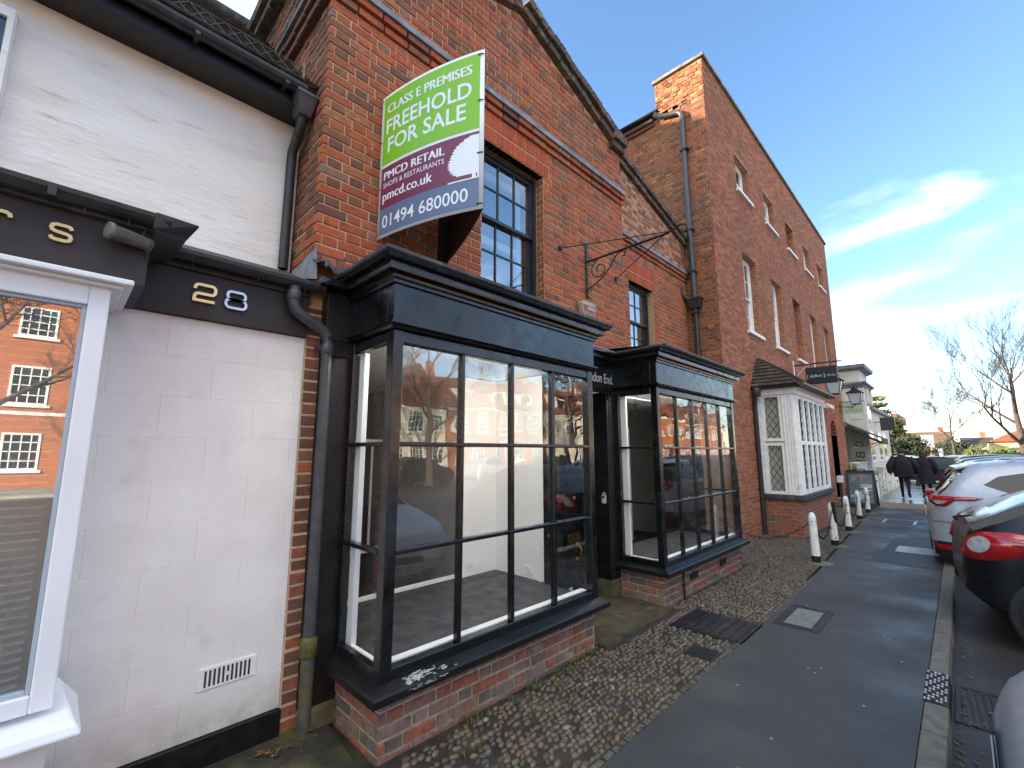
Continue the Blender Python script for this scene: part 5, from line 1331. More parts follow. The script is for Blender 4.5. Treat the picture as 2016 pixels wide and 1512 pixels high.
for i in range(nst):
    a, b = -.05 + 3.10 * i / nst, -.05 + 3.10 * (i + 1) / nst
    for s0, s1 in minus((TX0, TX1), holes((a + b) / 2, (a + b) / 2 + .001)): mb.box(s0, s1, TY, TY + .35, a, b)
mb.box(TX0, TX0 + .35, TY + .35, 4.05, -.05, TH).box(TX0, TX0 + .35, 4.05, 11, -.05, 9.05)
mb.box(TX1 - .35, TX1, TY + .35, 11, -.05, TH)
tw = mb.build('front_wall', MORTAR_T, TALL)
TB = Bricks()
TB.lay(tw, (0, TY, 0), (1, 0, 0), (0, -1, 0), TX0 - .013, TX1, -.04, 9.86, TLB, [3.2, 3.2, 2, 1.6], hole=holes, seed=51, proud=.007, depth=.03, hweights=[2, 3, 3, 1])
TB.lay(tw, (TX0, 0, 0), (0, -1, 0), (-1, 0, 0), -8.0, -TY - .008, 2.6, 7.0, SIDEB + [TLB[2]], [3, 2, 2.2, .3, 2], seed=52, proud=.008, depth=.03)
TB.lay(tw, (TX0, 0, 0), (0, -1, 0), (-1, 0, 0), -8.0, -TY - .008, 7.0, 8.95, SIDEB + [TLB[1]], [2, 2.4, 1.2, 1.0, 2], seed=53, proud=.008, depth=.03)  # warmer mix than below: the sunlit patch put into the brick colours
TB.lay(tw, (TX0, 0, 0), (0, -1, 0), (-1, 0, 0), -4.05, -TY - .008, 8.95, 9.86, SIDEB + [PALE[3]], [1, 3, 1, 3.5, 1], seed=54, proud=.010, depth=.05, rough=.012, bond='header')  # warmest mix paints in sunlight on the top; the roughness is its own
# window reveals: brick ends on the side that faces the camera
for zi, (a, b) in enumerate(rows_):
    for x in wx:
        TB.lay(tw, (x + ww, 0, 0), (0, -1, 0), (-1, 0, 0), -(TY + .2), -(TY + .002), a, b, TLB, [1, 2, 3, 0], bond='header', proud=.004, depth=.02, seed=int(x * 9 + zi))
        MB().box(x + ww - .001, x + ww + .003, TY, TY + .2, a, b).build('reveal', MORTAR_T, tw)
# parapet coping
mb = MB()
x = TX0 - .05
while x < TX1:
    w = min(.9, TX1 + .05 - x); mb2 = MB().box(x, x + w - .008, TY - .06, TY + .40, TH - .05, TH + .025); mb2.build('coping_stone', STONE, tw, bevel=.008); x += .9
MB().box(TX0 - .06, TX0 + .4, TY + .402, 4.09, TH - .05, TH + .025).build('coping_stone', STONE, tw, bevel=.008)
# windows
r = random.Random(3)
for zi, (a, b) in enumerate(rows_):
    for k, x in enumerate(wx):
        if k == 2:
            pn = MB().box(x - ww, x + ww, TY + .16, TY + .22, a, b).build('blind_window', MORTAR_T, TALL)
            TB.lay(pn, (0, TY + .16, 0), (1, 0, 0), (0, -1, 0), x - ww, x + ww, a, b, TLB, [1, 2, 3, 1], seed=60 + zi, depth=.02, proud=.006)
        else:
            sash(TALL, x - ww, x + ww, a + .05, b, TY + .13, 3 if zi == 0 else 2, 2 if zi == 0 else 1, WPAINT, GLASS_HI, seed=zi * 7 + k, box=.05)
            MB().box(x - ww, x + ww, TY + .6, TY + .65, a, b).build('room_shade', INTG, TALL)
        MB().box(x - ww - .06, x + ww + .06, TY - .07, TY + .13, a - .02, a + .05).build('window_sill', WPAINT, TALL, bevel=.006)
TB.finish(TALL)
MB().box(TX0, TX1, TY + .35, 11, 9.0, 9.1).build('roof', LEADD, TALL)
# rear wing eaves: corbels, gutter, stack and the downpipe on the side wall
ev = MB().box(TX0 - .06, TX0 + .1, 4.1, 8.0, 8.86, 8.94).box(TX0 - .12, TX0 + .1, 4.1, 8.0, 8.94, 9.02).build('eaves_corbel', SIDEB[2], TALL, bevel=.006)
mb = MB(); nn_ = 8
prof = [(TX0 - .17 + .055 * cos(a), 9.09 + .055 * sin(a)) for a in [pi + k * pi / nn_ for k in range(nn_ + 1)]]
for i in range(nn_): mb.add([(prof[i][0], 3.9, prof[i][1]), (prof[i + 1][0], 3.9, prof[i + 1][1]), (prof[i + 1][0], 8, prof[i + 1][1]), (prof[i][0], 8, prof[i][1])], [(0, 1, 2, 3), (3, 2, 1, 0)])
mb.build('side_gutter', PLASTIC, TALL)
MB().hexa([(TX0 - .1, 4.1, 9.08), (12, 4.1, 9.08), (12, 8, 9.08), (TX0 - .1, 8, 9.08)], [(TX0 - .1, 4.1, 9.12), (12, 4.1, 11), (12, 8, 11), (TX0 - .1, 8, 9.12)]).build('rear_roof', TILER, TALL)
sx = TX0 - .075
mb = MB(); mb.tube([(sx - .09, 4.0, 9.05), (sx - .05, 3.95, 8.98), (sx, 3.82, 8.93), (sx, 3.55, 8.86), (sx, 3.47, 8.80), (sx, 3.45, 8.70), (sx, 3.42, 4.62)], .052, 12)
pp = mb.build('side_downpipe', PIPE, TALL)
MB().hexa([(sx - .07, 3.32, 4.45), (sx + .06, 3.32, 4.45), (sx + .06, 3.50, 4.45), (sx - .07, 3.50, 4.45)], [(sx - .11, 3.28, 4.62), (sx + .07, 3.28, 4.62), (sx + .07, 3.54, 4.62), (sx - .11, 3.54, 4.62)]).box(sx - .12, sx + .07, 3.27, 3.55, 4.62, 4.66).build('rainwater_hopper', PLASTIC, TALL, bevel=.006)
MB().tube([(sx, 3.42, 4.46), (sx, 3.42, 2.5)], .048, 12).build('side_downpipe', PLASTIC, TALL)
MB().tube([(8.42, 3.64, 4.78), (8.52, 3.55, 4.66), (8.60, 3.46, 4.62)], .055, 10).lathe([(.06, 0), (.085, .02), (.085, .16), (.06, .18)], (8.42, 3.66, 4.72), 10).build('offset_pipe', PLASTIC, TALL)
for z in (7.9, 6.1, 4.35, 5.2):
    MB().box(sx - .065, sx + .075, 3.36, 3.52, z, z + .035).build('pipe_clip', PLASTIC, pp)

# ------------------------------------------------------------------ white timber bay with leaded lights
OX0, OX1, OY = 10.36, 13.25, 2.28
ORI = MB().box(OX0 + .01, OX1 - .01, OY + .03, 3.0, -.05, .70).build('timber_bay', MORTAR_T, TALL)
OB = Bricks()
OB.lay(ORI, (0, OY + .03, 0), (1, 0, 0), (0, -1, 0), OX0 + .01, OX1 - .01, -.04, .70, [PLB[2], PLB[0], TLB[1]], [2, 2, 2], seed=71, bond='stretcher')
OB.lay(ORI, (OX0 + .01, 0, 0), (0, -1, 0), (-1, 0, 0), -3.0, -(OY + .02), -.04, .70, [PLB[2], PLB[0], TLB[1], PLB[3]], [2, 2, 2, 1], seed=72, bond='stretcher')
OB.finish(ORI, nmax=40, rest_name='bay_brickwork')
MB().box(OX0 - .06, OX1 + .08, OY - .06, 3.0, .70, .80).build('bay_ledge', LEADD, ORI, bevel=.012)
mb = MB(); mb.box(OX0, OX1, OY, 3.0, 2.86, 2.93); mb.build('bay_head', WPAINT, ORI)
mb = MB(); usweep(mb, [(0, 2.80), (.03, 2.82), (.035, 2.90), (.075, 2.95), (.085, 2.98), (0, 2.985)], OX0, OX1, OY, 3.0); mb.build('bay_cornice', WPAINT, ORI)
# fluted corner post
for (x0, x1, y0, y1) in ((OX0, OX0 + .26, OY, OY + .03), (OX1 - .2, OX1, OY, OY + .03)):
    p = MB().box(x0, x1, y0 + .015, y0 + .06, .80, 2.82).build('corner_post', WPAINT, ORI)
    for i in range(5):
        xx = x0 + .026 + i * (x1 - x0 - .052) / 4
        MB().box(xx - .013, xx + .013, y0 - .004, y0 + .016, .80, 2.82).build('reed', WPAINT, p, bevel=.006)
p = MB().box(OX0 + .012, OX0 + .06, OY + .061, OY + .22, .80, 2.82).box(OX0 + .012, OX0 + .06, 2.86, 2.985, .80, 2.82).build('side_post', WPAINT, ORI)
for y0 in (OY + .03, OY + .085, OY + .14, OY + .195, 2.88, 2.93):
    MB().box(OX0 - .006, OX0 + .014, y0 - .014, y0 + .014, .80, 2.82).build('reed', WPAINT, p, bevel=.006)
# side lights with diamond leading
LEADB = pm('lead_cames', srgb(50, 50, 48), None, rough=.6)
PALEGL = pm('pale_backing', srgb(214, 212, 200), srgb(198, 196, 184), 2, .9)
ys0, ys1 = OY + .225, 2.86
for z0, z1, nm in ((.84, 1.80, 'lower_light'), (1.90, 2.80, 'upper_light')):
    fr = MB().box(OX0 + .005, OX0 + .05, ys0, ys0 + .05, z0 - .04, z1 + .03).box(OX0 + .005, OX0 + .05, ys1 - .05, ys1, z0 - .04, z1 + .03).box(OX0 + .005, OX0 + .05, ys0 + .05, ys1 - .05, z0 - .04, z0 + .02).box(OX0 + .005, OX0 + .05, ys0 + .05, ys1 - .05, z1 - .03, z1 + .03).build(nm, WPAINT, ORI, bevel=.004)
    ya, yb, za, zb_ = ys0 + .05, ys1 - .05, z0 + .02, z1 - .03
    mb = MB(); dy, dz = .125, .185
    def seg(y0, q0, y1, q1):
        mb.tube([(OX0 + .022, y0, q0), (OX0 + .022, y1, q1)], .0075, 4, caps=False)
    sl_ = dz / dy
    c = -20
    for c in range(-14, 24):
        for s_ in (1, -1):
            # line z = za + s*(y-ya)*sl + c*dz, clipped to the light
            pts = []
            for y in (ya, yb): pts.append((y, za + s_ * (y - ya) * sl_ + c * dz))
            (y0, q0), (y1, q1) = pts
            if max(q0, q1) <= za or min(q0, q1) >= zb_: continue
            def clip(y0, q0, y1, q1, zl):
                return y0 + (y1 - y0) * (zl - q0) / (q1 - q0)
            a_, b_ = (y0, q0), (y1, q1)
            out = []
            for (yy, qq), (yo, qo) in ((a_, b_), (b_, a_)):
                if qq < za: out.append((clip(y0, q0, y1, q1, za), za))
                elif qq > zb_: out.append((clip(y0, q0, y1, q1, zb_), zb_))
                else: out.append((yy, qq))
            seg(out[0][0], out[0][1], out[1][0], out[1][1])
    for zz in (za + (zb_ - za) * .5,): mb.tube([(OX0 + .02, ya, zz), (OX0 + .02, yb, zz)], .003, 4)
    mb.build('lead_cames', LEADB, ORI)
    pane('pane', [(OX0 + .03, yb, za), (OX0 + .03, ya, za), (OX0 + .03, ya, zb_), (OX0 + .03, yb, zb_)], GLASS, ORI)
# front lights: five mullioned columns
nfl = 5; fx0, fx1 = OX0 + .27, OX1 - .21
for i in range(nfl + 1):
    x = fx0 + (fx1 - fx0) * i / nfl
    MB().box(x - .055, x + .055, OY - .025, OY + .05, .80, 2.80).build('front_mullion', WPAINT, ORI, bevel=.012)
for z0, z1 in ((.80, .88), (1.79, 1.87), (2.74, 2.81)): MB().box(fx0, fx1, OY - .008, OY + .04, z0, z1).build('front_rail', WPAINT, ORI, bevel=.005)
for i in range(nfl):
    xa_, xb_ = fx0 + (fx1 - fx0) * i / nfl + .05, fx0 + (fx1 - fx0) * (i + 1) / nfl - .05
    for z0, z1 in ((.88, 1.79), (1.87, 2.74)):
        pane('pane', [(xa_, OY + .03, z0), (xb_, OY + .03, z0), (xb_, OY + .03, z1), (xa_, OY + .03, z1)], GLASS, ORI)
        mb = MB(); m_ = 4
        for c in range(-3, 8):
            for s_ in (1, -1):
                w_ = xb_ - xa_; step = (z1 - z0) / 5
                q0 = z0 + c * step; q1 = q0 + s_ * w_ * 1.45
                a_, b_ = (xa_, q0), (xb_, q1)
                lo, hi = min(q0, q1), max(q0, q1)
                if hi <= z0 or lo >= z1: continue
                cl = lambda q: xa_ + (xb_ - xa_) * (q - q0) / (q1 - q0)
                P = [(cl(min(max(v, z0), z1)), min(max(v, z0), z1)) for v in (q0, q1)]
                mb.tube([(P[0][0], OY + .024, P[0][1]), (P[1][0], OY + .024, P[1][1])], .007, 4, caps=False)
        mb.build('lead_cames', LEADB, ORI)
MB().box(OX0 + .12, OX1 - .1, OY + .18, OY + .2, .8, 2.85).box(OX0 + .12, OX0 + .14, OY + .2, 3.0, .8, 2.85).build('pale_blind', PALEGL, ORI)
# hipped tile roof with gutter
P = [(OX0 - .16, OY - .16, 2.99), (OX1 + .16, OY - .16, 2.99), (OX1 + .16, 3.0, 2.99), (OX0 - .16, 3.0, 2.99), (OX0 + .42, 3.0, 3.72), (OX1 - .42, 3.0, 3.72)]
rfm = MB().add(P, [(0, 1, 5, 4), (0, 4, 3), (1, 2, 5), (3, 2, 1, 0), (2, 3, 4, 5)]).build('bay_roof', TILED, ORI)
nr = 9
for k in range(nr):
    f0, f1 = k / nr, (k + 1.25) / nr
    for side_ in ('left', 'front'):
        if side_ == 'left':
            a, b, tp, tq = Vector(P[3]), Vector(P[0]), Vector(P[4]), Vector(P[4])
        else:
            a, b, tp, tq = Vector(P[0]), Vector(P[1]), Vector(P[4]), Vector(P[5])
        f1c = min(f1, 1)
        q = [a.lerp(tp, f0), b.lerp(tq, f0), b.lerp(tq, f1c), a.lerp(tp, f1c)]
        nrm = (b - a).cross(tp - a).normalized()
        if nrm.z < 0: nrm = -nrm
        e0, e1 = nrm * .034, nrm * .006
        MB().add([q[0], q[1], q[2], q[3], q[0] + e0, q[1] + e0, q[2] + e1, q[3] + e1], [(4, 5, 6, 7), (0, 1, 5, 4), (1, 2, 6, 5), (3, 0, 4, 7), (3, 2, 1, 0)]).build('tile_course', TILED, ORI)
g = gutter('bay_gutter', OX0 - .2, OX1 + .22, OY - .20, 3.0, .055, PIPE, ORI)
MB().box(OX0 - .14, OX0 + .02, OY - .12, 3.0, 2.93, 3.0).box(OX0, OX1 + .15, OY - .15, OY + .02, 2.955, 2.99).build('roof_soffit', BLACKW, ORI)
mb = MB(); mb.tube([(OX0 - .22, 2.84, 2.98), (OX0 - .22, 2.90, 2.88), (OX0 - .16, 2.93, 2.70), (OX0 - .13, 2.95, 2.55), (OX0 - .13, 2.95, .02)], .045, 10); mb.lathe([(.05, 0), (.08, .04), (.08, .16), (.05, .2)], (OX0 - .2, 2.88, 2.78), 10); mb.build('bay_downpipe', PLASTIC, TALL)

# ------------------------------------------------------------------ arches, doors
for k, (cx, hw, zt) in enumerate(ARCH):
    zs = zt - hw
    arc = [(cx - hw, -.02)] + [(cx - hw * cos(a), zs + hw * sin(a)) for a in [pi * i / 12 for i in range(13)]] + [(cx + hw, -.02)]
    dk = MB().prism(arc, XZ(TY), -.40 if k else -.18, -.36 if k else -.15).build('arched_door', BLACKP if k else TLB[1], TALL)
    # brick soffit lining of the arch
    mb = MB()
    for i in range(len(arc) - 1):
        (a, b), (c, d) = arc[i], arc[i + 1]
        mb.add([(a, TY - .004, b), (c, TY - .004, d), (c, TY + .38, d), (a, TY + .38, b)], [(0, 1, 2, 3), (3, 2, 1, 0)])
    mb.build('arch_lining', TLB[3], TALL)
    for i in range(17):
        a0_, a1_ = pi * i / 17, pi * (i + .9) / 17
        q = [(cx - rr_ * cos(aa), zs + rr_ * sin(aa)) for rr_, aa in ((hw, a0_), (hw + .22, a0_), (hw + .22, a1_), (hw, a1_))]
        MB().prism(q, XZ(TY), -.05, .011).build('voussoir', RUB[i % 2], TALL)
    if k:
        qbox('door_light', (cx - .2, cx + .2, TY + .345, TY + .36, 1.2, 1.9), GLASS_D, dk)
MB().box(18.1, 19.4, 2.45, 3.05, -.05, .14).build('door_step', STONE, TALL, .02)
# ------------------------------------------------------------------ signs and lamps on the tall building
t = thing('clinic_sign', 'black hanging clinic sign on a projecting bar above the timber bay', 'hanging sign', (14.0, 3.0, 3.9))
MB().box(13.98, 14.02, 1.92, 3.0, 3.955, 3.985).build('sign_arm', BLACKW, t)
MB().tube([(14.0, 2.98, 3.62), (14.0, 2.68, 3.955)], .008, 6).box(13.975, 14.025, 2.975, 3.0, 3.55, 4.1).build('arm_brace', WPAINT, t)
pn = MB().box(13.985, 14.015, 2.03, 2.72, 3.42, 3.87).build('sign_panel', pm('sign_black', srgb(24, 26, 32), None, rough=.4), t)
mb = MB(); cf = YZ(13.984)
add_text(mb, '[ define ]', (-2.69, -2.30, 3.575, 3.68), cf, .003, .006); add_text(mb, 'clinic', (-2.27, -2.06, 3.60, 3.66), cf, .003)
mb.build('lettering', pm('sign_silver', srgb(196, 198, 202), None, rough=.4), pn)
for y in (2.15, 2.6): MB().tube([(14.0, y, 3.87), (14.0, y, 3.96)], .005, 5).build('sign_hanger', IRONB, t)
FROST = pm('lantern_glass', srgb(196, 206, 210), None, rough=.3)
def lantern(x, y, z, s, label, wall=True):
    t = thing('wall_lantern', label, 'lantern', (x, y, z - .3), 'wall lanterns outside the tall building')
    def fr(w, zz): return [(x - w, y - w, zz), (x + w, y - w, zz), (x + w, y + w, zz), (x - w, y + w, zz)]
    MB().hexa(fr(.11 * s, z - .25 * s), fr(.19 * s, z + .12 * s)).build('glass_body', FROST, t)
    mb = MB()
    for sx_ in (-1, 1):
        for sy_ in (-1, 1): mb.tube([(x + sx_ * .113 * s, y + sy_ * .113 * s, z - .26 * s), (x + sx_ * .195 * s, y + sy_ * .195 * s, z + .13 * s)], .012 * s, 5)
    for w, zz in ((.115, -.255), (.197, .125)):
        c = fr(w * s, z + zz * s)
        for i in range(4): mb.tube([c[i], c[(i + 1) % 4]], .012 * s, 5)
    mb.build('lantern_frame', BLACKW, t)
    MB().hexa(fr(.25 * s, z + .13 * s), fr(.09 * s, z + .25 * s)).lathe([(.085 * s, .24 * s), (.10 * s, .26 * s), (.10 * s, .29 * s), (.04 * s, .36 * s), (.05 * s, .38 * s), (.02 * s, .41 * s), (.0001, .43 * s)], (x, y, z), 10).build('lantern_roof', BLACKW, t)
    MB().tube([(x, y, z - .27 * s), (x, y + .1, z - .36 * s), (x, (y + 3) / 2, z - .33 * s), (x, 3.0, z - .30 * s)], .012, 6).tube([(x, y + .05, z - .3 * s), (x, y + .14, z - .42 * s), (x, y + .25, z - .36 * s), (x, y + .2, z - .3 * s)], .008, 5).build('scroll_bracket', IRONB, t)
lantern(16.3, 2.47, 3.62, 1.0, 'black wall lantern half hidden behind the clinic sign')
lantern(18.6, 2.28, 3.46, .95, 'black wall lantern clear of the clinic sign, nearest the white building')
t = thing('security_light', 'white twin security light above the arched doorways', 'security light', (17.6, 2.95, 3.1))
MB().box(17.45, 17.62, 2.93, 3.0, 3.05, 3.2).build('base', UPVC, t, bevel=.01)
for dx in (-.05, .28): MB().hexa([(17.5 + dx, 2.78, 3.02), (17.66 + dx, 2.78, 3.02), (17.66 + dx, 2.92, 3.08), (17.5 + dx, 2.92, 3.08)], [(17.5 + dx, 2.78, 3.14), (17.66 + dx, 2.78, 3.14), (17.66 + dx, 2.92, 3.22), (17.5 + dx, 2.92, 3.22)]).build('lamp_head', UPVC, t, bevel=.02)
t = thing('pale_green_sign', 'pale green hanging sign at the far corner of the tall building', 'hanging sign', (20.3, 2.7, 3.1))
MB().box(20.28, 20.32, 2.30, 2.9, 3.02, 3.42).build('panel', pm('pale_green', srgb(176, 190, 166), None, rough=.5), t)
MB().box(20.28, 20.32, 2.25, 3.0, 3.44, 3.47).build('arm', IRONB, t)
MB().box(20.276, 20.279, 2.36, 2.82, 3.13, 3.145).build('printed_line', pm('sign_sage', srgb(120, 136, 110), None, rough=.5), t); MB().prism([(-2.66, 3.24), (-2.56, 3.24), (-2.61, 3.34)], YZ(20.279), 0, .003).build('printed_mark', MATS['sign_sage'], t)
t = thing('yellow_alarm_box', 'small yellow alarm box at the far corner of the brick wall', 'alarm box', (20.6, 2.95, 3.2))
MB().prism([(20.45, 3.12), (20.65, 3.12), (20.7, 3.42), (20.4, 3.42)], XZ(2.99), 0, .1).build('case', pm('alarm_yellow', srgb(206, 160, 30), None, rough=.5), t, bevel=.01)
t = thing('post_box_on_stand', 'small white box on a brown stand beside the arched doorway', 'letter box', (16.9, 2.7, 0))
MB().box(16.8, 17.05, 2.60, 2.74, .72, .92).build('box', UPVC, t, bevel=.01)
MB().box(16.87, 16.97, 2.64, 2.70, -.02, .72).build('stand', pm('stand_brown', srgb(72, 58, 46), None, rough=.8), t)

# ------------------------------------------------------------------ white posts and chains
PP = [(8.22, 1.697, .73), (9.88, 1.731, .745), (11.87, 1.81, .72), (14.06, 1.91, .70), (15.72, 1.93, .68)]
PL = ['nearest white wooden post, tallest in view, on the cobbles before the bay',
      'second white post from the camera, its top broken away and dark',
      'third white post from the camera, before the brick base of the timber bay',
      'fourth white post from the camera, overlapping the foot of the A-board',
      'fifth white post, farthest of the row, standing before the A-board']
DARKW = pm('rotten_wood', srgb(50, 42, 34), srgb(34, 30, 26), 12, .9, bump=.6)
r = random.Random(5)
for i, (x, y, h) in enumerate(PP):
    t = thing('bollard_post', PL[i], 'post', (x, y, 0), 'white posts along the cobbles')
    w = .052; lx, ly = r.uniform(-.012, .012), r.uniform(-.012, .012)
    def oc(w, zz, dx=0, dy=0): return [(x + dx + w * 1.08 * cos(a), y + dy + w * 1.08 * sin(a), zz) for a in [pi / 8 + k * pi / 4 for k in range(8)]]
    rings = [oc(w * 1.05, .10), oc(w * .9, h - .06, lx, ly), oc(w * .45, h, lx, ly)]
    mb = MB()
    for a, b in zip(rings[:-1], rings[1:]):
        mb.add(a + b, [(k, (k + 1) % 8, 8 + (k + 1) % 8, 8 + k) for k in range(8)])
    mb.add(rings[-1], [tuple(range(8))]); mb.build('shaft', POSTW, t)
    mb = MB(); a, b = oc(w * 1.12, -.03), oc(w * 1.08, .105)
    mb.add(a + b, [(k, (k + 1) % 8, 8 + (k + 1) % 8, 8 + k) for k in range(8)] + [tuple(range(8, 16))]); mb.build('black_foot', IRONB, t)
    MB().lathe([(.19, -.012), (.15, .006), (.07, .016), (.0001, .017)], (x + .04, y - .04, 0), 12).build('mortar_collar', pm('collar_%d' % i, srgb(112, 106, 88), srgb(90, 86, 70), 10, .9, bump=.6), t)
    if i == 1:
        MB().hexa([(x - .03, y - .06, h - .34), (x + .05, y - .062, h - .30), (x + .05, y - .02, h - .3), (x - .03, y - .02, h - .34)], [(x - .055, y - .055, h + .01), (x + .0, y - .057, h + .015), (x + .02, y, h + .015), (x - .05, y, h + .01)]).build('rot', DARKW, t)
    MB().tube([(x - .05, y, h - .13), (x + .05, y, h - .13)], .009, 6).build('chain_eye', IRONB, t)
def chain(p, q, sag, label):
    p, q = Vector(p), Vector(q); L = (q - p).length; n = max(8, int(L * 1.08 / .062))
    mb = MB(); pts = []
    for k in range(n + 1):
        u = k / n; c = p.lerp(q, u); c.z -= sag * 4 * u * (1 - u); pts.append(c)
    for k in range(n):
        a, b = pts[k], pts[k + 1]; d = (b - a).normalized(); s_ = d.cross(Vector((0, 0, 1))).normalized(); u_ = s_.cross(d)
        w = s_ if k % 2 else u_; m = (a + b) / 2; hl = (b - a).length * .66
        ring = [m + d * hl * cos(g) + w * .017 * sin(g) for g in [j * pi / 3 for j in range(6)]]
        mb.tube(ring + [ring[0]], .0055, 4, caps=False)
    tag(mb.build('iron_chain', IRONB), label, 'chain', 'chains between the white posts')
chain((7.36, 2.9, .74), (8.22, 1.72, .6), .33, 'rusty chain hanging from the black bay to the nearest white post')
chain((8.24, 1.71, .6), (9.86, 1.735, .62), .36, 'rusty chain sagging between the nearest and second white posts')
chain((9.9, 1.735, .62), (11.85, 1.81, .6), .38, 'rusty chain sagging between the second and third white posts')
chain((11.9, 1.81, .6), (14.04, 1.91, .57), .38, 'rusty chain sagging between the third and fourth white posts')
chain((14.1, 1.91, .57), (15.7, 1.93, .55), .34, 'rusty chain sagging between the two farthest white posts')

# ------------------------------------------------------------------ A-board
t = thing('pavement_board', 'black framed pavement A-board with grey clinic poster', 'A-board', (17.4, 2.2, 0))
def ab(a, b, d): return (17.45 + (1.12 - b) * -.16 - d + .10, 2.60 - a * .70, b)     # leaning front leaf facing the camera
def slab(mb, a0, a1, b0, b1, d0, d1):
    q = [ab(a0, b0, d0), ab(a1, b0, d0), ab(a1, b1, d0), ab(a0, b1, d0)]; p = [ab(a0, b0, d1), ab(a1, b0, d1), ab(a1, b1, d1), ab(a0, b1, d1)]
    mb.hexa(q, p)
mb = MB(); slab(mb, 0, .08, 0, 1.04, 0, .03); slab(mb, .92, 1, 0, 1.04, 0, .03); slab(mb, .08, .92, .98, 1.04, 0, .03); slab(mb, .08, .92, .06, .12, 0, .03); slab(mb, .3, .7, 1.04, 1.07, 0, .03); slab(mb, .3, .38, 1.07, 1.11, 0, .03); slab(mb, .62, .7, 1.07, 1.11, 0, .03); slab(mb, .36, .64, 1.10, 1.13, 0, .03)
mb.build('frame', PLASTIC, t)
mb = MB(); slab(mb, .08, .92, .12, .98, 0, .014); ps = mb.build('poster', pm('poster_grey', srgb(112, 124, 134), srgb(90, 100, 110), 3, .4), t)
mb = MB()
for cx, cy, rx, ry in ((.30, .80, .15, .12), (.50, .86, .16, .07)):
    q = [ab(cx + rx * cos(g), cy + ry * sin(g), .017) for g in [k * pi / 8 for k in range(16)]]; mb.add(q, [tuple(range(16))])
mb.build('poster_figure', pm('poster_tone', srgb(150, 136, 128), srgb(100, 90, 86), 6, .5), ps)
mb = MB()
for k, (w, y) in enumerate(((.40, .64), (.34, .60), (.40, .56), (.3, .48))): mb.add([ab(.88 - w, y, .018), ab(.88, y, .018), ab(.88, y + .018, .018), ab(.88 - w, y + .018, .018)], [(0, 1, 2, 3)])
mb.build('poster_text_lines', UPVC, ps)
mb = MB(); rp = random.Random(2)
for k in range(14):
    cx, cy = .45 + rp.gauss(0, .12), .32 + rp.gauss(0, .05); q = [ab(cx + .06 * cos(g) * rp.uniform(.6, 1.2), cy + .04 * sin(g) * rp.uniform(.6, 1.2), .0185 + k * .0003) for g in [j * pi / 4 for j in range(8)]]; mb.add(q, [tuple(range(8))])
mb.build('poster_flowers', pm('poster_blue', srgb(150, 186, 216), srgb(200, 214, 226), 12, .5), ps)
MB().hexa([(17.95, 1.90, 0), (17.98, 1.90, 0), (17.98, 2.60, 0), (17.95, 2.60, 0)], [(17.50, 1.90, 1.08), (17.53, 1.90, 1.08), (17.53, 2.60, 1.08), (17.50, 2.60, 1.08)]).build('rear_leaf', PLASTIC, t)

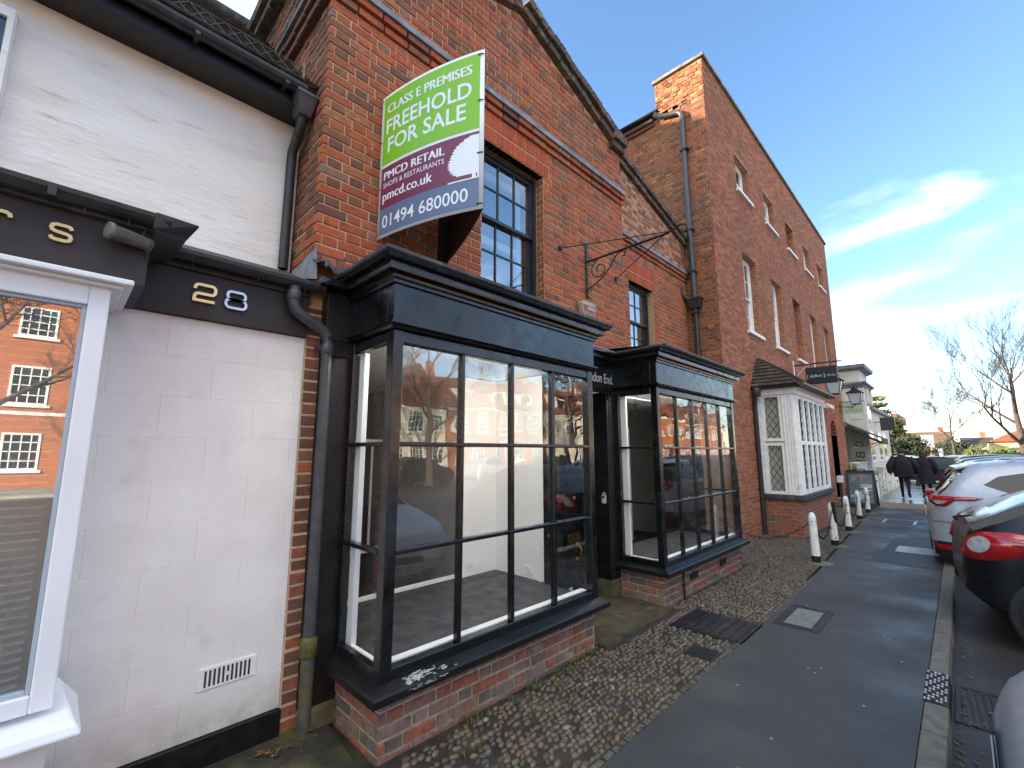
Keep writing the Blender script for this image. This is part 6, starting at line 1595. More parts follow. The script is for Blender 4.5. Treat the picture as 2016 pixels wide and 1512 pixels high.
# ------------------------------------------------------------------ people
def person(name, label, x, y, h, face, kind):
    """walking away from the camera along +X; body grown from a skeleton, coat and hair as children"""
    t = thing(name, label, 'person', (x, y, -.01), 'two people walking away', rotz=face)
    k = h / 1.76
    SKIN = MATS.get('skin') or pm('skin', srgb(190, 140, 116), srgb(176, 124, 102), 12, .6)
    V = {}; E = []; R = {}
    def v(n_, p, r_): V[n_] = p; R[n_] = r_
    st = .20 if kind == 'man' else .16
    v('pel', (0, 0, .95), (.13, .16)); v('sp', (.01, 0, 1.15), (.12, .15)); v('ch', (.0, 0, 1.36), (.13, .19)); v('nk', (.01, 0, 1.50), (.055, .06)); v('hd', (.03, 0, 1.60), (.085, .08)); v('tp', (.03, 0, 1.70), (.075, .068))
    for s, nm in ((1, 'l'), (-1, 'r')):
        f = st * s
        v('hip' + nm, (.0, .09 * s, .90), .09); v('kn' + nm, (.06 + f * .45, .10 * s, .49), .062)
        v('an' + nm, (-.02 + f * (1.15 if s > 0 else .9), .10 * s, .10 + (.10 if s < 0 else 0)), .045); v('to' + nm, (.12 + f * (1.15 if s > 0 else .9), .11 * s, .045 + (.03 if s < 0 else 0)), .045)
        v('sh' + nm, (0, .19 * s, 1.42), .07); v('el' + nm, (-.05 - f * .35, (.36 if kind == 'man' else .29) * s, 1.14), .055); v('wr' + nm, (.04 - f * .6, (.36 if kind == 'man' else .28) * s, .90), .038); v('ha' + nm, (.06 - f * .6, (.34 if kind == 'man' else .27) * s, .81), .034)
    E = [('pel', 'sp'), ('sp', 'ch'), ('ch', 'nk'), ('nk', 'hd'), ('hd', 'tp')]
    for nm in 'lr': E += [('pel', 'hip' + nm), ('hip' + nm, 'kn' + nm), ('kn' + nm, 'an' + nm), ('an' + nm, 'to' + nm), ('ch', 'sh' + nm), ('sh' + nm, 'el' + nm), ('el' + nm, 'wr' + nm), ('wr' + nm, 'ha' + nm)]
    keys = list(V); idx = {n_: i for i, n_ in enumerate(keys)}
    me = bpy.data.meshes.new('body'); me.from_pydata([tuple(c * k for c in V[n_]) for n_ in keys], [(idx[a], idx[b]) for a, b in E], [])
    o = bpy.data.objects.new('body', me); COL.objects.link(o)
    sk = o.modifiers.new('skin', 'SKIN'); sub = o.modifiers.new('sub', 'SUBSURF'); sub.levels = 1; sub.render_levels = 1
    lay = me.skin_vertices[0].data
    for n_ in keys:
        rr_ = R[n_]; lay[idx[n_]].radius = tuple(q * k for q in rr_) if isinstance(rr_, tuple) else (rr_ * k, rr_ * k); lay[idx[n_]].use_root = n_ == 'pel'
    dg = bpy.context.evaluated_depsgraph_get(); dg.update()
    m2 = bpy.data.meshes.new_from_object(o.evaluated_get(dg)); bpy.data.objects.remove(o)
    TR = MATS.get('dark_jeans') or pm('dark_jeans', srgb(34, 38, 48), srgb(26, 28, 36), 20, .9)
    SHOE = MATS.get('pale_shoe') or pm('pale_shoe', srgb(150, 146, 140), None, rough=.7)
    COAT = MATS.get('dark_coat') or pm('dark_coat', srgb(24, 25, 30), srgb(32, 33, 38), 14, .85, bump=.3, bscale=30)
    BSHOE = MATS.get('black_shoe') or pm('black_shoe', srgb(22, 22, 24), None, rough=.5)
    m2.name = 'body'; m2.materials.clear()
    for m in (SKIN, TR, BSHOE if kind == 'man' else SHOE, COAT): m2.materials.append(m)
    for p in m2.polygons:
        z = p.center.z / k; p.use_smooth = True
        p.material_index = 2 if z < .085 or (z < .17 and p.center.x / k > .1) else (1 if z < .98 and abs(p.center.y / k) < .21 else (0 if z > 1.49 or (z < .90) else 3))
    b = bpy.data.objects.new('body', m2); COL.objects.link(b); b.parent = t
    # coat: lofted shell with sleeves
    hem = .78 if kind == 'man' else .52
    prof = [(hem, .22, .27), (hem + .12, .23, .285), (1.0, .23, .285), (1.15, .22, .285), (1.30, .20, .285), (1.41, .16, .25), (1.47, .10, .14), (1.54, .085, .09)] if kind == 'man' else [(hem, .24, .27), (.7, .23, .26), (.95, .20, .245), (1.10, .18, .235), (1.28, .18, .24), (1.40, .15, .21), (1.46, .09, .12), (1.52, .08, .085)]
    mb = MB(); vs = []; n = 18; fs2 = []
    rp = random.Random(hash(kind) % 7)
    for j, (z, rx, ry) in enumerate(prof):
        for i in range(n):
            g = 2 * pi * i / n; w = 1 + (.05 * sin(3 * g + j) if j < 3 else .02 * sin(5 * g + j * 2))
            vs.append((rx * w * cos(g) * k, ry * w * sin(g) * k, (z + (.015 * sin(2 * g) if j == 0 else 0)) * k))
    for j in range(len(prof) - 1):
        for i in range(n): fs2.append((j * n + i, j * n + (i + 1) % n, (j + 1) * n + (i + 1) % n, (j + 1) * n + i))
    mb.add(vs, fs2, 0, True)
    ct = mb.build('coat', COAT, t, local=True)
    for nm in 'lr':
        P = [Vector(V[a + nm]) * k for a in ('sh', 'el', 'wr')]
        MB().tube([P[0] + Vector((0, 0, .03)), P[0].lerp(P[1], .5), P[1], P[1].lerp(P[2], .5), P[2]], [.11 * k, .12 * k, .105 * k, .09 * k, .075 * k], 10).build('sleeve', COAT, t, local=True)
    HAIR = pm('hair_' + kind, srgb(62, 50, 40) if kind == 'man' else srgb(84, 62, 46), srgb(46, 38, 32), 40, .7)
    mb = MB()
    if kind == 'man': mb.lathe([(.07, -.06), (.088, -.02), (.095, .03), (.085, .08), (.05, .11), (.0001, .12)], (.015 * k, 0, 1.66 * k), 14)
    else: mb.lathe([(.085, -.20), (.105, -.14), (.105, -.05), (.10, .02), (.088, .07), (.05, .105), (.0001, .115)], (.0, 0, 1.66 * k), 14)
    mb.build('hair', HAIR, t, local=True)
    return t, k, V
m_, k_, V_ = person('person', 'person in a dark padded jacket and jeans carrying a bag, walking away', 21.4, 1.50, 1.76, .0, 'man')
w_, k2_, V2_ = person('person', 'person in a long dark coat with brown hair and pale shoes, walking away', 22.3, .97, 1.70, .0, 'woman')
hx, hy, hz = (V_['har'][0] + 21.4, V_['har'][1] + 1.50, V_['har'][2])
t = thing('shoulder_bag', 'black bag hanging from the hand of the person in the padded jacket', 'bag', (hx, hy, hz - .4))
MB().hexa([(hx - .16, hy - .06, hz - .36), (hx + .16, hy - .06, hz - .36), (hx + .16, hy + .05, hz - .36), (hx - .16, hy + .05, hz - .36)], [(hx - .12, hy - .04, hz - .12), (hx + .12, hy - .04, hz - .12), (hx + .12, hy + .03, hz - .12), (hx - .12, hy + .03, hz - .12)]).build('bag_body', MATS['black_shoe'], t, bevel=.03)
MB().tube([(hx - .08, hy, hz - .12), (hx - .05, hy, hz - .02), (hx + .05, hy, hz - .02), (hx + .08, hy, hz - .12)], .012, 6).build('bag_handle', MATS['black_shoe'], t)
# ------------------------------------------------------------------ cars
RUBBER = pm('tyre_rubber', srgb(28, 28, 29), srgb(38, 37, 36), 20, .85)
ALLOY = pm('alloy', srgb(150, 152, 156), srgb(120, 122, 126), 10, .35, metal=.8)
TRIM = pm('black_trim', srgb(26, 26, 28), srgb(34, 34, 36), 20, .6)
REDL = pm('red_lens', srgb(196, 16, 22), srgb(160, 10, 18), 14, .12, spec=.7, coat=.8)
CLEARL = pm('clear_lens', srgb(206, 206, 206), srgb(150, 146, 144), 12, .12, spec=.8, coat=.8)
CHROME = pm('chrome', srgb(210, 212, 216), None, rough=.1, metal=1.0)
CARGL = pm('car_glass', srgb(20, 25, 31), None, rough=.04, spec=.5)
PLATEY = pm('plate_yellow', srgb(214, 180, 60), None, rough=.5); PLATEW = pm('plate_white', srgb(220, 222, 220), None, rough=.5)
def paint(name, c, c2=None, metal=.4): return pm(name, c, c2, 20, .38, metal=metal, coat=.35)
def lerp_pts(pts, x):
    if x <= pts[0][0]: return pts[0][1]
    for (a, b), (c, d) in zip(pts[:-1], pts[1:]):
        if x <= c:
            u = (x - a) / max(1e-6, c - a); u = u * u * (3 - 2 * u) * .35 + u * .65
            return b + (d - b) * u
    return pts[-1][1]
class Car:
    """local x: 0 at the tail .. L at the nose, y left, z up from the road"""
    def __init__(s, label, loc, ang, top, L, W, belt, mat, wheels, wr=.33, zb=.24, group='parked cars', tuck=.26, rear_r=.38, front_r=.7, name='parked_car', cat='car', cuts=(), lift=.22):
        s.L, s.W, s.top, s.belt, s.zb, s.tk, s.rr, s.fr, s.mat = L, W, top, belt, zb, tuck, rear_r, front_r, mat
        s.t = thing(name, label, cat, loc, group, rotz=ang)
        xs = sorted(set([0, .015, .04, .07, .11, .16, .22, .3, .4, .5, .62] + [L * i / 22 for i in range(3, 22)] + [L - q for q in (.5, .38, .28, .2, .13, .08, .04, .015, 0)]))
        xs = sorted(set(xs + [c_ for q in cuts for c_ in (q[2], q[3])]))
        fr_ = [0, .05, .16, .30, .45, .60, .74, .86, .94, .985]
        mb = MB(); vs = []; rings = []
        for x in xs:
            zt = lerp_pts(top, x); half = []; zb = s.zb + lift * max(0, 1 - x / .45) ** 2 + .10 * max(0, 1 - (L - x) / .5) ** 2
            for f in fr_:
                z = zb + (zt - zb) * f; half.append((s.hw(x, z) * (1.0 if f < .9 else (.985 if f < .96 else .92)), z))
            half.append((s.hw(x, zt) * .55, zt + .004)); 
            ring = [(x, 0, zb)] + [(x, y, z) for y, z in half] + [(x, 0, zt + .012)] + [(x, -y, z) for y, z in reversed(half)]
            rings.append(ring)
        n = len(rings[0]); fs_ = []
        for ring in rings: vs += ring
        for i in range(len(rings) - 1):
            for k in range(n): fs_.append((i * n + k, i * n + (k + 1) % n, (i + 1) * n + (k + 1) % n, (i + 1) * n + k))
        fs_.append(tuple(range(n - 1, -1, -1))); fs_.append(tuple(range((len(rings) - 1) * n, len(rings) * n)))
        vs = [(x, -y, z) for x, y, z in vs]
        sel = [[] for _ in cuts]; body = []
        for i in range(len(rings) - 1):
            for k in range(n):
                f = fs_[i * n + k]; xm_ = (xs[i] + xs[i + 1]) / 2; hit = False
                top_side = 10 <= k <= n - 11
                for ci, (nm, gm, xa_, xb_, k0) in enumerate(cuts):
                    if xa_ < xm_ < xb_ and k0 <= k <= n - 1 - k0: sel[ci].append(f); hit = True; break
                if not hit: body.append(f)
        body += fs_[-2:]
        mb.add(vs, body, 0, True)
        s.body = mb.build('body', mat, s.t, local=True)
        for (nm, gm, *_), ff in zip(cuts, sel):
            used = sorted(set(i for f in ff for i in f)); mp = {v: i for i, v in enumerate(used)}
            MB().add([vs[v] for v in used], [tuple(mp[i] for i in f) for f in ff], 0, True).build(nm, gm, s.t, local=True)
        for wxx in wheels:
            for sd in (-1, 1): s.wheel(wxx, sd, wr)
    def hw(s, x, z):
        w = s.W / 2
        if x < s.rr: w -= (1 - sqrt(max(0, 1 - (1 - x / s.rr) ** 2))) * s.W * .17
        if x > s.L - s.fr: u = (x - (s.L - s.fr)) / s.fr; w -= (1 - sqrt(max(0, 1 - u * u))) * s.W * .22
        b = s.belt
        if z > b: w -= (z - b) * s.tk + (z - b) ** 2 * .12
        elif z < .5: w -= (.5 - z) ** 2 * .35
        else: w -= ((z - (b + .5) / 2) / (b - .5) * 2) ** 2 * .012
        return w
    def side(s, name, poly, mat, d=.006, sd=-1, th=.0, parent=None, both=False):
        """panel on the side: poly in (x, z)"""
        out = None
        for q in ((-1, 1) if both else (sd,)):
            mb = MB(); bm_pts = []
            # refine edges
            P = []
            for i in range(len(poly)):
                a, b = poly[i], poly[(i + 1) % len(poly)]
                m = max(1, int(sqrt((a[0] - b[0]) ** 2 + (a[1] - b[1]) ** 2) / .08))
                P += [(a[0] + (b[0] - a[0]) * j / m, a[1] + (b[1] - a[1]) * j / m) for j in range(m)]
            bm = bmesh.new()
            vsx = [bm.verts.new((x, 0, z)) for x, z in P]
            f = bm.faces.new(vsx)
            bmesh.ops.triangulate(bm, faces=[f])
            bmesh.ops.subdivide_edges(bm, edges=bm.edges[:], cuts=1)
            bmesh.ops.triangulate(bm, faces=bm.faces[:])
            for v in bm.verts: v.co.y = q * (s.hw(v.co.x, v.co.z) + d)
            me = bpy.data.meshes.new(name); bm.to_mesh(me); bm.free(); me.materials.append(mat)
            for p in me.polygons: p.use_smooth = True
            o = bpy.data.objects.new(name, me); COL.objects.link(o); o.parent = parent or s.t; ORG[o.name] = (0, 0, 0)
            if th > 0: so = o.modifiers.new('solid', 'SOLIDIFY'); so.thickness = th; so.offset = 0
            out = o
        return out
    def rear(s, name, x0, z0, x1, z1, mat, inset=.08, d=.008, y0=None, y1=None, n=12, parent=None, nz=5):
        """panel across the tail (or nose) from (x0,z0) to (x1,z1)"""
        mb = MB(); vs = []
        dx, dz = x1 - x0, z1 - z0; l = sqrt(dx * dx + dz * dz); nx, nz_ = -dz / l * d, dx / l * d
        for j in range(nz + 1):
            u = j / nz; x, z = x0 + dx * u, z0 + dz * u
            a = -(s.hw(x, z) - inset) if y0 is None else y0; b = (s.hw(x, z) - inset) if y1 is None else y1
            for i in range(n + 1):
                y = a + (b - a) * i / n; vs.append((x + nx + .06 * (abs(y) / (s.W / 2)) ** 3, y, z + nz_))
        fs_ = [(j * (n + 1) + i, j * (n + 1) + i + 1, (j + 1) * (n + 1) + i + 1, (j + 1) * (n + 1) + i) for j in range(nz) for i in range(n)]
        mb.add(vs, fs_, 0, True)
        return mb.build(name, mat, parent or s.t, local=True)
    def wheel(s, x, sd, r_):
        y = sd * (s.W / 2 - .02); f = lambda a, b, z: (x + a, y + sd * (z - .18), r_ + b)
        ar = MB(); ar.lathe([(r_ * 1.14, .176), (r_ * 1.12, .198), (r_ * 1.05, .199), (.0001, .1995)], n=24, fn=lambda a, b, z: (x + a, sd * (s.W / 2 - .20 + z + .001), r_ + b)); 
        ar.build('wheel_arch', TRIM, s.t, local=True)
        w = MB().lathe([(r_ * .66, .0), (r_ * .92, .0), (r_, .03), (r_, .17), (r_ * .93, .205), (r_ * .68, .208), (r_ * .66, .19)], n=24, fn=f).build('wheel', RUBBER, s.t, local=True)
        MB().lathe([(r_ * .67, .205), (r_ * .62, .20), (r_ * .60, .17), (r_ * .2, .165), (.0001, .165)], n=24, fn=f).build('rim', TRIM, w, local=True)
        mb = MB()
        for k in range(7):
            g = 2 * pi * k / 7; c, q = cos(g), sin(g)
            pts = [(r_ * .12 * c - .028 * q, r_ * .12 * q + .028 * c), (r_ * .12 * c + .028 * q, r_ * .12 * q - .028 * c), (r_ * .66 * c + .018 * q, r_ * .66 * q - .018 * c), (r_ * .66 * c - .018 * q, r_ * .66 * q + .018 * c)]
            mb.add([f(a, b, .185) for a, b in pts] + [f(a, b, .205) for a, b in pts], [(0, 1, 2, 3), (4, 5, 6, 7), (7, 6, 5, 4), (0, 1, 5, 4), (1, 2, 6, 5), (2, 3, 7, 6), (3, 0, 4, 7)])
        mb.lathe([(r_ * .2, .185), (r_ * .2, .21), (.0001, .212)], n=12, fn=f); mb.lathe([(r_ * .60, .185), (r_ * .68, .205), (r_ * .70, .205)], n=24, fn=f)
        mb.build('spokes', ALLOY, w, local=True)
    def plate(s, x, z, txt, mat, nose=False):
        sgn = 1 if nose else -1
        p = MB().box(x - .008, x + .008, -.26, .26, z - .055, z + .055).build('number_plate', mat, s.t, local=True)
        mb = MB(); add_text(mb, txt, (-.225, .225, z - .036, z + .036), (lambda a, b, d: (x + sgn * (.008 + d), sgn * a, b)), .002, .01); mb.build('plate_text', INTD, p, local=True)
def corner(X, Y, W, a):
    """root position (tail centre on the road) so that the near rear corner stands at X, Y"""
    return (X + W / 2 * cos(a), Y + W / 2 * sin(a), -.12), a - pi / 2
SUV_TOP = [(0, .62), (.015, .80), (.05, 1.00), (.10, 1.08), (.20, 1.20), (.40, 1.46), (.52, 1.575), (.75, 1.615), (1.3, 1.66), (2.0, 1.665), (2.6, 1.60), (3.0, 1.40), (3.45, 1.10), (4.0, 1.0), (4.3, .88), (4.45, .70), (4.5, .5)]
SILV = paint('silver_paint', srgb(190, 195, 202), srgb(180, 186, 192), .25)
a = radians(3.5); W = 1.85
loc, ang = corner(9.25, .42, W, a)
c = Car('silver estate car with red tail lamps, its tail overhanging the kerb', loc, ang, SUV_TOP, 4.5, W, 1.06, SILV, (.84, 3.55), .35, cuts=(('rear_window', CARGL, .14, .43, 10),))
def suv_parts(c, full=True, gl=CARGL):
    c.side('side_window', [(.62, 1.30), (.95, 1.16), (1.25, 1.13), (1.62, 1.12), (1.62, 1.50), (1.1, 1.49), (.78, 1.42)], gl, both=True)
    c.side('side_window', [(1.68, 1.12), (2.48, 1.10), (2.48, 1.50), (1.68, 1.505)], gl, both=True)
    c.side('side_window', [(2.54, 1.10), (3.22, 1.12), (2.92, 1.34), (2.66, 1.47), (2.54, 1.49)], gl, both=True)
    c.side('sill_trim', [(.02, .26), (4.45, .26), (4.4, .36), (4.0, .46), (3.0, .40), (1.4, .40), (.5, .48), (.02, .46)], TRIM, d=.004, both=True)
suv_parts(c)
c.rear('rear_bumper_trim', -.004, .26, -.004, .46, TRIM, inset=.02, d=.004)
tl = c.side('tail_lamp', [(.01, 1.11), (.16, 1.125), (.60, 1.118), (.50, 1.075), (.30, 1.065), (.20, .975), (.10, .97), (.03, 1.02)], REDL, d=.012, sd=-1, th=.012)
c.side('reversing_lens', [(.06, 1.050), (.22, 1.055), (.17, 1.005), (.10, 1.0)], CLEARL, d=.022, sd=-1, parent=tl)
c.side('tail_lamp', [(.01, 1.11), (.16, 1.125), (.60, 1.118), (.50, 1.075), (.30, 1.065), (.20, .975), (.10, .97), (.03, 1.02)], REDL, d=.012, sd=1, th=.012)
c.side('fog_reflector', [(.03, .42), (.24, .43), (.22, .36), (.06, .35)], REDL, d=.012, sd=-1)
mb = MB(); mb.hexa([(.36, -.63, 1.50), (.36, .63, 1.50), (.62, .66, 1.575), (.62, -.66, 1.575)], [(.35, -.60, 1.53), (.35, .60, 1.53), (.66, .62, 1.612), (.66, -.62, 1.612)]); mb.build('spoiler', SILV, c.t, local=True, bevel=.02)
for sd in (-1, 1): MB().tube([(.9, sd * .66, 1.62), (1.0, sd * .66, 1.665), (2.4, sd * .65, 1.68), (2.55, sd * .65, 1.64)], .018, 8).build('roof_rail', SILV, c.t, local=True)
MB().tube([(-.01, .1, 1.02), (-.03, .12, 1.03), (.10, -.25, 1.13)], .012, 6).build('rear_wiper', TRIM, c.t, local=True)
c.side('body_crease', [(.02, .74), (.9, .76), (.9, .768), (.02, .748)], TRIM, d=.003)
c.plate(-.02, .82, 'KP14 LHO', PLATEY)

RW = pm('painted_sky_rear_glass', srgb(96, 104, 102), None, rough=.10, spec=.8, metal=.25)  # pale sky reflection painted into the glass colour
HATCH_TOP = [(0, .55), (.01, .72), (.03, .90), (.06, 1.00), (.11, 1.06), (.28, 1.16), (.52, 1.30), (.78, 1.42), (1.2, 1.50), (1.9, 1.49), (2.4, 1.36), (2.95, 1.02), (3.45, .90), (3.75, .74), (3.85, .5)]
DARK = pm('black_car_paint', srgb(13, 14, 18), srgb(16, 17, 22), 20, .34, spec=.35, coat=.12)
a2 = radians(4); W2 = 1.70
loc, ang = corner(6.20, .085, W2, a2)
c = Car('black hatchback with bright red tail lamp parked tail to the kerb', loc, ang, HATCH_TOP, 3.85, W2, .98, DARK, (.60, 3.1), .31, rear_r=.42, cuts=(('rear_window', RW, .10, .66, 9),))
c.side('side_window', [(.62, 1.06), (1.35, 1.03), (1.35, 1.39), (.85, 1.37)], CARGL, both=True)
c.side('side_window', [(1.42, 1.03), (2.35, 1.02), (1.95, 1.33), (1.42, 1.39)], CARGL, both=True)
tl = c.side('tail_lamp', [(.00, .80), (.06, .96), (.16, 1.02), (.34, 1.035), (.62, .985), (.66, .93), (.40, .83), (.16, .755), (.04, .755)], REDL, d=.014, sd=-1, th=.016)
c.side('tail_lamp', [(.00, .80), (.06, .96), (.16, 1.02), (.34, 1.035), (.62, .985), (.66, .93), (.40, .83), (.16, .755), (.04, .755)], REDL, d=.014, sd=1, th=.016)
q = [(.125 + .075 * cos(g), .90 + .075 * sin(g) + .02 * cos(g)) for g in [k * pi / 10 for k in range(20)]]
c.side('indicator_lens', q, CLEARL, d=.030, sd=-1, parent=tl)
for k in range(5): c.side('lens_rib', [(.34, .985 - k * .026), (.60 - k * .03, .975 - k * .022), (.60 - k * .03, .970 - k * .022), (.34, .979 - k * .026)], pm('lens_dark_red_%d' % k, srgb(110, 8, 12), None, rough=.3), d=.026, sd=-1, parent=tl)
c.side('bumper_line', [(.0, .60), (.45, .61), (.45, .617), (.0, .607)], TRIM, d=.004)
q = [(.86 + .095 * cos(g), .80 + .085 * sin(g)) for g in [k * pi / 12 for k in range(24)]]
fc = c.side('fuel_cap', q, DARK, d=.010, sd=-1)
c.rear('tailgate_seam', .02, .74, .02, .755, TRIM, inset=.1, d=.006)
MB().tube([(.05, .0, 1.03), (.02, -.02, 1.06), (.12, -.45, 1.13)], .012, 6).build('rear_wiper', TRIM, c.t, local=True)
c.rear('fog_lens', -.004, .50, .0, .60, CLEARL, d=.01, y0=-.62, y1=-.56, n=2)

# light silver car, nose to the kerb, at the bottom right corner
NOSE_TOP = [(0, .55), (.05, .95), (.35, 1.35), (.7, 1.47), (1.5, 1.5), (2.1, 1.44), (2.75, 1.02), (3.3, .90), (3.75, .76), (3.95, .60), (4.02, .45)]
W3 = 1.75
c = Car('light silver car, nose to the kerb, cut by the photo corner', (3.02, -4.00, -.12), pi / 2, NOSE_TOP, 4.02, W3, .93, paint('pale_silver_paint', srgb(186, 194, 200), srgb(176, 184, 190), .4), (.62, 3.2), .31, front_r=.85, cuts=(('windscreen', CARGL, 2.12, 2.74, 10),))
c.side('side_window', [(.6, 1.0), (1.4, .98), (1.4, 1.36), (.8, 1.32)], CARGL, both=True); c.side('side_window', [(1.46, .98), (2.5, .97), (2.05, 1.30), (1.46, 1.36)], CARGL, both=True)
for sd in (-1, 1): c.side('headlamp', [(3.45, .70), (3.88, .62), (3.9, .55), (3.75, .54), (3.5, .60)], CLEARL, d=.012, sd=sd, th=.012)
c.rear('grille', 4.01, .52, 4.0, .34, TRIM, inset=.28, d=.02); c.plate(4.03, .38, 'NX20 POK', PLATEW, nose=True)
c.side('bumper_line', [(3.2, .47), (4.0, .45), (4.0, .457), (3.2, .477)], TRIM, d=.004, both=True)

# cars farther along the kerb
cols_ = [('dark blue estate car parked just beyond the silver estate', paint('navy_paint', srgb(28, 40, 66), None, .3), SUV_TOP, 12.75, .34), ('black estate car, third beyond the hatchback, by the kerb', paint('black_paint_b', srgb(22, 23, 26), None, .2), SUV_TOP, 16.0, .42),
         ('grey car fourth along the kerb beyond the walkers', paint('grey_paint', srgb(70, 74, 80), None, .5), HATCH_TOP, 19.4, .35), ('black car farthest of those parked along the near kerb', paint('black_paint_c', srgb(16, 17, 20), None, .2), SUV_TOP, 23.0, .45)]
for k, (lb, m, tp, X_, Y_) in enumerate(cols_):
    loc, ang = corner(X_, Y_, 1.82, radians(4))
    c = Car(lb, loc, ang, tp, 4.5 if tp is SUV_TOP else 3.85, 1.82, 1.06 if tp is SUV_TOP else .98, m, (.84, 3.55) if tp is SUV_TOP else (.6, 3.1), .34, cuts=(('rear_window', CARGL, .14, .43 if tp is SUV_TOP else .6, 10),))
    if tp is SUV_TOP:
        suv_parts(c)
    else:
        c.side('side_window', [(.62, 1.06), (2.3, 1.02), (1.95, 1.33), (1.42, 1.39), (.85, 1.37)], CARGL, both=True)
    c.side('tail_lamp', [(.02, 1.05), (.3, 1.06), (.22, .93), (.04, .93)], REDL, d=.012, both=True)
far_ = [(44, 4.4, 'pale car parked across the far end of the white wall', srgb(170, 176, 180)), (47.5, 6.6, 'dark car parked at the far left behind the white wall', srgb(30, 32, 36)), (50, 1.6, 'silver car at the far end of the street behind the walkers', srgb(150, 156, 160)), (34, -.6, 'dark car in the middle distance beyond the black cars', srgb(36, 40, 48))]
for k, (X_, Y_, lb, cc) in enumerate(far_):
    c = Car(lb, (X_, Y_, -.12), pi / 2 if k % 2 else -pi / 2, HATCH_TOP, 3.85, 1.75, .98, paint('far_paint_%d' % k, cc, None, .4), (.6, 3.1), .31, cuts=(('rear_window', CARGL, .14, .6, 10),))
    c.side('side_window', [(.62, 1.06), (2.3, 1.02), (1.95, 1.33), (1.42, 1.39), (.85, 1.37)], CARGL, both=True)
# cars on the other side of the road, seen in the shop glass
for k, (X_, cc, lb) in enumerate(((13.0, srgb(36, 38, 42), 'dark car parked across the road, nearest the tree'), (19.0, srgb(160, 164, 168), 'silver car parked across the road before the pale porch'), (25.5, srgb(30, 34, 44), 'navy car parked across the road by the long terrace'), (33.0, srgb(120, 124, 128), 'grey car parked far across the road'))):
    c = Car(lb, (X_, -17.6, -.12), 0, HATCH_TOP, 3.85, 1.75, .98, paint('across_paint_%d' % k, cc, None, .4), (.6, 3.1), .31, group='cars across the road')
    c.side('side_window', [(.62, 1.06), (2.3, 1.02), (1.95, 1.33), (1.42, 1.39), (.85, 1.37)], CARGL, both=True)
# ------------------------------------------------------------------ white stucco building past the alley
STUC = pm('stucco', srgb(222, 218, 206), srgb(206, 202, 190), 3, .8, bump=.2)
WB = thing('white_stucco_building', 'white stucco building with heavy cornices beyond the brick building', 'building', (30, 4, 0))
MB().box(24.0, 26.3, 2.72, 10, -.1, 5.2).build('walls', STUC, WB)
MB().box(26.3, 33.0, 2.72, 10, -.1, 3.55).build('lower_wing', STUC, WB)
MB().box(26.3, 33.1, 2.58, 10, 3.55, 3.72).build('wing_cornice', LEAD, WB, bevel=.02)
mb = MB(); usweep(mb, [(0, 4.36), (.10, 4.40), (.12, 4.48), (.22, 4.52), (.22, 4.60), (0, 4.64)], 24.0, 26.3, 2.72, 10); mb.build('middle_cornice', LEAD, WB)
mb = MB(); usweep(mb, [(0, 5.12), (.06, 5.14), (.22, 5.22), (.24, 5.36), (0, 5.40)], 24.0, 26.3, 2.72, 10); mb.add([(24, 2.72, 5.4), (26.3, 2.72, 5.4), (26.3, 10, 5.4), (24, 10, 5.4)], [(0, 1, 2, 3)]); mb.build('parapet_cornice', LEAD, WB)
for k in range(2):
    x = 24.5 + k * 1.2
    MB().box(x, x + .3, 2.56, 2.72, 3.7, 4.36).build('console', STUC, WB, bevel=.03)
MB().box(23.93, 24.3, 2.62, 3.35, -.1, 4.36).build('corner_pilaster', STUC, WB, bevel=.02)
MB().box(23.9, 24.0, 2.78, 3.2, 3.0, 3.35).build('plaque', STUC, WB, bevel=.02)
for k, (x, z0, z1) in enumerate(((25.3, 1.2, 2.6), (28.0, 1.2, 2.6), (30.0, 1.2, 2.6), (25.3, 3.0, 4.0))):
    w = MB().box(x - .6, x + .6, 2.68, 2.74, z0, z1).build('window', WPAINT, WB); MB().box(x - .5, x + .5, 2.67, 2.685, z0 + .1, z1 - .1).build('pane', GLASS_D, w)
mb = MB(); sg = YZ(23.925)
# vertical lettering, each letter lying on its side
def turned(ch, c_a, c_b, w, h):
    vs, fs = text_mesh(ch, .0); x0, x1 = min(v[0] for v in vs), max(v[0] for v in vs); y0, y1 = min(v[1] for v in vs), max(v[1] for v in vs)
    mb.add([sg(c_a - w / 2 + (1 - (y - y0) / (y1 - y0)) * w, c_b - h / 2 + (1 - (x - x0) / (x1 - x0)) * h, .004) for x, y in vs], fs)
turned('O', -2.98, 1.95, .30, .26); turned('B', -2.98, 1.50, .30, .26); turned('B', -2.98, 1.16, .30, .26)
mb.build('letters', pm('grey_letters', srgb(96, 92, 90), None, rough=.6), WB)
t = thing('square_black_sign', 'square black projecting sign on the white stucco building', 'sign', (27, 2.5, 3.0))
MB().box(27.0, 27.04, 1.98, 2.50, 2.62, 3.22).build('panel', pm('sq_sign', srgb(48, 48, 52), None, rough=.5), t); MB().box(27.0, 27.04, 2.5, 2.74, 3.0, 3.04).build('arm', IRONB, t)
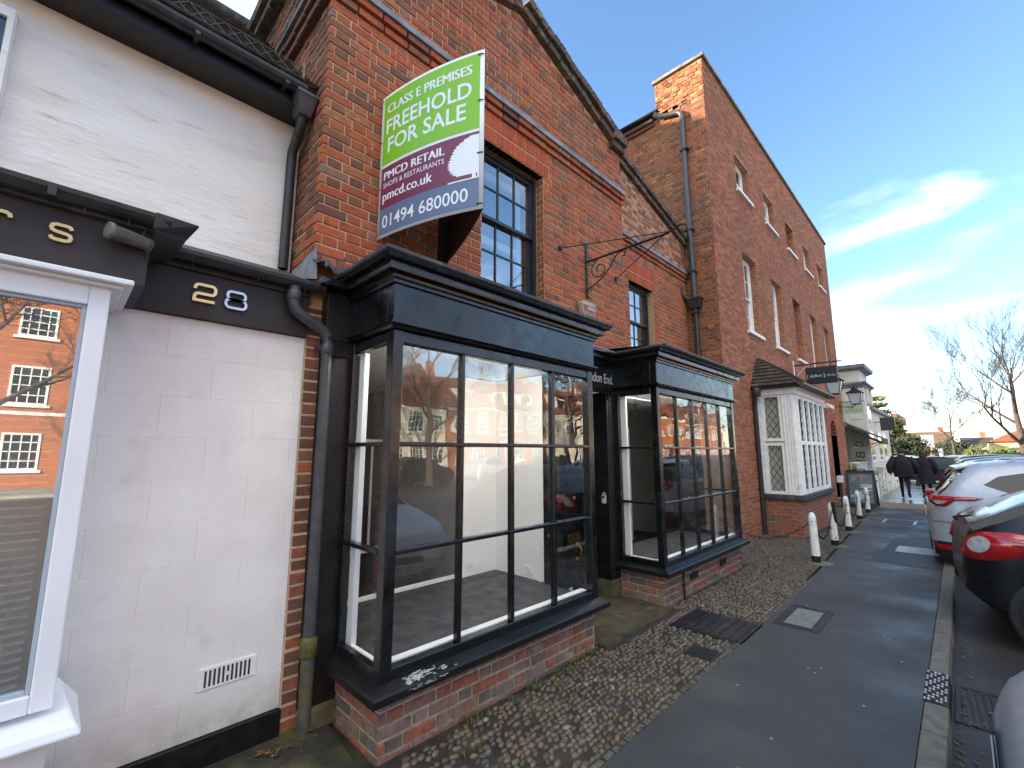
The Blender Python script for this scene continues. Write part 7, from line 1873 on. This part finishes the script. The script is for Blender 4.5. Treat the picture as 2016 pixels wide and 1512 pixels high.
# low shop between, with the folding awning
LK = thing('awning_shop', 'low white shopfront with black folding awning between brick and stucco buildings', 'shopfront', (22.4, 3.3, 0))
MB().box(21.9, 24.0, 3.5, 8, -.1, 3.0).build('shop_wall', STUC, LK)
MB().box(22.1, 23.8, 3.46, 3.5, .3, 2.4).build('shop_window', GLASS_D, LK)
AW = pm('awning_black', srgb(30, 30, 32), srgb(40, 40, 42), 6, .7); AWS = pm('awning_stripe', srgb(200, 196, 186), None, rough=.7)
P0, P1 = (3.45, 2.95), (2.05, 2.16)
mb = MB(); mb.hexa([(21.9, P0[0], P0[1] - .02), (23.9, P0[0], P0[1] - .02), (23.9, P1[0], P1[1] - .02), (21.9, P1[0], P1[1] - .02)][::-1], [(21.9, P0[0], P0[1]), (23.9, P0[0], P0[1]), (23.9, P1[0], P1[1]), (21.9, P1[0], P1[1])][::-1]); mb.build('awning_canvas', AW, LK)
MB().box(21.9, 23.9, P1[0] - .02, P1[0], P1[1] - .22, P1[1] - .01).build('awning_valance', AW, LK)
MB().hexa([(21.88, P0[0], P0[1] - .22), (21.92, P0[0], P0[1] - .22), (21.92, P1[0], P1[1] - .22), (21.88, P1[0], P1[1] - .22)][::-1], [(21.88, P0[0], P0[1] - .12), (21.92, P0[0], P0[1] - .12), (21.92, P1[0], P1[1] - .12), (21.88, P1[0], P1[1] - .12)][::-1]).build('awning_side', AW, LK)
MB().tube([(21.9, P0[0], 1.9), (21.9, 2.6, 1.80), (21.9, P1[0], P1[1] - .12)], .018, 6).tube([(21.9, P0[0], 1.75), (21.9, 2.6, 1.68), (21.9, P1[0], P1[1] - .18)], .012, 6).build('awning_arm', CHROME, LK)
# low white garden wall with white bollards in front, plant in a pot
t = thing('low_white_wall', 'low white rendered garden wall beside the wet pavement', 'wall', (26, 2.95, 0))
MB().box(21.0, 23.9, 2.78, 2.96, -.1, 1.18).build('wall', STUC, t); MB().box(20.97, 23.92, 2.75, 2.99, 1.18, 1.25).build('coping', STUC, t, bevel=.01)
MB().box(24.3, 38, 2.35, 2.5, -.1, .95).build('wall', STUC, t); MB().box(24.28, 38, 2.32, 2.53, .95, 1.02).build('coping', STUC, t, bevel=.01)
ORDN = ['first', 'second', 'third', 'fourth', 'fifth', 'sixth', 'seventh', 'eighth', 'ninth']
for k in range(9):
    x = 19.6 + k * 1.15
    t = thing('low_bollard', ORDN[k] + ' short white post beyond the A-board, counted along the low white wall', 'post', (x, 2.2 + k * .01, 0), 'short white posts by the low wall')
    MB().lathe([(.055, -.02), (.05, .75), (.03, .80), (.0001, .81)], (x, 2.2 + k * .01, 0), 8).build('shaft', POSTW, t)
t = thing('potted_yucca', 'spiky potted yucca against the end of the brick building', 'plant', (19.95, 2.78, 0))
MB().lathe([(.13, 0), (.18, .36), (.2, .38), (.2, .42), (.16, .42)], (19.95, 2.76, 0), 12).build('pot', pm('pot_grey', srgb(88, 84, 80), None, rough=.8), t)
mb = MB(); r = random.Random(3)
for k in range(54):
    a_, el = r.uniform(0, 2 * pi), r.uniform(.25, 1.35); L = r.uniform(.35, .62); z0 = .72 + r.uniform(-.1, .1)
    d = Vector((cos(a_) * cos(el), sin(a_) * cos(el), sin(el))); s_ = Vector((-sin(a_), cos(a_), 0)) * .018; p = Vector((19.95, 2.76, z0)); q = p + d * L * .6; e = p + d * L - Vector((0, 0, .10 * L))
    mb.add([p - s_, p + s_, q + s_, q - s_, e], [(0, 1, 2, 3), (3, 2, 4)])
mb.build('leaves', pm('yucca_leaf', srgb(126, 124, 66), srgb(92, 98, 48), 8, .6), t)
MB().tube([(19.95, 2.76, .40), (19.95, 2.76, .78)], .05, 8).build('stem', BARK, t)

# unseen house and stack added to keep low sun off the tall side wall
RH = thing('sun_block_house', 'unseen house shape added behind the gabled shop to shade the tall side wall', 'house', (1.0, 12, 0))
MB().box(-6, 6.5, 10.2, 16, -.1, 7.6).build('walls', TLB[1], RH)
MB().prism([(9.9, 7.5), (16.3, 7.5), (13.1, 10.2)], lambda a, b, d: (d, a, b), -6.2, 6.7).build('roof', TILED, RH)
MB().box(-.4, 3.2, 12.7, 13.5, 8.5, 12.7).build('sun_block_stack', TLB[1], RH)
# ------------------------------------------------------------------ trees
def grow(mb, p, d, L, r_, depth, rnd, up=.12, spread=.5, nch=3, minr=.006, twist=.15):
    """one limb and, recursively, the limbs that leave it"""
    n = 4 if depth > 1 else 3
    pts, rs = [p.copy()], [r_]
    q, dd = p.copy(), d.copy(); nodes = []
    for i in range(n):
        dd = (dd + Vector((rnd.gauss(0, twist), rnd.gauss(0, twist), rnd.gauss(0, twist) * .6 + up)) * .35).normalized()
        q = q + dd * (L / n); pts.append(q.copy()); rs.append(max(minr, r_ * (1 - .62 * (i + 1) / n))); nodes.append((q.copy(), dd.copy(), rs[-1]))
    mb.tube(pts, rs, 5 if r_ > .03 else 3, caps=False)
    if depth == 0: return
    for i, (q, dd, rr_) in enumerate(nodes):
        if i == 0 and depth > 3: continue
        for k in range(nch if i == len(nodes) - 1 else max(1, nch - 1)):
            side = dd.orthogonal().normalized(); side.rotate(Matrix.Rotation(rnd.uniform(0, 2 * pi), 3, dd))
            nd = (dd * (1 - spread * .6) + side * spread * rnd.uniform(.7, 1.3) + Vector((0, 0, up * .5))).normalized()
            grow(mb, q, nd, L * rnd.uniform(.50, .72), max(minr, rr_ * .72), depth - 1, rnd, up, spread, nch, minr, twist)
def bare_tree(name, label, loc, h, seed, depth=4, trunk=.22, th=.28, lean=(0, 0), limbs=7, spread=.55, up=.14, minr=.008, group='bare street trees'):
    t = thing(name, label, 'tree', loc, group)
    rnd = random.Random(seed); x, y, z = loc
    mb = MB(); tp = []; tr_ = []
    n = 9
    for i in range(n + 1):
        u = i / n; tp.append((x + lean[0] * u * u * h + .05 * sin(i * 1.7) * u, y + lean[1] * u * u * h + .05 * cos(i * 1.3) * u, z + h * .80 * u)); tr_.append(trunk * (1 - .86 * u) + (.08 * trunk if i == 0 else 0))
    mb.tube(tp, tr_, 9); mb.build('trunk', BARK, t)
    mb = MB()
    for k in range(limbs):
        u = th + (1 - th) * (k + .3) / limbs; i = min(n - 1, int(u * n)); f = u * n - i
        p = Vector(tp[i]).lerp(Vector(tp[i + 1]), f); rr_ = (tr_[i] + (tr_[i + 1] - tr_[i]) * f)
        g = k * 2.4 + rnd.uniform(-.4, .4); el = .45 + .6 * u
        d = Vector((cos(g) * cos(el), sin(g) * cos(el), sin(el)))
        grow(mb, p, d, h * (.42 - .24 * u), rr_ * .62, depth - (1 if u > .75 else 0), rnd, up, spread, 3 if depth < 4 else 2, minr)
    grow(mb, Vector(tp[-1]), Vector((lean[0], lean[1], 1)).normalized(), h * .22, tr_[-1], depth - 2, rnd, .2, .4, 3, minr)
    mb.build('crown', TWIG, t)
    return t
bare_tree('bare_tree', 'large bare tree leaning at the right edge above the parked cars', (36, -2.45, -.12), 8.6, 4, depth=4, trunk=.21, th=.20, lean=(0, .02), limbs=10, spread=.40, up=.14, minr=.0045)
bare_tree('bare_tree', 'small dark bare tree beside the round evergreen bush', (60, .35, -.12), 7.6, 9, depth=4, trunk=.15, th=.34, limbs=7, spread=.5, up=.12, minr=.008)
bare_tree('bare_tree', 'bare tree across the road facing the white house', (-2.2, -16.5, -.12), 10, 12, depth=4, trunk=.24, th=.3, limbs=8, minr=.012, group='bare trees across the road')
bare_tree('bare_tree', 'bare tree across the road reflected in the bay window', (14.8, -16.5, -.12), 11, 15, depth=4, trunk=.26, th=.3, limbs=9, minr=.012, group='bare trees across the road')
bare_tree('bare_tree', 'bare tree across the road by the long terrace', (28.5, -17.0, -.12), 10, 18, depth=4, trunk=.24, th=.3, limbs=8, minr=.014, group='bare trees across the road')
bare_tree('bare_tree', 'bare tree far across the road reflected in the second bay', (47, -17.0, -.12), 11, 22, depth=4, trunk=.26, th=.3, limbs=8, minr=.014, group='bare trees across the road')
def leafy(name, label, loc, h, w, mats, seed, n, conif=False, leaf=.22, trunk_h=.25, group='evergreens at the far end'):
    t = thing(name, label, 'tree', loc, group); rnd = random.Random(seed); x, y, z = loc
    MB().tube([(x, y, z), (x, y, z + h * .55), (x + .1, y, z + h * .95)], [.16, .10, .03], 7).build('trunk', BARK, t)
    mb = MB()
    cl = []
    for k in range(46):
        if conif:
            lv = rnd.randint(1, 8) / 8; rad = w * (1.05 - lv) * rnd.uniform(.3, 1); zz = h * (.18 + .8 * lv)
        else:
            u = rnd.random(); rad = w * sqrt(max(0, 1 - (2 * u - 1) ** 2)) * rnd.uniform(.4, 1); zz = h * (trunk_h + (1 - trunk_h) * u)
        g = rnd.uniform(0, 2 * pi); cl.append((x + rad * cos(g), y + rad * sin(g), z + zz, rnd.choice(range(len(mats)))))
    for k in range(n):
        cx, cy, cz, m = rnd.choice(cl); s_ = w * (.20 if conif else .26)
        p = Vector((cx + rnd.gauss(0, s_), cy + rnd.gauss(0, s_), cz + rnd.gauss(0, s_ * (.22 if conif else .6))))
        a_ = Vector((rnd.gauss(0, 1), rnd.gauss(0, 1), rnd.gauss(0, .5 if conif else 1))).normalized(); b_ = a_.orthogonal().normalized()
        L = leaf * rnd.uniform(.5, 1.2)
        mb.add([p - a_ * L, p + b_ * L * .4, p + a_ * L, p - b_ * L * .4], [(0, 1, 2, 3)], m)
    mb.build('crown', mats, t)
EG = [pm('evergreen_a', srgb(96, 106, 62), srgb(76, 88, 50), 2, .9), pm('evergreen_b', srgb(120, 122, 70), srgb(94, 100, 58), 2, .9)]
DG = [pm('dark_evergreen_a', srgb(52, 62, 42), srgb(40, 50, 34), 2, .9), pm('dark_evergreen_b', srgb(64, 74, 48), srgb(48, 58, 38), 2, .9)]
leafy('cedar_tree', 'tall layered cedar left of the road sign beyond the stucco building', (62, 6.3, -.1), 7.6, 2.6, EG, 3, 3600, True, .30)
leafy('cedar_tree', 'lower cedar in front of the far flats', (66, 4.9, -.1), 5.2, 1.9, EG, 5, 2600, True, .28)
leafy('evergreen_bush', 'round dark evergreen bush before the brown roofed house', (60, 3.4, -.1), 3.1, 1.35, DG, 7, 3000, False, .18, .05)
leafy('evergreen_bush', 'tall dark evergreen behind the far parked cars', (58, 5.3, -.1), 3.3, .9, DG, 8, 1800, False, .18, .05)
leafy('hedge_tree', 'dark hedge tree right of the brown roofed house', (100, .6, -.1), 3.2, 2.0, DG, 10, 2000, False, .3, .05)
leafy('hedge_tree', 'olive green shrub behind the parked cars near the cream house', (76, -1.6, -.1), 2.0, 1.4, EG, 11, 1600, False, .24, .05)
leafy('hedge_tree', 'olive shrub before the cream house at the right edge', (74, -3.8, -.1), 1.9, 1.6, EG, 12, 1800, False, .24, .05)

# ------------------------------------------------------------------ far houses and the road sign
def far_house(name, label, x0, x1, y0, y1, ze, zr, wall, roof, axis='x', wins=(), ang=0.0):
    t = thing(name, label, 'house', ((x0 + x1) / 2, (y0 + y1) / 2, 0), 'houses at the far end')
    MB().box(x0, x1, y0, y1, -.2, ze).build('walls', wall, t)
    xm, ym = (x0 + x1) / 2, (y0 + y1) / 2; e = .3
    if axis == 'y':   # ridge along y
        mb = MB().prism([(x0 - e, ze - .1), (x1 + e, ze - .1), (xm, zr)], lambda a, b, d: (a, d, b), y0 - e, y1 + e)
    else:
        mb = MB().prism([(y0 - e, ze - .1), (y1 + e, ze - .1), (ym, zr)], lambda a, b, d: (d, a, b), x0 - e, x1 + e)
    rf_ = mb.build('roof', roof, t)
    MB().box(xm - .35, xm + .35, y0 + .6, y0 + 1.3, ze, zr + .9).build('chimney', TLB[0], rf_)
    for (yy, zz) in wins:
        w = MB().box(x0 - .05, x0, yy - .5, yy + .5, zz - .6, zz + .6).build('window', WPAINT, t); MB().box(x0 - .06, x0 - .05, yy - .42, yy + .42, zz - .5, zz + .5).build('pane', GLASS_D, w)
    return t
BRW = pm('far_brown_roof', srgb(112, 92, 70), srgb(96, 78, 60), 1, .9)
CREAM = pm('cream_render', srgb(222, 204, 150), srgb(206, 186, 134), 1, .85)
far_house('far_house', 'brown roofed house behind the round bush', 106, 116, 1.0, 9.5, 2.9, 5.2, TLB[0], BRW, 'y', ((3, 1.6), (6, 1.6)))
far_house('far_house', 'cream house at the right edge behind the bare tree', 84, 96, -10.5, -3.0, 3.0, 5.0, CREAM, TILER, 'x', ((-5, 1.7), (-8, 1.7)))
far_house('far_house', 'low cream cottage between the two bare trees', 110, 122, -4.2, -.6, 2.6, 4.2, CREAM, TILED, 'y', ((-1.5, 1.5), (-3, 1.5)))
t = thing('brick_flats', 'red brick flats with white windows behind the cedars', 'flats', (75, 8, 0))
MB().box(72, 84, 5.2, 16, -.1, 5.3).build('walls', TLB[0], t); MB().box(71.7, 84.3, 4.9, 16.3, 5.3, 6.3).build('mansard_roof', TILER, t)
for yy in (5.9, 7.2, 8.5, 9.8):
    for zz in (1.2, 3.4, 5.7): w = MB().box(71.6, 72, yy - .4, yy + .4, zz - .55, zz + .55).build('window', WPAINT, t); MB().box(71.58, 71.6, yy - .3, yy + .3, zz - .45, zz + .45).build('pane', GLASS_D, w)
t = thing('direction_sign', 'white road direction sign with roundabout symbol at the far end', 'road sign', (70, 2.5, 0))
pn = MB().box(70, 70.06, 1.95, 3.05, 2.15, 3.52).build('panel', pm('sign_white', srgb(206, 214, 216), None, rough=.5), t)
mb = MB(); sg2 = YZ(69.998)
mb.ribbon([(-2.72 + .13 * cos(g), 2.95 + .13 * sin(g)) for g in [k * pi / 8 for k in range(16)]], .05, sg2, 0, .01, closed=True); mb.ribbon([(-2.72, 2.80), (-2.72, 2.30)], .06, sg2, 0, .01); mb.ribbon([(-2.58, 2.95), (-2.2, 2.95)], .035, sg2, 0, .01); mb.ribbon([(-2.72, 3.08), (-2.72, 3.3)], .04, sg2, 0, .01)
for z in (2.75, 2.62, 2.5, 2.38): mb.ribbon([(-2.5, z), (-2.15, z)], .03, sg2, 0, .01)
mb.build('symbol', INTD, pn)
for y in (2.2, 2.8): MB().tube([(70.1, y, -.1), (70.1, y, 3.4)], .05, 8).build('post', SILVER, t)
t = thing('keep_left_bollard', 'small white traffic bollard beyond the far cars', 'traffic bollard', (64, .95, 0))
MB().lathe([(.14, -.1), (.14, .9), (.18, 1.3), (.18, 1.9), (.1, 2.0), (.0001, 2.0)], (64, 1.35, 0), 10).build('shell', UPVC, t)

# ------------------------------------------------------------------ across the road: sunlit row that the shop glass reflects
def brick_tex(name, c1, c2, mort):
    m = bpy.data.materials.new(name); m.use_nodes = True; n, l = m.node_tree.nodes, m.node_tree.links; p = n['Principled BSDF']; p.inputs['Roughness'].default_value = .9
    g = n.new('ShaderNodeNewGeometry'); s = n.new('ShaderNodeSeparateXYZ'); cb = n.new('ShaderNodeCombineXYZ'); l.new(g.outputs['Position'], s.inputs[0]); l.new(s.outputs['X'], cb.inputs[0]); l.new(s.outputs['Z'], cb.inputs[1])
    b = n.new('ShaderNodeTexBrick'); b.inputs['Scale'].default_value = 1.0; b.inputs['Brick Width'].default_value = .225; b.inputs['Row Height'].default_value = .075; b.inputs['Mortar Size'].default_value = .006
    b.inputs['Color1'].default_value = (*c1, 1); b.inputs['Color2'].default_value = (*c2, 1); b.inputs['Mortar'].default_value = (*mort, 1)
    l.new(cb.outputs[0], b.inputs['Vector']); l.new(b.outputs['Color'], p.inputs['Base Color']); MATS[name] = m; return m
FB = [brick_tex('row_brick_a', srgb(180, 98, 60), srgb(156, 80, 50), srgb(186, 150, 112)), brick_tex('row_brick_b', srgb(200, 110, 66), srgb(176, 88, 52), srgb(190, 156, 120))]
YO = -25.2
CREAM2 = pm('pale_cream_render', srgb(232, 222, 200), srgb(222, 210, 186), 1, .85)
def row_house(label, x0, x1, ze, zr, wall, floors, ncol, dormers=0, gable=False, porch=False, band=None):
    t = thing('row_house', label, 'house', ((x0 + x1) / 2, YO, 0), 'houses across the road')
    MB().box(x0, x1, YO - 8, YO, -.2, ze).build('walls', wall, t)
    if gable: mb = MB().prism([(x0 - .2, ze), (x1 + .2, ze), ((x0 + x1) / 2, zr)], lambda a, b, d: (a, d, b), YO - 8, YO + .25)
    else: mb = MB().prism([(YO + .35, ze - .1), (YO - 8, ze - .1), (YO - 3.8, zr)], lambda a, b, d: (d, a, b), x0 - .1, x1 + .1)
    rf_ = mb.build('roof', TILER, t)
    MB().box(x0, x1, YO, YO + .08, ze - .35, ze - .05).build('eaves_cornice', WPAINT, t)
    for ch in (x0 + .5, x1 - 1.3): MB().box(ch, ch + .8, YO - 4.4, YO - 3.5, ze + .5, zr + 1.2).build('chimney', wall, rf_)
    if band: MB().box(x0, x1, YO, YO + .05, band - .08, band + .08).build('string_band', WPAINT, t)
    step = (x1 - x0) / ncol
    for i in range(ncol):
        cx = x0 + step * (i + .5)
        for (zc, hh) in floors:
            if porch and i == ncol // 2 and zc == floors[0][0]:
                MB().box(cx - .8, cx + .8, YO, YO + .7, 2.55, 2.85).box(cx - .75, cx - .6, YO + .5, YO + .65, -.1, 2.55).box(cx + .6, cx + .75, YO + .5, YO + .65, -.1, 2.55).build('porch', WPAINT, t)
                MB().box(cx - .5, cx + .5, YO, YO + .04, 0, 2.3).build('house_door', BLACKP, t); continue
            w = MB()
            a0_, a1_, b0_, b1_ = cx - .62, cx + .62, zc - hh / 2, zc + hh / 2
            w.box(a0_, a1_, YO, YO + .06, b0_, b0_ + .09).box(a0_, a1_, YO, YO + .06, b1_ - .09, b1_).box(a0_, a0_ + .09, YO, YO + .06, b0_ + .09, b1_ - .09).box(a1_ - .09, a1_, YO, YO + .06, b0_ + .09, b1_ - .09)
            for q in (1, 2, 3): xx = a0_ + (a1_ - a0_) * q / 4; w.box(xx - .022, xx + .022, YO, YO + .05, b0_ + .09, b1_ - .09)
            for q in (1, 2, 3): zz = b0_ + (b1_ - b0_) * q / 4; w.box(a0_ + .09, a1_ - .09, YO, YO + .048, zz - .022, zz + .022)
            wo = w.build('window', WPAINT, t); MB().box(a0_ + .05, a1_ - .05, YO - .02, YO + .01, b0_ + .05, b1_ - .05).build('pane', GLASS_D, wo); MB().box(a0_ - .12, a1_ + .12, YO, YO + .14, b0_ - .12, b0_ - .005).build('sill', WPAINT, wo)
    for i in range(dormers):
        cx = x0 + (x1 - x0) * (i + .5) / dormers
        d = MB().box(cx - .8, cx + .8, YO - 2.5, YO - .5, ze, ze + 1.6).build('dormer', WPAINT, t)
        MB().prism([(cx - 1.0, ze + 1.6), (cx + 1.0, ze + 1.6), (cx, ze + 2.4)], lambda a, b, dd: (a, dd, b), YO - 3, YO - .35).build('dormer_roof', TILER, d)
        MB().box(cx - .55, cx + .55, YO - .5, YO - .47, ze + .25, ze + 1.4).build('dormer_pane', GLASS_D, d)
row_house('tall brick house across the road facing the white house', -14, 6.0, 9.2, 12.5, FB[0], ((1.65, 1.7), (4.7, 1.8), (7.7, 1.4)), 7, band=3.4)
row_house('brick house with two dormers across the road', 6.2, 16.5, 5.6, 8.8, FB[0], ((1.6, 1.6), (4.2, 1.5)), 4, 2, porch=True)
row_house('gable fronted cream house across the road', 16.7, 22.5, 5.2, 8.6, CREAM2, ((1.6, 1.6), (4.0, 1.5)), 3, 0, gable=True)
row_house('long brick terrace house with dormers across the road', 22.7, 35.0, 5.6, 8.7, FB[0], ((1.6, 1.7), (4.2, 1.6)), 5, 3, porch=True)
row_house('pale rendered house with porch across the road', 35.2, 45.0, 5.9, 9.0, CREAM2, ((1.6, 1.7), (4.4, 1.6)), 4, 2, porch=True)
row_house('brick house with chimneys across the road facing the second bay', 45.2, 58.0, 6.0, 9.4, FB[0], ((1.6, 1.7), (4.4, 1.6)), 5, 0)
row_house('tall gabled brick house far across the road', 58.2, 68.0, 6.6, 10.4, FB[1], ((1.6, 1.7), (4.6, 1.6)), 4, 0, gable=True)
row_house('farthest brick house across the road', 68.2, 86.0, 6.2, 9.8, FB[0], ((1.6, 1.7), (4.6, 1.6)), 7, 3)
